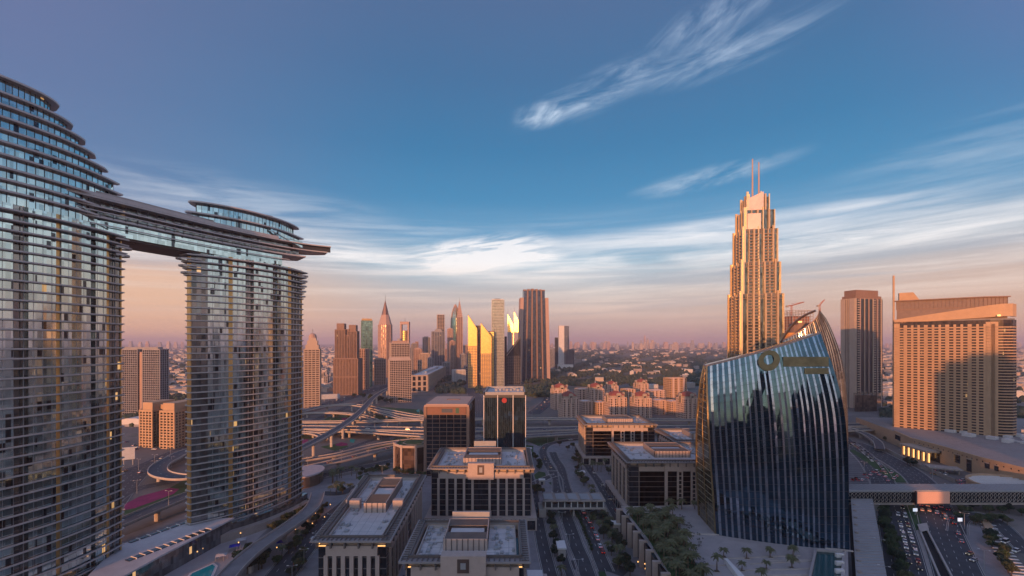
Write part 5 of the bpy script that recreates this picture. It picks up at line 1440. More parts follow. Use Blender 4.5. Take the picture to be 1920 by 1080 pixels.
q = [(-47, 120), (-37.5, 120), (-38.5, 200), (-44, 215), (-47.8, 214)]
MB().prism(q, 0, 13).build('podium', CONC, tl); MB().prism(inset(q, .5), 13, 13.1).build('terrace_floor', PAVEP, tl)
for i in range(5): MB().bar(inset(q, .3)[i], inset(q, .3)[(i + 1) % 5], 13, 14, -.25, 0).build('parapet', CONCL, tl)
for k in range(5):
    MB().prism(rect(-42 - .3 * k, 150 + 10 * k, 1.5, 1.1, 20), 13.1, 13.6).build('skylight', WINDK, tl); MB().prism(rect(-44.5, 146 + 10 * k, .8, .8), 13.1, 14.2).build('lantern', DKMETAL, tl)
# D, E, F
def punched(t, a, b, z0, z1, us, rows):
    for u in us:
        for k in range(rows):
            z = z0 + (z1 - z0) * (k + .25) / rows
            MB().bar(lerp(a, b, u - .013), lerp(a, b, u + .013), z, z + 2.1, 1.0, 1.12).build('window', WINDK, t)
def office2(label, x0, x1, y0, y1, z, rows, pods=(3.5, 7.5)):
    fp = [(x0, y0), (x1, y0), (x1, y1), (x0, y1)]
    t = office(label, fp, z, rows, (.9, 2, None, .1), (.12, 5, None, 1.6), pl=(.35, .75, .3, .8), podium=pods)
    a, b = fp[0], fp[1]
    for u0, u1 in ((.37, .40), (.50, .56), (.645, .705), (.80, .83)):
        MB().bar(lerp(a, b, u0), lerp(a, b, u1), pods[1], z - 2.8, -.1, .98).build('pillar', STONE, t)
    MB().bar(lerp(a, b, .37), lerp(a, b, .83), z - 2.8, z + 2.3, -.1, 1.2).build('stone_head_band', STONE, t)
    punched(t, a, b, pods[1] + .6, z - 3.5, (.53, .675), rows)
    return t
office2('farther office block right of centre with punched square windows, beside the viaduct', 67, 129, 410, 456, 33, 8)
office2('nearer office block right of centre with punched square windows, left of the curved glass office', 73, 132, 282, 334, 33, 8)
office('office block half hidden between the two punched window blocks and the curved glass office', [(127, 350), (178, 350), (178, 396), (127, 396)], 31, 7, (.1, 6, None, 1.4), (.15, 6, None, 1.6), pl=(.35, .75, .3, .8))
# green roofed polygon block
t = thing('green_roof_office', 'low many sided office with lawn on its roof left of the brown office tower', 'office building', (-88, 392, 0))
c = (-86, 396); q = [(c[0] + 16 * math.cos(2 * math.pi * k / 8 + .3), c[1] + 15 * math.sin(2 * math.pi * k / 8 + .3)) for k in range(8)]
MB().prism(q, 0, 22).build('glass_body', GL_BROWN, t)
for i in range(8):
    a, b = q[i], q[(i + 1) % 8]
    MB().bar(lerp(a, b, -.06), lerp(a, b, .08), 0, 23.6, -.3, 1.0).build('pillar', STONE, t)
    MB().bar(a, b, 21, 23, -.5, .6).build('stone_head_band', STONE, t)
MB().prism(inset(q, 1.0), 22, 22.5).build('roof_lawn', GRASS, t)
MB().prism(inset(q, 6.0), 22.5, 22.7).build('roof_path', PAVE, t); MB().prism(inset(q, 7.0), 22.7, 22.85).build('roof_lawn', GRASS, t)
# brown office tower
t = thing('brown_office_tower', 'square brown glass office tower with bronze roof and coloured sign band', 'office building', (-54, 400, 0))
fp = [(-71.5, 374), (-36.3, 374), (-36.3, 430), (-71.5, 430)]
MB().prism(fp, 0, 57).build('glass_body', glass('brown_mirror_glass', (.12, .085, .075), .55, .1, (2.8, 2.8, 3.7), .05, lit=0), t)
g = MB()
for i in (0, 1, 3): facade(g, fp[i], fp[(i + 1) % 4], 1, 50.5, 14, 6 if i == 0 else 9, .45, .35, .35)
g.build('window_grid', BROWNS, t, kind='stuff')
for k in range(6):
    for j in range(14):
        a, b = lerp(fp[0], fp[1], (k + .04) / 6), lerp(fp[0], fp[1], (k + .96) / 6)
        MB().bar(a, b, 1 + j * 3.536 + .3, 1 + (j + 1) * 3.536 - .3, .0, .07).build('window', OFG, t)
for i in range(4):
    x, y = fp[i]; MB().prism(rect(x, y, 2.4, 2.4), 0, 57).build('corner_pier', TAND, t)
MB().bar((-70, 374), (-38, 374), 50.8, 56.8, -.1, .5).build('sign_band', mat('sign_brown', (.18, .075, .055), .5), t)
MB().bar((-58, 374), (-49, 374), 52.2, 55.4, .52, .7).build('sign_patch', mat('sign_blue', (.035, .06, .10), .5), t)
MB().bar((-46.5, 374), (-43.6, 374), 51.6, 56.0, .52, .7).build('sign_patch', mat('sign_green', (.02, .10, .07), .5), t)
MB().prism(inset(fp, -.9), 57, 58.4).build('cornice_slab', PINK, t)
MB().prism(inset(fp, .6), 58.4, 59).build('roof', mat('copper_roof', (.52, .36, .28), .7, var=.08), t)
MB().prism(rect(-52, 404, 12, 3), 59, 59.5).build('roof_hatch', TAND, t)
# dark office tower
t = thing('dark_office_tower', 'square dark blue glass office tower with white edges and small red round sign', 'office building', (-6, 395, 0))
fp = [(-23.2, 374), (11.2, 374), (11.2, 424), (-23.2, 424)]
MB().prism(fp, 0, 66).build('glass_body', glass('deep_blue_glass', (.06, .11, .15), .75, .08, (1.4, 1.4, 3.8), .03, lit=0), t)
g = MB()
for i in (0, 1, 3): facade(g, fp[i], fp[(i + 1) % 4], 1, 65, 0, 22, 0, .12, .25)
g.build('mullions', mat('blue_mullion', (.05, .08, .11), .4, metal=.6), t, kind='stuff')
for u in (0, .33, .70, 1): MB().bar(lerp(fp[0], fp[1], u - .008), lerp(fp[0], fp[1], u + .008), 0, 66.5, -.1, .7).build('white_fin', WHITE, t)
MB().bar(fp[0], fp[1], 64.5, 66.6, -.1, .6).build('dark_head', DKMETAL, t)
o = inset(fp, .2)
MB().prism(inset(fp, 1.5), 66, 67).build('roof', ROOFW, t)
for i in range(4): MB().bar(o[i], o[(i + 1) % 4], 66, 69.0, -.8, 0).build('parapet', GREYP, t)
un = MB()
for k in range(8): un.prism(rect(-14 + 3.2 * k, 402 + (k % 3) * 3, 2.4, 4), 67, 68.8 + .4 * (k % 2))
un.build('roof_units', GREYP, t, kind='stuff')
MB().prism([(x * .55 + -5.5, 373.2 + 0 * x) if 0 else (-6.4 + 1.9 * math.cos(a), 373.1) for a in (0,)] or []) if 0 else None
d = MB(); d.tube([(-6.3, 373.2, 62.2), (-6.3, 373.7, 62.2)], 2.1, 16); d.build('round_sign', mat('sign_red', (.40, .03, .035), .6), t)
MB().prism([(-31, 378), (-24, 378), (-24, 400), (-31, 400)], 0, 12).build('side_wing', CONCL, t)

# footbridge over the avenue
t = thing('covered_footbridge', 'covered footbridge with nine glazed bays and folded roof over the central avenue', 'footbridge', (39, 290, 0))
x0, x1, y0, y1 = 21, 57.5, 285, 297.5
MB().box(x0 - 1, x1 + 1, y0 - .6, y1 + .6, 5.2, 6.3).build('deck', CONCL, t)
MB().box(x0, x1, y1 - .6, y1 - .4, 6.3, 10).build('rear_glazing', WINDK, t)
n = 9
for k in range(n + 1):
    x = x0 + (x1 - x0) * k / n; MB().box(x - .28, x + .28, y0 - .3, y0 + .3, 6.3, 10.2).build('post', WHITE, t)
for k in range(n):
    xa, xb = x0 + (x1 - x0) * (k + .1) / n, x0 + (x1 - x0) * (k + .9) / n
    MB().box(xa, xb, y0 + .05, y0 + .2, 6.35, 8.4 if k % 2 else 9.9).build('window', mat('bridge_glass', (.10, .11, .12), .15, metal=.4), t)
m_ = 5
for k in range(m_):
    xa, xb = x0 - 1.2 + (x1 - x0 + 2.4) * k / m_, x0 - 1.2 + (x1 - x0 + 2.4) * (k + 1) / m_
    MB().hexa([(xa, y0 - 1.4, 10.2), (xb, y0 - 1.4, 10.2), (xb, y1 + 1.4, 10.2), (xa, y1 + 1.4, 10.2)], [(xa, y0 - 1.4, 10.5), (xb - .2, y0 - 1.4, 11.3), (xb - .2, y1 + 1.4, 11.3), (xa, y1 + 1.4, 10.5)]).build('roof_panel', CONC, t)
    MB().box(xa + .4, xb - 1, y0 + 1, y1 - 1, 11.0, 11.15).build('roof_seam', GREYP, t)
MB().box(38.6, 39.6, 287, 296, 0, 5.2).build('pier', CONCL, t); MB().box(17, 21.5, 284.5, 297, 0, 5.2).build('abutment', CONCL, t); MB().box(57.5, 60, 286, 297, 0, 5.2).build('abutment', CONCL, t)
# small white kiosks along the avenue
for px, py, w, d, h, lab in ((1052, 1040, 4.6, 9, 5.5, 'white flat roofed kiosk on the left of the avenue near the bottom'), (1090, 895, 6, 5, 5, 'white flat roofed kiosk between avenue and service road'), (1016, 908, 5, 3.4, 4, 'white canopy beside the central office block'), (1155, 995, 6, 5, 5, 'white kiosk against the pillared plaza wall')):
    x, y = G(px, py); t = thing('kiosk', lab, 'kiosk', (x, y, 0))
    MB().prism(rect(x, y, w * .85, d * .85), 0, h - .8).build('wall', CONCL, t); MB().prism(rect(x, y, w, d), h - .8, h).build('roof', WHITE, t); MB().prism(rect(x, y - d * .43, 1.6, .3), 0, 2.4).build('door', DKMETAL, t)
for k in range(4):
    x, y = G(990, 848 + k * 9); t = thing('awning', ('farthest', 'second farthest', 'second nearest', 'nearest')[k] + ' of four white awnings behind the dark office tower', 'awning', (x, y, 0))
    MB().prism(rect(x, y, 8, 5), 4, 4.5, top=rect(x, y, 7, 4)).build('canopy', WHITE, t)
    for a, b in ((-3.5, -2), (3.5, -2), (3.5, 2), (-3.5, 2)): MB().prism(rect(x + a, y + b, .3, .3), 0, 4).build('post', GREYP, t)

# ------------------------------------------------------------- plaza and its pillared wall
PZ = 12.0
t = thing('plaza', 'raised pale stone plaza with long low steps in front of the curved glass office', 'plaza', (*G(1400, 1040, PZ), 0))
pl_ = GP([(1163, 952), (1200, 946), (1320, 942), (1350, 960), (1610, 960)], PZ) + [(170, 120), (70, 120)] + GP([(1262, 1086)], PZ)
pl_ = ccw([G(1163, 953, PZ), G(1320, 945, PZ), (150, 262), (158.5, 214), (133.8, 180), (104, 140), (66, 120)])
MB().prism(pl_, 0, PZ - .2).build('podium', CONCL, t); MB().prism(inset(pl_, .01), PZ - .2, PZ).build('paving', PAVEP, t)
MB().prism(ccw(GP([(1178, 958), (1245, 958), (1252, 967), (1190, 967)], PZ)), PZ, PZ + .25).build('lawn', GRASS, t)
for a, b in (((1165, 952), (1320, 949)), ((1200, 962), (1262, 962)), ((1240, 1001), (1344, 1003)), ((1345, 1003), (1600, 1035))):
    p, q = G(*a, PZ), G(*b, PZ); MB().bar(p, q, PZ, PZ + .45, -.8, .2).build('step', CONCL, t)
for k, (a, b) in enumerate((((1362, 1048), (1500, 1042)), ((1405, 1058), (1520, 1052)), ((1440, 1052), (1560, 1050)), ((1300, 1062), (1370, 1060)), ((1380, 1070), (1560, 1066)), ((1395, 1080), (1560, 1078)))):
    p, q = G(*a, PZ), G(*b, PZ); MB().bar(p, q, PZ, PZ + .35, -.5, .3).build('bench_step', CONCL, t)
MB().prism(ccw(GP([(1358, 1056), (1364, 1056), (1398, 1092), (1386, 1092)], PZ)), PZ, PZ + 2.2).build('ramp_wall', WHITE, t)
# planted bed
bed = ccw(GP([(1180, 966), (1262, 968), (1278, 1000), (1300, 1050), (1330, 1100), (1270, 1100), (1215, 1010)], PZ))
MB().prism(bed, PZ, PZ + .5).build('planter_bed', GRASS, t)
tops = [(1165, 954), (1176, 967), (1187, 981), (1198, 996), (1210, 1013), (1223, 1031), (1236, 1052), (1253, 1074), (1272, 1100)]
for k, (a, b) in enumerate(tops):
    x, y = G(a, b, PZ + 1); MB().box(x - 3.0, x + .8, y - .8, y + .8, 0, PZ + 1).build('pillar', STONE, t)
    if k < len(tops) - 1:
        x2, y2 = G(*tops[k + 1], PZ + 1); MB().prism(ccw([(x - .9, y - .9), (x2 - .9, y2 + .9), (x2 + .4, y2 + .9), (x + .4, y - .9)]), 0, PZ + .2).build('glass_bay', OFG, t)
# reflecting pool
q = ccw(GP([(1533, 1036), (1578, 1040), (1574, 1100), (1520, 1100)], PZ))
t = thing('reflecting_pool', 'dark teal reflecting pool with white stepped blocks at the foot of the curved glass office', 'pool', (*cen(q), PZ))
MB().prism(inset(q, -.2), PZ, PZ + .4).build('water', mat('teal_water', (.012, .06, .06), .12, spec=.6), t)
for i in range(4): MB().bar(inset(q, -1.2)[i], inset(q, -1.2)[(i + 1) % 4], PZ, PZ + 1.4, -.9, 0).build('pool_wall', PAVEP, t)
for k in range(4):
    x, y = G(1574, 1046 + k * 15, PZ); MB().prism(rect(x, y, 3.4, 1.3), PZ, PZ + 2.0).build('white_block', WHITE, t)

# ------------------------------------------------------------- curved glass office
BPD = glass('sail_glass_deep', (.042, .092, .145), .93, .035, (1.4, 50, 3.9), .008, var=.15)
BPL = glass('sail_glass_pale', (.36, .41, .49), .82, .05, (1.4, 50, 3.9), .012, var=.15)
BRS = mat('bronze_side', (.26, .20, .11), .35, metal=.7, var=.2, scale=.5)
def sail(label, name, Lf, Rf, Yl, Yr, ztl, ztr, z0, lean, nstr, dm, lm, bulge, depth, backpx=None, seed=1, flip=False):
    """front sheet of pleated glass strips; Lf, Rf: side outline by height in photograph columns"""
    t = thing(name, label, 'office building', ((XX(Lf(0), Yl) + XX(Rf(0), Yr)) / 2, (Yl + Yr) / 2, z0))
    NV = 22
    def P(u, v, o=0.0):
        zt = ztl + (ztr - ztl) * u; z = z0 + (zt - z0) * v
        ln = lean * (z - z0) ** 2
        yl, yr = Yl + ln, Yr + ln
        hz = (z - z0)
        xl, xr = XX(Lf(hz), yl), XX(Rf(hz), yr)
        x = xl + (xr - xl) * u; y = yl + (yr - yl) * u - bulge * 4 * u * (1 - u)
        dx_, dy_ = xr - xl, yr - yl; l = math.hypot(dx_, dy_)
        return (x + dy_ / l * o, y - dx_ / l * o, z)
    rr = random.Random(seed); us = [0.0]; kinds = []
    i = 0
    while us[-1] < 1:
        w = (.028 if i % 2 == 0 else .0165) * rr.uniform(.75, 1.3); us.append(us[-1] + w); kinds.append(i % 2); i += 1
    s_ = us[-1]; us = [u / s_ for u in us]
    for u0, u1, kd in zip(us, us[1:], kinds):
        b = MB()
        n_ = NV
        for j in range(n_):
            v0, v1 = j / n_, (j + 1) / n_
            if kd == 0: o0, o1 = 0, .16
            else: o0, o1 = .20, 0
            b.face([P(u0, v0, o0), P(u1, v0, o1), P(u1, v1, o1), P(u0, v1, o0)])
        b.build('glass_strip', lm if kd else dm, t)
    # thin floor joints standing just proud
    fj = MB()
    for j in range(1, 26):
        v = j / 26
        for k in range(12):
            a, c = k / 12, (k + 1) / 12
            p, q = P(a, v, .22), P(c, v, .22); fj.face([(p[0], p[1], p[2] - .05), (q[0], q[1], q[2] - .05), (q[0], q[1], q[2] + .05), (p[0], p[1], p[2] + .05)])
    fj.build('floor_joints', DKMETAL, t, kind='stuff')
    # back of the building and roof edge
    def Bk(u, v): 
        p = P(u, v); return (p[0] + depth[0], p[1] + depth[1] * (1 - .35 * v), p[2])
    bb = MB()
    for j in range(NV):
        v0, v1 = j / NV, (j + 1) / NV
        for k in range(8):
            bb.face([Bk((k + 1) / 8, v0), Bk(k / 8, v0), Bk(k / 8, v1), Bk((k + 1) / 8, v1)])
        bb.face([P(1, v0), Bk(1, v0), Bk(1, v1), P(1, v1)])
    for k in range(8): bb.face([P(k / 8, 1), P((k + 1) / 8, 1), Bk((k + 1) / 8, 1), Bk(k / 8, 1)])
    bb.build('rear_wall', GL_BROWN, t)
    co = MB()
    for k in range(16):
        p, q = P(k / 16, 1, .5), P((k + 1) / 16, 1, .5); p2, q2 = P(k / 16, 1, -1.2), P((k + 1) / 16, 1, -1.2)
        co.hexa([(*p[:2], p[2] - .1), (*q[:2], q[2] - .1), (*q2[:2], q2[2] - .1), (*p2[:2], p2[2] - .1)], [(*p[:2], p[2] + .8), (*q[:2], q[2] + .8), (*q2[:2], q2[2] + .8), (*p2[:2], p2[2] + .8)])
    co.build('roof_coping', PINK, t)
    return t, P, Bk
def interp(tab):
    def f(h):
        for (a, x), (b, y) in zip(tab, tab[1:]):
            if h <= b: 
                u = max(0, (h - a) / (b - a)); return x + (y - x) * u
        return tab[-1][1]
    return f
def smooth_tab(tab, n=6):
    p = spline([tuple(map(float, q)) for q in tab], n); return interp(p)
Lf = smooth_tab([(0, 1343), (20, 1338), (42, 1332), (62, 1327.5), (86, 1325.5)])
Rf = smooth_tab([(0, 1592), (35, 1591), (58, 1586), (71, 1578), (86, 1562), (97, 1546), (102, 1539)])
tS, PS, BS = sail('sail shaped office with curved pleated blue glass front reflecting the city', 'sail_office', Lf, Rf, 231, 214, 97.5, 114.5, PZ, .00088, 30, BPD, BPL, 2.6, (8, 34))
# narrow bronze flank on the left
sb = MB(); NV = 24
def side_px(h): return smooth_tab([(0, 1310), (25, 1306), (50, 1306), (70, 1311), (80, 1316), (86, 1321)])(h)
rim_ = []
for j in range(NV + 1):
    v = j / NV; p = PS(0, v); h = p[2] - PZ; Yb = p[1] + 27 - 14 * v; rim_.append((p, (XX(side_px(h), Yb), Yb, p[2])))
for a, b in zip(rim_, rim_[1:]): sb.face([a[1], a[0], b[0], b[1]])
sb.build('bronze_flank', glass('flank_glass', (.22, .20, .13), .8, .12, (1.5, 1.5, 3.9), .04), tS)
for k, u in enumerate((0.02, .5, .98)):
    rb = MB(); rb.tube([lerp(a[0], a[1], u) for a in rim_], .35 if k == 1 else .6, 5); rb.build('bronze_rib', BRS, tS)
rb = MB()
for j in range(0, 27):
    i = j / 27 * NV; a, b = rim_[int(i)], rim_[min(NV, int(i) + 1)]; f_ = i - int(i)
    p, q = lerp(a[0], b[0], f_), lerp(a[1], b[1], f_)
    rb.tube([p, q], .2, 4)
rb.build('flank_bands', BRS, tS, kind='stuff')
cap = MB(); cap.tube([rim_[-1][0], rim_[-1][1], BS(0, 1)], .5, 5); cap.build('roof_edge', PINK, tS)
# blurred gold sign: round emblem and two soft bars
GS = mat('dull_gold_sign', (.27, .21, .10), .85, metal=0, var=.35, scale=.15)
def on_sail(px, py):
    best = None
    for i in range(41):
        for j in range(120, 201):
            p = PS(i / 40, j / 200); d = (p[0] / p[1] * F + 960 - px) ** 2 + (HOR - (p[2] - H) / p[1] * F - py) ** 2
            if best is None or d < best[0]: best = (d, i / 40, j / 200)
    _, u0_, v0_ = best
    best = None
    for i in range(-10, 11):
        for j in range(-10, 11):
            u_, v_ = u0_ + i * .0013, v0_ + j * .0005 * 1.1
            p = PS(u_, v_); d = (p[0] / p[1] * F + 960 - px) ** 2 + (HOR - (p[2] - H) / p[1] * F - py) ** 2
            if best is None or d < best[0]: best = (d, u_, v_)
    return best[1], best[2]
u, v = on_sail(1441, 676); c = Vector(PS(u, v, .7)); e1 = (Vector(PS(u + .05, v)) - Vector(PS(u - .05, v))).normalized(); e2 = (Vector(PS(u, v + .02)) - Vector(PS(u, v - .02))).normalized(); nn = e1.cross(e2)
d = MB(); base_ = [c + (e1 * math.cos(a) + e2 * math.sin(a)) * 5.0 for a in [2 * math.pi * k / 28 for k in range(28)]]
inn = [c + (e1 * math.cos(a) + e2 * math.sin(a)) * 2.4 + e2 * .5 for a in [2 * math.pi * k / 28 for k in range(28)]]
for k in range(28):
    q = (k + 1) % 28; d.hexa([base_[k], base_[q], inn[q], inn[k]], [base_[k] + nn * .3, base_[q] + nn * .3, inn[q] + nn * .3, inn[k] + nn * .3])
d.build('sign_emblem', GS, tS)
def sbar(pa, pb, py0, py1):
    # a row of rounded letter-like blocks would be unreadable here: one soft bar of the sign's size
    m_ = MB(); n_ = 8
    for k in range(n_):
        q0 = [on_sail(pa + (pb - pa) * k / n_, py0), on_sail(pa + (pb - pa) * (k + 1) / n_, py0)]
        q1 = [on_sail(pa + (pb - pa) * k / n_, py1), on_sail(pa + (pb - pa) * (k + 1) / n_, py1)]
        m_.hexa([PS(*q1[0], .35), PS(*q1[1], .35), PS(*q0[1], .35), PS(*q0[0], .35)], [PS(*q1[0], .7), PS(*q1[1], .7), PS(*q0[1], .7), PS(*q0[0], .7)])
    m_.build('sign_bar', GS, tS)
sbar(1468, 1553, 669, 687); sbar(1508, 1553, 690, 701)

# second, pointed office behind
BP2 = glass('point_glass', (.22, .24, .27), .8, .08, (1.2, 40, 3.9), .012, var=.15)
BP2L = glass('point_glass_pale', (.40, .37, .36), .8, .12, (1.2, 40, 3.9), .02, var=.15)
Lg = interp([(0, 1468), (200, 1468)])
Rg = smooth_tab([(0, 1591), (50, 1590), (77, 1585), (90, 1579), (101, 1570), (110, 1560), (118, 1549), (123, 1537)])
tP, PP, BP_ = sail('pointed office with brown and blue striped glass rising behind the sail shaped office', 'pointed_office', Lg, Rg, 318, 296, 111, 131.5, 8, .0004, 30, BP2, BP2L, 3, (14, 30), seed=5)
p0, p1 = PP(0, 1), PP(1, 1)
ar = MB(); a = Vector((XX(1470, 322), 322, ZZ(642, 322))); b = Vector(p1)
arc = [tuple(a.lerp(b, u) + Vector((-1.5 * math.sin(u * math.pi), 4, 3.5 * math.sin(u * math.pi)))) for u in [k / 12 for k in range(13)]]
ar.tube(arc, .8, 6); ar.build('arched_beam', BRONZE, tP)
c = (XX(1492, 330), 332); MB().prism(circ(c, 8, 20), 90, 117).build('lit_drum', mat('drum_lit_paint', (.62, .30, .10), .7), tP)  # strong orange colour paints the drum as lit
MB().prism(circ((XX(1510, 330), 336), 7, 16), 90, 124).build('lift_core', TAND, tP)
LM = MB(); LM.box(XX(1498, 322), XX(1502, 322), 321, 323, ZZ(605, 322), ZZ(602, 322)); LM.build('roof_lamp', PLINE, tP)

# ------------------------------------------------------------- link bridges on the right
t = thing('lattice_link_bridge', 'long enclosed pedestrian bridge with lattice side crossing the boulevard', 'pedestrian bridge', (270, 299, 0))
MB().box(214, 400, 293, 305, 5.0, 6.2).build('deck', CONC, t); MB().box(214, 400, 293.6, 304.4, 6.2, 13.4).build('inner_wall', GL_DARK, t)
MB().box(213.5, 401, 292.4, 305.6, 13.4, 14.6).build('roof', GREYP, t)
rsm = MB()
for k in range(62): rsm.box(214.5 + k * 3, 214.7 + k * 3, 292.6, 305.4, 14.6, 14.8)
rsm.build('roof_seams', CONC, t, kind='stuff')
la = MB()
for k in range(74):
    x = 216 + k * 2.5
    if 256 < x < 262 or x > 398: continue
    pts = [(x, 293.0, 6.3), (x + 1.9, 292.9, 8.6), (x + .4, 292.9, 10.9), (x + 2.4, 293, 13.2)]
    la.tube(spline(pts, 3), .22, 4, caps=False); pts = [(x + 2.2, 293.1, 6.3), (x + .2, 292.9, 8.2), (x + 2.2, 292.9, 11.3), (x, 293, 13.2)]
    la.tube(spline(pts, 3), .18, 4, caps=False)
la.build('lattice', CONC, t, kind='stuff')
for x in (238, 352): MB().box(x - 2.2, x + 2.2, 296, 302, 0, 5).build('pier', CONCL, t)
bb = thing('billboard', 'blank peach coloured billboard hanging on the lattice bridge over the boulevard', 'billboard', (270, 291, 6))
MB().box(260.5, 281.5, 291.4, 292.2, 6.4, 13.9).build('panel', mat('peach_screen', (.60, .36, .28), .6, var=.06, scale=.05, emit=(.8, .36, .24), estr=.10), bb)
MB().box(259.6, 260.4, 291.2, 292.3, 5.6, 14.2).build('frame', DKMETAL, bb)
MB().box(260.5, 281.5, 291.2, 292.3, 5.6, 6.35).build('frame', DKMETAL, bb)
w = thing('covered_walkway', 'long grey roofed elevated walkway running along the right side of the sail shaped office', 'walkway', (190, 250, 0))
a0, a1 = G(1594, 912, 9), G(1607, 1110, 9); b0, b1 = G(1632, 912, 9), G(1668, 1110, 9)
MB().prism(ccw([a0, b0, b1, a1]), 8.2, 9.0).build('roof', GREYP, w)
MB().prism(inset(ccw([a0, b0, b1, a1]), 1.2), 4, 8.2).build('glazed_side', GL_DARK, w); MB().prism(inset(ccw([a0, b0, b1, a1]), .6), 3.2, 4).build('deck', CONC, w)
sm = MB(); gz = MB()
for k in range(46):
    p, q = lerp(a0, a1, k / 46), lerp(b0, b1, k / 46); sm.bar(q, p, 9.0, 9.18, -.08, .08)
for k in range(13):
    u = (k + .5) / 13; p = lerp(lerp(a0, a1, u), lerp(b0, b1, u), .14); gz.prism(circ(p, .9, 8), 9.0, 9.6)
    MB().prism(rect(*lerp(lerp(a0, a1, u), lerp(b0, b1, u), .5), 1.2, 1.2), 0, 3.2).build('pier', CONCL, w)
sm.build('roof_seams', CONC, w, kind='stuff'); gz.build('roof_vents', CONC, w, kind='stuff')
# glowing panels by the boulevard, gantry lamp boxes
for px, py, lab in ((1716, 966, 'small bright white lit sign on the boulevard median'), (1800, 985, 'small bright white lit sign on the right kerb of the boulevard')):
    x, y = G(px, py); t = thing('lit_sign', lab, 'sign', (x, y, 0))
    MB().box(x - 1.3, x + 1.3, y - .15, y + .15, 2.4, 4.4).build('lit_panel', mat('lit_panel', (.7, .75, .8), .5, emit=(.75, .85, 1), estr=.55), t); MB().box(x - .15, x + .15, y - .1, y + .1, 0, 2.4).build('post', GREYP, t)
# striped forecourt
t = thing('striped_paving', 'curved forecourt with white stone stripes at the lower right', 'forecourt', (*G(1850, 1010), 0))
c = G(1960, 1010)
for k in range(17):
    y_ = 982 + k * 6.4; x0 = 1838 + 2.4 * k + k * k * .10; x1 = x0 + 30 + k * .8
    p, q = G(x0, y_), G(x1, y_ + 4); MB().bar(p, q, .0, .22, -.55, .55).build('stone_stripe', WHITE, t)
MB().prism(ccw(GP([(1838, 975), (1848, 973), (1862, 990), (1850, 1000)])), 0, 1.0).build('planter_wall', TAN, t)

# ------------------------------------------------------------- vegetation
prng = random.Random(21)
def leafball(mb, c, r, n, size, flat=.75, rg=prng):
    for _ in range(n):
        while True:
            p = Vector((rg.uniform(-1, 1), rg.uniform(-1, 1), rg.uniform(-1, 1)))
            if .25 < p.length < 1: break
        p = p * (p.length ** -.35); p = Vector((p.x * r, p.y * r, p.z * r * flat)) + Vector(c)
        a = Vector((rg.gauss(0, 1), rg.gauss(0, 1), rg.gauss(0, 1))).normalized(); b = a.cross(Vector((rg.gauss(0, 1), rg.gauss(0, 1), rg.gauss(0, 1)))).normalized()
        s_ = size * rg.uniform(.6, 1.4)
        mb.face([p + a * s_, p + b * s_, p - a * s_, p - b * s_])
def tree_proto(h, r, n, leafm, seed):
    rg = random.Random(seed); t = bpy.data.objects.new('shade_tree', None); COL.objects.link(t); t['category'] = 'tree'
    b = MB(); b.tube([(0, 0, 0), (.1, 0, h * .3), (0, .1, h * .62)], [.28, .2, .1], 6)
    for k in range(5):
        a = k * 1.26 + rg.random(); b.tube([(0, 0, h * .32), (math.cos(a) * r * .4, math.sin(a) * r * .4, h * .55), (math.cos(a) * r * .7, math.sin(a) * r * .7, h * .72)], [.13, .09, .04], 4)
    b.build('trunk', BARK, t)
    c = MB()
    for k in range(7):
        a = k * .9 + rg.random() * .6; q = rg.uniform(.2, .65) * r
        leafball(c, (math.cos(a) * q, math.sin(a) * q, h * rg.uniform(.55, .85)), r * rg.uniform(.35, .6), n // 7, .32, .8, rg)
    c.build('crown', leafm, t); return t
def palm_proto(h, fl, nf, seed):
    rg = random.Random(seed); t = bpy.data.objects.new('date_palm', None); COL.objects.link(t); t['category'] = 'palm tree'
    b = MB(); b.tube([(0, 0, 0), (.1, .05, h * .5), (.05, 0, h)], [.32, .24, .27], 7); b.build('trunk', BARK, t)
    c = MB()
    for k in range(nf):
        a = 2 * math.pi * k / nf * 2.618 + rg.uniform(-.1, .1); up = rg.uniform(-.15, 1.1); L = fl * rg.uniform(.85, 1.1)
        prev = None
        for j in range(6):
            u = j / 5; x = L * u * math.cos(up * .75); z = h + L * u * math.sin(up * .75) - u * u * L * .55
            w = .42 * math.sin(math.pi * min(1, u * .9 + .1)) + .05
            ca, sa = math.cos(a), math.sin(a); p = Vector((x * ca, x * sa, z)); n_ = Vector((-sa, ca, 0)) * w
            if prev:
                c.face([prev[0], prev[0] + prev[1] - Vector((0, 0, .18)), p + n_ - Vector((0, 0, .18)), p]); c.face([prev[0], p, p - n_ - Vector((0, 0, .18)), prev[0] - prev[1] - Vector((0, 0, .18))])
            prev = (p, n_)
    c.build('crown', PALMG, t); return t
OLIVE = mat('olive_leaves', (.085, .095, .040), .7, var=.5, scale=.4)
trees = [tree_proto(6.5, 3.4, 900, OLIVE, 1), tree_proto(7.5, 3.0, 900, LEAFD, 2), tree_proto(5.0, 3.6, 800, LEAF, 3)]
palms = [palm_proto(5.2, 3.4, 34, 4), palm_proto(7.5, 3.2, 30, 5), palm_proto(4.0, 3.8, 38, 6)]
for o in trees + palms: o['_used'] = 0
used = {}
PALMG2 = PALMG
def plant_at(proto, x, y, z, label, group=None, sc=1.0):
    k = proto.name
    sc *= prng.uniform(.88, 1.14); rz = prng.uniform(0, 6.28)
    if k not in used:
        used[k] = 1; o = proto; o.location = (x, y, z); o.rotation_euler = (0, 0, rz); o.scale = (sc,) * 3; o['label'] = label
        if group: o['group'] = group
    else: o = copytree(proto, (x, y, z), rz, sc, label)
    if group: o['group'] = group
    elif 'group' in o.keys(): del o['group']
    return o
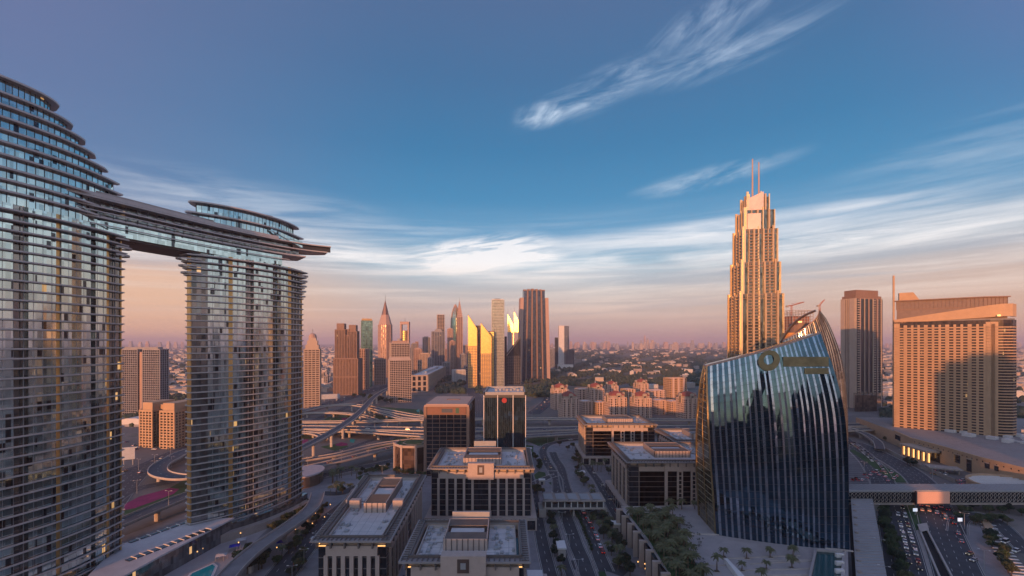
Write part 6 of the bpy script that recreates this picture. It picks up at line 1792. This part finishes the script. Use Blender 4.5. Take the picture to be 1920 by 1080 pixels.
# plaza palms
names = ['large palm by the white ramp wall on the plaza', 'small palm behind the large palm on the plaza', 'plaza palm in the front row nearest the ramp wall', 'plaza palm in the back row, first from the left',
         'plaza palm in the back row, second from the left', 'plaza palm in the middle row between the benches', 'plaza palm in the back row beside the curved glass front', 'plaza palm in the front row nearest the reflecting pool', 'half seen plaza palm at the bottom edge']
for (px, py, k, s_), lab in zip(((1344, 1072, 1, 1.0), (1357, 1045, 0, .7), (1391, 1070, 0, .72), (1400, 1047, 0, .72), (1444, 1045, 0, .75), (1437, 1068, 0, .75), (1487, 1043, 0, .78), (1485, 1066, 0, .85), (1428, 1088, 0, .85)), names):
    x, y = G(px, py, PZ); plant_at(palms[k], x, y, PZ + .1, lab, sc=s_)
    tpl = thing('palm_planter', 'square soil planter under the ' + lab.replace('half seen ', ''), 'planter', (x, y, PZ)); MB().prism(rect(x, y, 2.4, 2.4), PZ, PZ + .28).build('stone_edge', CONCL, tpl); MB().prism(rect(x, y, 2.0, 2.0), PZ + .28, PZ + .32).build('soil', SOIL, tpl)
for px, lab in ((1257, 'left'), (1278, 'middle'), (1303, 'right')):
    x, y = G(px, 955, PZ); plant_at(palms[0], x, y, PZ, lab + ' one of three palms at the far edge of the plaza by the office block', sc=.95)
k = 0
def inpoly(x, y, P):
    c = False
    for i in range(len(P)):
        (x1, y1), (x2, y2) = P[i], P[i - 1]
        if (y1 > y) != (y2 > y) and x < (x2 - x1) * (y - y1) / (y2 - y1) + x1: c = not c
    return c
for row in range(30):
    for col_ in range(9):
        y = 264 - row * 4.9 + prng.uniform(-.6, .6); x = 68 + col_ * 4.7 + (row % 2) * 2.3 + prng.uniform(-.8, .8)
        if not inpoly(x, y, bed): continue
        plant_at(palms[(row + col_) % 3], x, y + prng.uniform(-1.5, 1.5), PZ + .2, 'dense date palm in the planted bed beside the plaza', 'palms of the planted bed on the plaza', 1.0)
# trees and palms along the streets
def line_trees(pts, n, protos, label, group, sc=1.0, jit=1.5, z=0):
    p = GP(pts, z); L = [0]
    for a, b in zip(p, p[1:]): L.append(L[-1] + math.dist(a, b))
    for k in range(n):
        s_ = L[-1] * (k + .5) / n
        i = max(j for j in range(len(L) - 1) if L[j] <= s_); q = lerp(p[i], p[i + 1], (s_ - L[i]) / (L[i + 1] - L[i]))
        plant_at(prng.choice(protos), q[0] + prng.uniform(-jit, jit), q[1] + prng.uniform(-jit, jit), z, label, group, sc)
line_trees([(1645, 932), (1660, 985), (1675, 1040), (1690, 1100)], 20, trees, 'bushy dark tree in the dense row between walkway and boulevard', 'tree row between the walkway and the boulevard', .95, 1.8)
line_trees([(1655, 935), (1668, 985), (1683, 1040), (1700, 1100)], 14, trees, 'bushy dark tree in the dense row between walkway and boulevard', 'tree row between the walkway and the boulevard', .7, 1.0)
line_trees([(1081, 962), (1098, 1000), (1110, 1036)], 14, [trees[2]], 'clipped low tree on the narrow median of the central avenue', 'low trees on the avenue median', .38, .4)
line_trees([(1095, 955), (1120, 985), (1140, 1020), (1160, 1075)], 12, [trees[0], palms[0], trees[1]], 'street tree between the avenue and the pillared plaza wall', 'street trees beside the plaza wall', .9, 2.5)
line_trees([(1120, 960), (1142, 992), (1165, 1040), (1185, 1090)], 13, [palms[2], trees[1], palms[0]], 'tree growing close against the pillared plaza wall', 'trees against the pillared plaza wall', 1.0, 2.0)
line_trees([(1024, 962), (1038, 1000), (1045, 1050), (1062, 1090)], 9, [trees[1], palms[0]], 'street tree left of the central avenue near the kiosk', 'street trees left of the avenue', .85, 1.5)
line_trees([(1085, 870), (1094, 905), (1102, 925), (1118, 945)], 10, trees + palms[:1], 'tree in the garden strip right of the avenue above the footbridge', 'trees in the garden strip above the footbridge', .95, 4)
line_trees([(1058, 838), (1085, 850), (1078, 868)], 10, trees, 'tree by the avenue bend near the farther punched window block', 'trees by the bend of the avenue', .9, 6)
line_trees([(1110, 885), (1128, 880), (1140, 895)], 7, [palms[1], trees[1]], 'tree in the court between the two punched window blocks', 'trees in the court between the office blocks', .95, 5)
line_trees([(1000, 855), (1008, 870), (1012, 885)], 5, [trees[2]], 'small tree left of the avenue bend', 'small trees left of the avenue bend', .8, 2)
line_trees([(1000, 920), (1020, 930)], 4, trees[:1], 'small tree beside the left end of the footbridge', 'small trees at the footbridge', .8, 3)
# left side gardens
line_trees([(604, 905), (640, 900), (668, 895)], 9, [palms[1]], 'tall palm on the round forecourt by the drum pavilion', 'palms of the forecourt by the drum pavilion', 1.1, 6)
line_trees([(612, 930), (640, 922), (660, 930)], 7, [palms[1], trees[1]], 'palm or tree around the small forecourt garden', 'plants of the small forecourt garden', .9, 5)
line_trees([(670, 893), (700, 884), (735, 880)], 12, trees, 'shrubby tree on the lawns before the green roofed office', 'shrubby trees on the lawns before the green roofed office', .65, 6)
line_trees([(735, 885), (770, 892), (800, 893)], 9, trees, 'small tree at the foot of the brown office tower', 'small trees at the foot of the brown office tower', .75, 3)
line_trees([(570, 945), (560, 965), (530, 985), (500, 1000)], 16, trees, 'dark tree in the hedge belt under the right curved tower', 'hedge belt under the right curved tower', .8, 3)
line_trees([(605, 950), (590, 985), (560, 1020), (520, 1065)], 16, trees + [palms[1]], 'street tree along the boulevard left of the long roofed office block', 'street trees left of the long roofed block', .8, 2.5)
line_trees([(450, 1062), (470, 1052), (490, 1062), (468, 1078)], 8, [trees[0], trees[1]], 'broad green tree in the loop beside the elevated driveway', 'broad trees in the driveway loop', 1.15, 2)
line_trees([(290, 1056), (360, 1030), (430, 1006), (480, 985)], 14, trees, 'small tree on the pool terrace beneath the hotel podium', 'small trees on the pool terrace', .55, 2)
line_trees([(575, 1040), (545, 1085)], 6, trees, 'street tree between the boulevard lanes at the lower left', 'trees at the lower left boulevard', .8, 2)
# right side
line_trees([(1805, 975), (1830, 985), (1860, 975), (1880, 985)], 12, trees, 'bushy tree around the striped forecourt', 'bushes around the striped forecourt', .8, 3)
line_trees([(1850, 1005), (1866, 1030), (1885, 1060), (1905, 1085)], 14, trees, 'dark tree along the curve of the striped forecourt', 'dark trees along the forecourt curve', .75, 2)
line_trees([(1790, 962), (1850, 958), (1915, 965)], 10, trees, 'tree standing under the lattice bridge near the mall', 'trees under the lattice bridge', .8, 3)
line_trees([(1700, 872), (1716, 876)], 4, [trees[1]], 'dark tree by the mall ramp', 'trees by the mall ramp', 1.0, 3)
line_trees([(1650, 826), (1690, 834), (1720, 850)], 6, [trees[2]], 'small tree in front of the left end of the mall wall', 'small trees before the mall wall', .9, 3)
# highway and mid distance greenery: individual trees as far as they can be told apart
line_trees([(668, 745), (700, 750), (730, 757), (770, 752)], 14, trees, 'roadside tree at the foot of the gridded tower', 'trees at the foot of the gridded tower', 1.4, 8)
line_trees([(600, 785), (640, 783), (665, 785)], 5, trees, 'small tree on the lawn inside the arching ramp', 'trees inside the arching ramp', .8, 5)
line_trees([(995, 742), (1010, 748), (1030, 738), (1045, 728)], 16, trees, 'street tree between the dark office tower and the domed village', 'trees left of the domed village', 1.5, 10)
for o in trees + palms:
    if '_used' in o.keys(): del o['_used']
for o in bpy.data.objects:
    if '_used' in o.keys(): del o['_used']
# far woods reading as one mass
wd = MB(); wr = random.Random(5)
def clump(b, x, y, r, h):
    n = 6; ring = [(x + r * wr.uniform(.7, 1.2) * math.cos(2 * math.pi * k / n), y + r * wr.uniform(.7, 1.2) * math.sin(2 * math.pi * k / n)) for k in range(n)]
    top = [(x + (a - x) * wr.uniform(.3, .6), y + (c - y) * wr.uniform(.3, .6)) for a, c in ring]
    b.prism(ring, 0, h * .55, bottom=False); b.prism(scalep(ring, 1.15), h * .45, h * wr.uniform(.85, 1.15), top=top, bottom=False)
for k in range(13000):
    z = wr.random()
    if z < .62: px, py = wr.uniform(1020, 1385), 649 + 75 * wr.random() ** 1.3
    elif z < .72: px, py = wr.uniform(820, 905), wr.uniform(700, 738)
    elif z < .80: px, py = wr.uniform(985, 1045), wr.uniform(695, 745)
    elif z < .9: px, py = wr.uniform(236, 356), wr.uniform(660, 800)
    else: px, py = wr.uniform(1655, 1920), wr.uniform(650, 790)
    if noise_gate := (math.sin(px * .11 + py * .35) + math.sin(px * .043 - py * .21) + wr.uniform(-1, 1)) < -.2: continue
    x, y = G(px, py)
    if 870 < px < 893 and z < .72 and z > .62: continue
    r = wr.uniform(3.5, 7.5) * (1 if y < 2000 else 2.2 if y < 5000 else 5)
    clump(wd, x, y, r, wr.uniform(5, 10) * (1 if y < 5000 else 1.3))
o = wd.build('woodland', LEAFD, kind='stuff'); tag(o, 'dark belts of distant trees among villas towards the horizon', 'trees')
# shrubs and hedges near
hd = MB(); 
for poly, n in (([(1184, 968), (1260, 970), (1296, 1050), (1320, 1098), (1272, 1098), (1215, 1010)], 220),):
    q = GP(poly, PZ); xs = [p[0] for p in q]; ys = [p[1] for p in q]
    for k in range(n):
        y = wr.uniform(min(ys), max(ys)); x = wr.uniform(68, 96)
        if not (1184 + (PZ and 0) < x / y * F + 960 < 1320): continue
        leafball(hd, (x, y, PZ + .8), .8, 12, .22, .6, wr)
o = hd.build('ground_cover', LEAFD, kind='stuff'); tag(o, 'dense dark shrubs filling the palm bed of the plaza', 'shrubs')

# ------------------------------------------------------------- vehicles and street furniture
crng = random.Random(33)
PAINT = {n: mat('car_' + n, c, .28, metal=.25, var=.03, stain=0, spec=.6) for n, c in (('white', (.72, .72, .72)), ('silver', (.38, .39, .41)), ('black', (.02, .02, .022)), ('grey', (.14, .145, .15)), ('red', (.32, .03, .025)), ('blue', (.04, .07, .17)), ('gold', (.42, .30, .14)))}
CG = mat('car_glass', (.015, .018, .02), .06, spec=.8, var=.1)
TL = mat('tail_light', (.5, .02, .015), .4, emit=(1, .04, .02), estr=.6); HLM = mat('head_light', (.8, .8, .75), .3, emit=(1, .93, .8), estr=.5)
def car_proto(nm, kind):
    t = bpy.data.objects.new('taxi' if kind == 'taxi' else 'van' if kind == 'van' else 'car', None); COL.objects.link(t)
    L, Wd, Hh = (4.6, 1.85, 1.45) if kind != 'van' else (5.4, 2.0, 2.3)
    if kind == 'suv': L, Wd, Hh = 4.9, 1.95, 1.8
    b = MB(); w = Wd / 2
    prof = [(-L / 2, .35), (-L / 2, .8), (-L / 2 + .25, .92), (-L * .18, 1.0 if kind != 'van' else 1.1), (L * .42, .98), (L / 2, .75), (L / 2, .35)]
    def loft(prof, w0, w1, b):
        n = len(prof)
        i = len(b.v); b.v += [(y and 0 or 0, 0, 0) for _ in ()]
        Lp = [(-w0 if z < .6 else -w1, y, z) for y, z in prof]; Rp = [(-x, y, z) for x, y, z in Lp]
        b.face(Lp); b.face(Rp[::-1])
        for k in range(n):
            q = (k + 1) % n; b.face([Lp[k], Rp[k], Rp[q], Lp[q]])
    loft([(-y, z) for y, z in prof][::-1], w, w * .95, b)
    b.build('body', PAINT[nm], t)
    c = MB(); r0, r1 = (-L * .40, L * .18) if kind != 'van' else (-L * .49, L * .30)
    c.hexa([(-w * .92, r0, .97), (w * .92, r0, .97), (w * .92, r1 + .35, .97), (-w * .92, r1 + .35, .97)], [(-w * .76, r0 + .45, Hh - .06), (w * .76, r0 + .45, Hh - .06), (w * .76, r1 - .35, Hh - .06), (-w * .76, r1 - .35, Hh - .06)]); c.build('windows', CG, t)
    r = MB(); r.hexa([(-w * .77, r0 + .45, Hh - .07), (w * .77, r0 + .45, Hh - .07), (w * .77, r1 - .35, Hh - .07), (-w * .77, r1 - .35, Hh - .07)], [(-w * .7, r0 + .55, Hh), (w * .7, r0 + .55, Hh), (w * .7, r1 - .5, Hh), (-w * .7, r1 - .5, Hh)]); r.build('roof', PAINT['red' if kind == 'taxi' else nm], t)
    for sx_ in (-1, 1):
        for y in (-L * .3, L * .3):
            k = MB(); k.tube([(sx_ * (w - .22), y, .33), (sx_ * (w + .01), y, .33)], .33, 10); k.build('wheel', TYRE, t)
    for sx_ in (-1, 1):
        MB().box(sx_ * w * .72 - .2, sx_ * w * .72 + .2, L / 2 - .03, L / 2 + .05, .6, .78).build('headlight', HLM, t)
        MB().box(sx_ * w * .72 - .2, sx_ * w * .72 + .2, -L / 2 - .05, -L / 2 + .03, .62, .84).build('tail_light', TL, t)
    return t
protos = [(n, k, car_proto(n, k)) for n, k in (('white', 'car'), ('silver', 'car'), ('black', 'suv'), ('grey', 'car'), ('white', 'suv'), ('red', 'car'), ('blue', 'car'), ('white', 'van'), ('gold', 'taxi'))]
usedc = set()
def put_car(x, y, z, ang, where, group, only=None):
    i = crng.choice(only or (0, 0, 1, 2, 2, 3, 4, 4, 5, 6, 7, 8)); n, kd, pr = protos[i]
    lab = {'car': n + ' saloon car ', 'suv': n + ' off-roader ', 'van': n + ' van ', 'taxi': 'red roofed taxi '}[kd] + where
    if i in usedc: o = copytree(pr, (x, y, z), ang, 1.0, lab)
    else: usedc.add(i); o = pr; o.location = (x, y, z); o.rotation_euler = (0, 0, ang)
    o['label'] = lab; o['category'] = {'car': 'car', 'suv': 'car', 'van': 'van', 'taxi': 'taxi'}[kd]; o['group'] = group
    return o
def along(path, w, lane_off, s0, s1, n, rev, where, group, z=.13, jit=.35, only=None):
    q = offset(path, lane_off); L = [0]
    for a, b in zip(q, q[1:]): L.append(L[-1] + math.dist(a[:2], b[:2]))
    for k in range(n):
        s_ = L[-1] * (s0 + (s1 - s0) * (k + .5 + crng.uniform(-jit, jit) * .6) / n)
        i = max(j for j in range(len(L) - 1) if L[j] <= s_); f_ = (s_ - L[i]) / max(.01, L[i + 1] - L[i]); p = lerp(q[i], q[i + 1], f_)
        d = (q[i + 1][0] - q[i][0], q[i + 1][1] - q[i][1]); ang = math.atan2(d[1], d[0]) - math.pi / 2 + (math.pi if rev else 0)
        put_car(p[0] + crng.uniform(-.2, .2), p[1], (p[2] if len(p) > 2 else 0) + z, ang, where, group, only)
eL, eR = ROADS['eastL'], ROADS['eastR']
g1 = 'queue of cars coming down the left carriageway'
along(eL, 17, 5.6, .08, .40, 13, True, 'in the near queue beside the underpass wall', g1); along(eL, 17, 2.2, .10, .33, 9, True, 'in the second queue from the underpass', g1)
along(eL, 17, 5.9, .40, .52, 5, True, 'in the short queue before the lattice bridge', g1)
along(eL, 17, 5.5, .62, .98, 24, True, 'in the long queue behind the lattice bridge', 'long queue behind the lattice bridge'); along(eL, 17, 2.4, .74, .98, 13, True, 'in the outer lane of the far queue', 'long queue behind the lattice bridge')
g2 = 'cars on the right carriageway before the lattice bridge'
for off, n, s0, s1 in ((-6.5, 4, .34, .46), (-3, 4, .33, .47), (0.3, 4, .33, .46), (3.6, 5, .30, .47), (6.8, 6, .18, .45)):
    along(eR, 19, off, s0, s1, n, False, 'driving away towards the lattice bridge', g2)
# parked and driving elsewhere
mR = ROADS['mainR']; along(mR, 8, 2.4, .06, .34, 8, False, 'parked along the right side of the central avenue', 'cars parked along the central avenue')
along(ROADS['mainL'], 8, 0, .45, .9, 4, True, 'driving on the upper part of the central avenue', 'cars on the central avenue')
along(ROADS['west'], 15, 3, .1, .95, 7, False, 'on the boulevard left of the long roofed block', 'cars on the left boulevard')
along(ROADS['szr'], 34, 8, .05, .95, 20, False, 'on the wide highway beyond the flyovers', 'cars on the wide highway'); along(ROADS['szr'], 34, -8, .05, .95, 20, True, 'on the wide highway beyond the flyovers', 'cars on the wide highway')
along(ROADS['murooj'], 24, 4, .1, .9, 10, False, 'on the street left of the domed village', 'cars left of the domed village', z=.2); along(ROADS['murooj'], 24, -4, .1, .9, 8, True, 'on the street left of the domed village', 'cars left of the domed village', z=.2)
along(ROADS['serv'], 7, 1.5, .1, .9, 5, True, 'on the service road beside the punched window block', 'cars on the service road')
along(VP['main'], 20, 4, .1, .9, 16, False, 'on the broad main flyover', 'cars on the main flyover', z=.07); along(VP['low2'], 11, 1.5, .1, .8, 4, False, 'on the lower long ramp', 'cars on the long ramps', z=.07)
for k in range(16):
    x, y = G(1745 + k * 9 + crng.uniform(-3, 3), 884 + k * 3.2 + crng.uniform(-5, 5)); put_car(x, y, .05, crng.uniform(0, 6.28), 'on the mall drop-off behind the lattice bridge', 'cars at the mall drop-off')
for k in range(16):
    x, y = G(1600 + k * 5.5, 893 + crng.uniform(-9, 9)); put_car(x, y, .12, -.9, 'in the striped car park behind the lattice bridge', 'cars in the striped car park')
for k, (px, py) in enumerate(((1885, 1018), (1905, 1035), (1818, 1040), (1826, 1052))):
    x, y = G(px, py); put_car(x, y, .16, 2.0, 'parked near the striped forecourt', 'cars near the striped forecourt')
for k in range(18):
    x, y = G(crng.uniform(236, 350), crng.uniform(822, 845)); put_car(x, y, .02, crng.choice((0, 1.57)), 'in the car park before the tan hotel', 'cars before the tan hotel')
for i, (n, kd, pr) in enumerate(protos):
    if i not in usedc:
        for c_ in list(pr.children): bpy.data.objects.remove(c_)
        bpy.data.objects.remove(pr)
# street lamps
def lamp_proto():
    t = bpy.data.objects.new('street_lamp', None); COL.objects.link(t)
    MB().tube([(0, 0, 0), (0, 0, 9.5)], [.16, .09], 6).build('pole', GREYP, t); ar_ = MB().tube([(-1.8, 0, 9.7), (0, 0, 9.4), (1.8, 0, 9.7)], .07, 4).build('arm', GREYP, t)
    for s_ in (-1, 1): MB().box(s_ * 1.9 - .4, s_ * 1.9 + .4, -.18, .18, 9.62, 9.78).build('lamp_head', WHITE, ar_)
    return t
lp = lamp_proto(); first = [True]
def lamp_at(x, y, z, ang, where, group):
    if first[0]: first[0] = False; o = lp; o.location = (x, y, z); o.rotation_euler = (0, 0, ang)
    else: o = copytree(lp, (x, y, z), ang)
    o['label'] = 'grey twin armed street lamp ' + where; o['category'] = 'street lamp'; o['group'] = group
def lamps(path, off, n, where, group, z=0.0, s0=.05, s1=.95):
    q = offset(path, off); 
    for k in range(n):
        i = int((len(q) - 2) * (s0 + (s1 - s0) * k / max(1, n - 1))); a, b = q[i], q[i + 1]
        lamp_at(a[0], a[1], (a[2] if len(a) > 2 else 0) + z, math.atan2(b[1] - a[1], b[0] - a[0]) + math.pi / 2, where, group)
lamps(eL, -9.5, 7, 'on the left edge of the boulevard', 'lamps on the left edge of the boulevard'); lamps(eR, 10.5, 7, 'on the right edge of the boulevard', 'lamps on the right edge of the boulevard')
lamps(VP['main'], 0, 16, 'on the broad main flyover', 'lamps on the main flyover', .05); lamps(VP['arch'], 5.4, 10, 'on the long arching ramp', 'lamps on the arching ramp', .05)
lamps(VP['low2'], 5, 7, 'on the lower long ramp', 'lamps on the lower long ramp', .05); lamps(VP['gap'], 5, 4, 'on the flyover between the curved towers', 'lamps on the flyover between the towers', .05)
lamps(ROADS['szr'], 0, 16, 'in the middle of the wide highway', 'lamps of the wide highway', .1); lamps(ROADS['mainL'], -5, 9, 'along the central avenue', 'lamps along the central avenue')
lamps(ROADS['west'], 8.5, 8, 'along the boulevard at the lower left', 'lamps of the lower left boulevard'); lamps(ROADS['szr'], 19, 12, 'at the edge of the wide highway', 'lamps at the edge of the wide highway', .1)
# small warm bollard lights in the gardens
bl = None
for k in range(26):
    px, py = crng.choice([(crng.uniform(440, 560), crng.uniform(985, 1060)), (crng.uniform(330, 480), crng.uniform(1010, 1050)), (crng.uniform(1160, 1230), crng.uniform(1040, 1078)), (crng.uniform(560, 620), crng.uniform(950, 1010))])
    x, y = G(px, py)
    if bl is None:
        bl = bpy.data.objects.new('bollard_light', None); COL.objects.link(bl); MB().tube([(0, 0, 0), (0, 0, 2.6)], .08, 5).build('post', DKMETAL, bl); MB().prism(circ((0, 0), .26, 8), 2.6, 3.1).build('lamp_head', PLINE, bl); o = bl; o.location = (x, y, 0)
    else: o = copytree(bl, (x, y, 0))
    o['label'] = 'small glowing post light in the gardens around the hotel terrace'; o['category'] = 'lamp'; o['group'] = 'post lights of the gardens'

# ------------------------------------------------------------- the city behind the viewpoint (mirrored in glass) and blocks added to shade the streets
BT = 'towers behind the viewpoint'
rb_ = random.Random(11)
# unseen row added up-sun of the office district, tall enough to leave only the roof edges in the light
for k, (x, h) in enumerate([(-247, 97), (-221, 97), (-195, 68), (-169, 68), (-143, 68), (-117, 66), (-91, 78), (-65, 78), (-39, 78), (-13, 70), (13, 70), (39, 70)]):
    y = -122 + rb_.uniform(-6, 6)
    t = thing('office_block', 'added shading block in the row behind the viewpoint, ' + ('first', 'second', 'third', 'fourth', 'fifth', 'sixth', 'seventh', 'eighth', 'ninth', 'tenth', 'eleventh', 'twelfth', 'thirteenth')[k] + ' from the west', 'building', (x, y, 0), BT)
    volume(t, rect(x, y, 26.5, 22, 0), 0, h, GL_DARK, BEIGE if k % 2 else GREYS, 4, 6, 1.4, 1.5, .8)
for k, (x, y, w, h) in enumerate(((-45, -262, 62, 170), (104, -250, 36, 124), (150, -150, 36, 96), (215, -240, 42, 150), (-20, -330, 38, 96), (60, -420, 44, 128), (130, -520, 50, 190), (290, -330, 44, 120), (5, -600, 50, 120), (210, -560, 46, 140), (380, -200, 46, 110), (300, -90, 40, 90), (-70, -520, 60, 116), (440, -420, 60, 170), (520, -120, 50, 120))):  # first one is added up-sun to keep sun glint off the sail
    t = thing('high_rise', ('tan', 'grey', 'brown')[k % 3] + ' high-rise behind the viewpoint, number ' + str(k + 1) + ' of the cluster', 'skyscraper', (x, y, 0), BT)
    volume(t, rect(x, y, w, w * .8, rb_.uniform(-20, 20)), 0, h, (GL_DARK, GL_BROWN, GL_BLUE)[k % 3], (BEIGE, GREYS, BROWNS)[k % 3], 4, 6, 1.3, 1.4, .7)
    MB().prism(rect(x, y, w * .5, w * .4, 5), h, h + 9).build('roof_box', GREYS, t)

# ------------------------------------------------------------- haze
hz = MB().box(-29500, 29500, -9500, 29500, -1.5, 330)
o = hz.build('haze', [], kind='stuff')
m = bpy.data.materials.new('haze_air'); m.use_nodes = True; t_ = m.node_tree; t_.nodes.clear()
out_ = t_.nodes.new('ShaderNodeOutputMaterial'); v_ = t_.nodes.new('ShaderNodeVolumePrincipled')
v_.inputs['Color'].default_value = (.80, .76, .92, 1); v_.inputs['Density'].default_value = .00008; v_.inputs['Anisotropy'].default_value = .0
t_.links.new(v_.outputs[0], out_.inputs['Volume'])
o.data.materials.append(m)
tag(o, 'pinkish evening haze over the whole city', 'haze')

# ------------------------------------------------------------- labels: say which one of each row
bpy.context.view_layer.update()
def ordw(n):
    w = ['first', 'second', 'third', 'fourth', 'fifth', 'sixth', 'seventh', 'eighth', 'ninth', 'tenth', 'eleventh', 'twelfth']
    return w[n] if n < 12 else str(n + 1) + {1: 'st', 2: 'nd', 3: 'rd'}.get((n + 1) % 10 if (n + 1) % 100 // 10 != 1 else 0, 'th')
byl = {}
for o in COL.objects:
    if o.parent is None and 'label' in o.keys() and 'group' in o.keys(): byl.setdefault(o['label'], []).append(o)
for lab, os_ in byl.items():
    if len(os_) < 2: continue
    wp = []
    for o in os_:
        p = o.location if o.type == 'EMPTY' or o.location.length > 0 else sum((Vector(v.co) for v in o.data.vertices), Vector()) / len(o.data.vertices)
        wp.append((p[0] / max(1, p[1]) * F, H * F / max(20, p[1]), o))
    sx_ = max(w[0] for w in wp) - min(w[0] for w in wp); sy_ = max(w[1] for w in wp) - min(w[1] for w in wp)
    if sx_ >= sy_: wp.sort(key=lambda w: w[0]); tail = ' from the left'
    else: wp.sort(key=lambda w: -w[1]); tail = ' from the viewer'
    if min(w[2].location.y for w in wp) < 0 and wp[0][2].type == 'EMPTY': continue
    for k, w in enumerate(wp): w[2]['label'] = lab + ', ' + ordw(k) + tail
for o in COL.objects:
    if 'label' in o.keys() and len(o['label'].split()) > 16: print('LONG', len(o['label'].split()), o['label'])
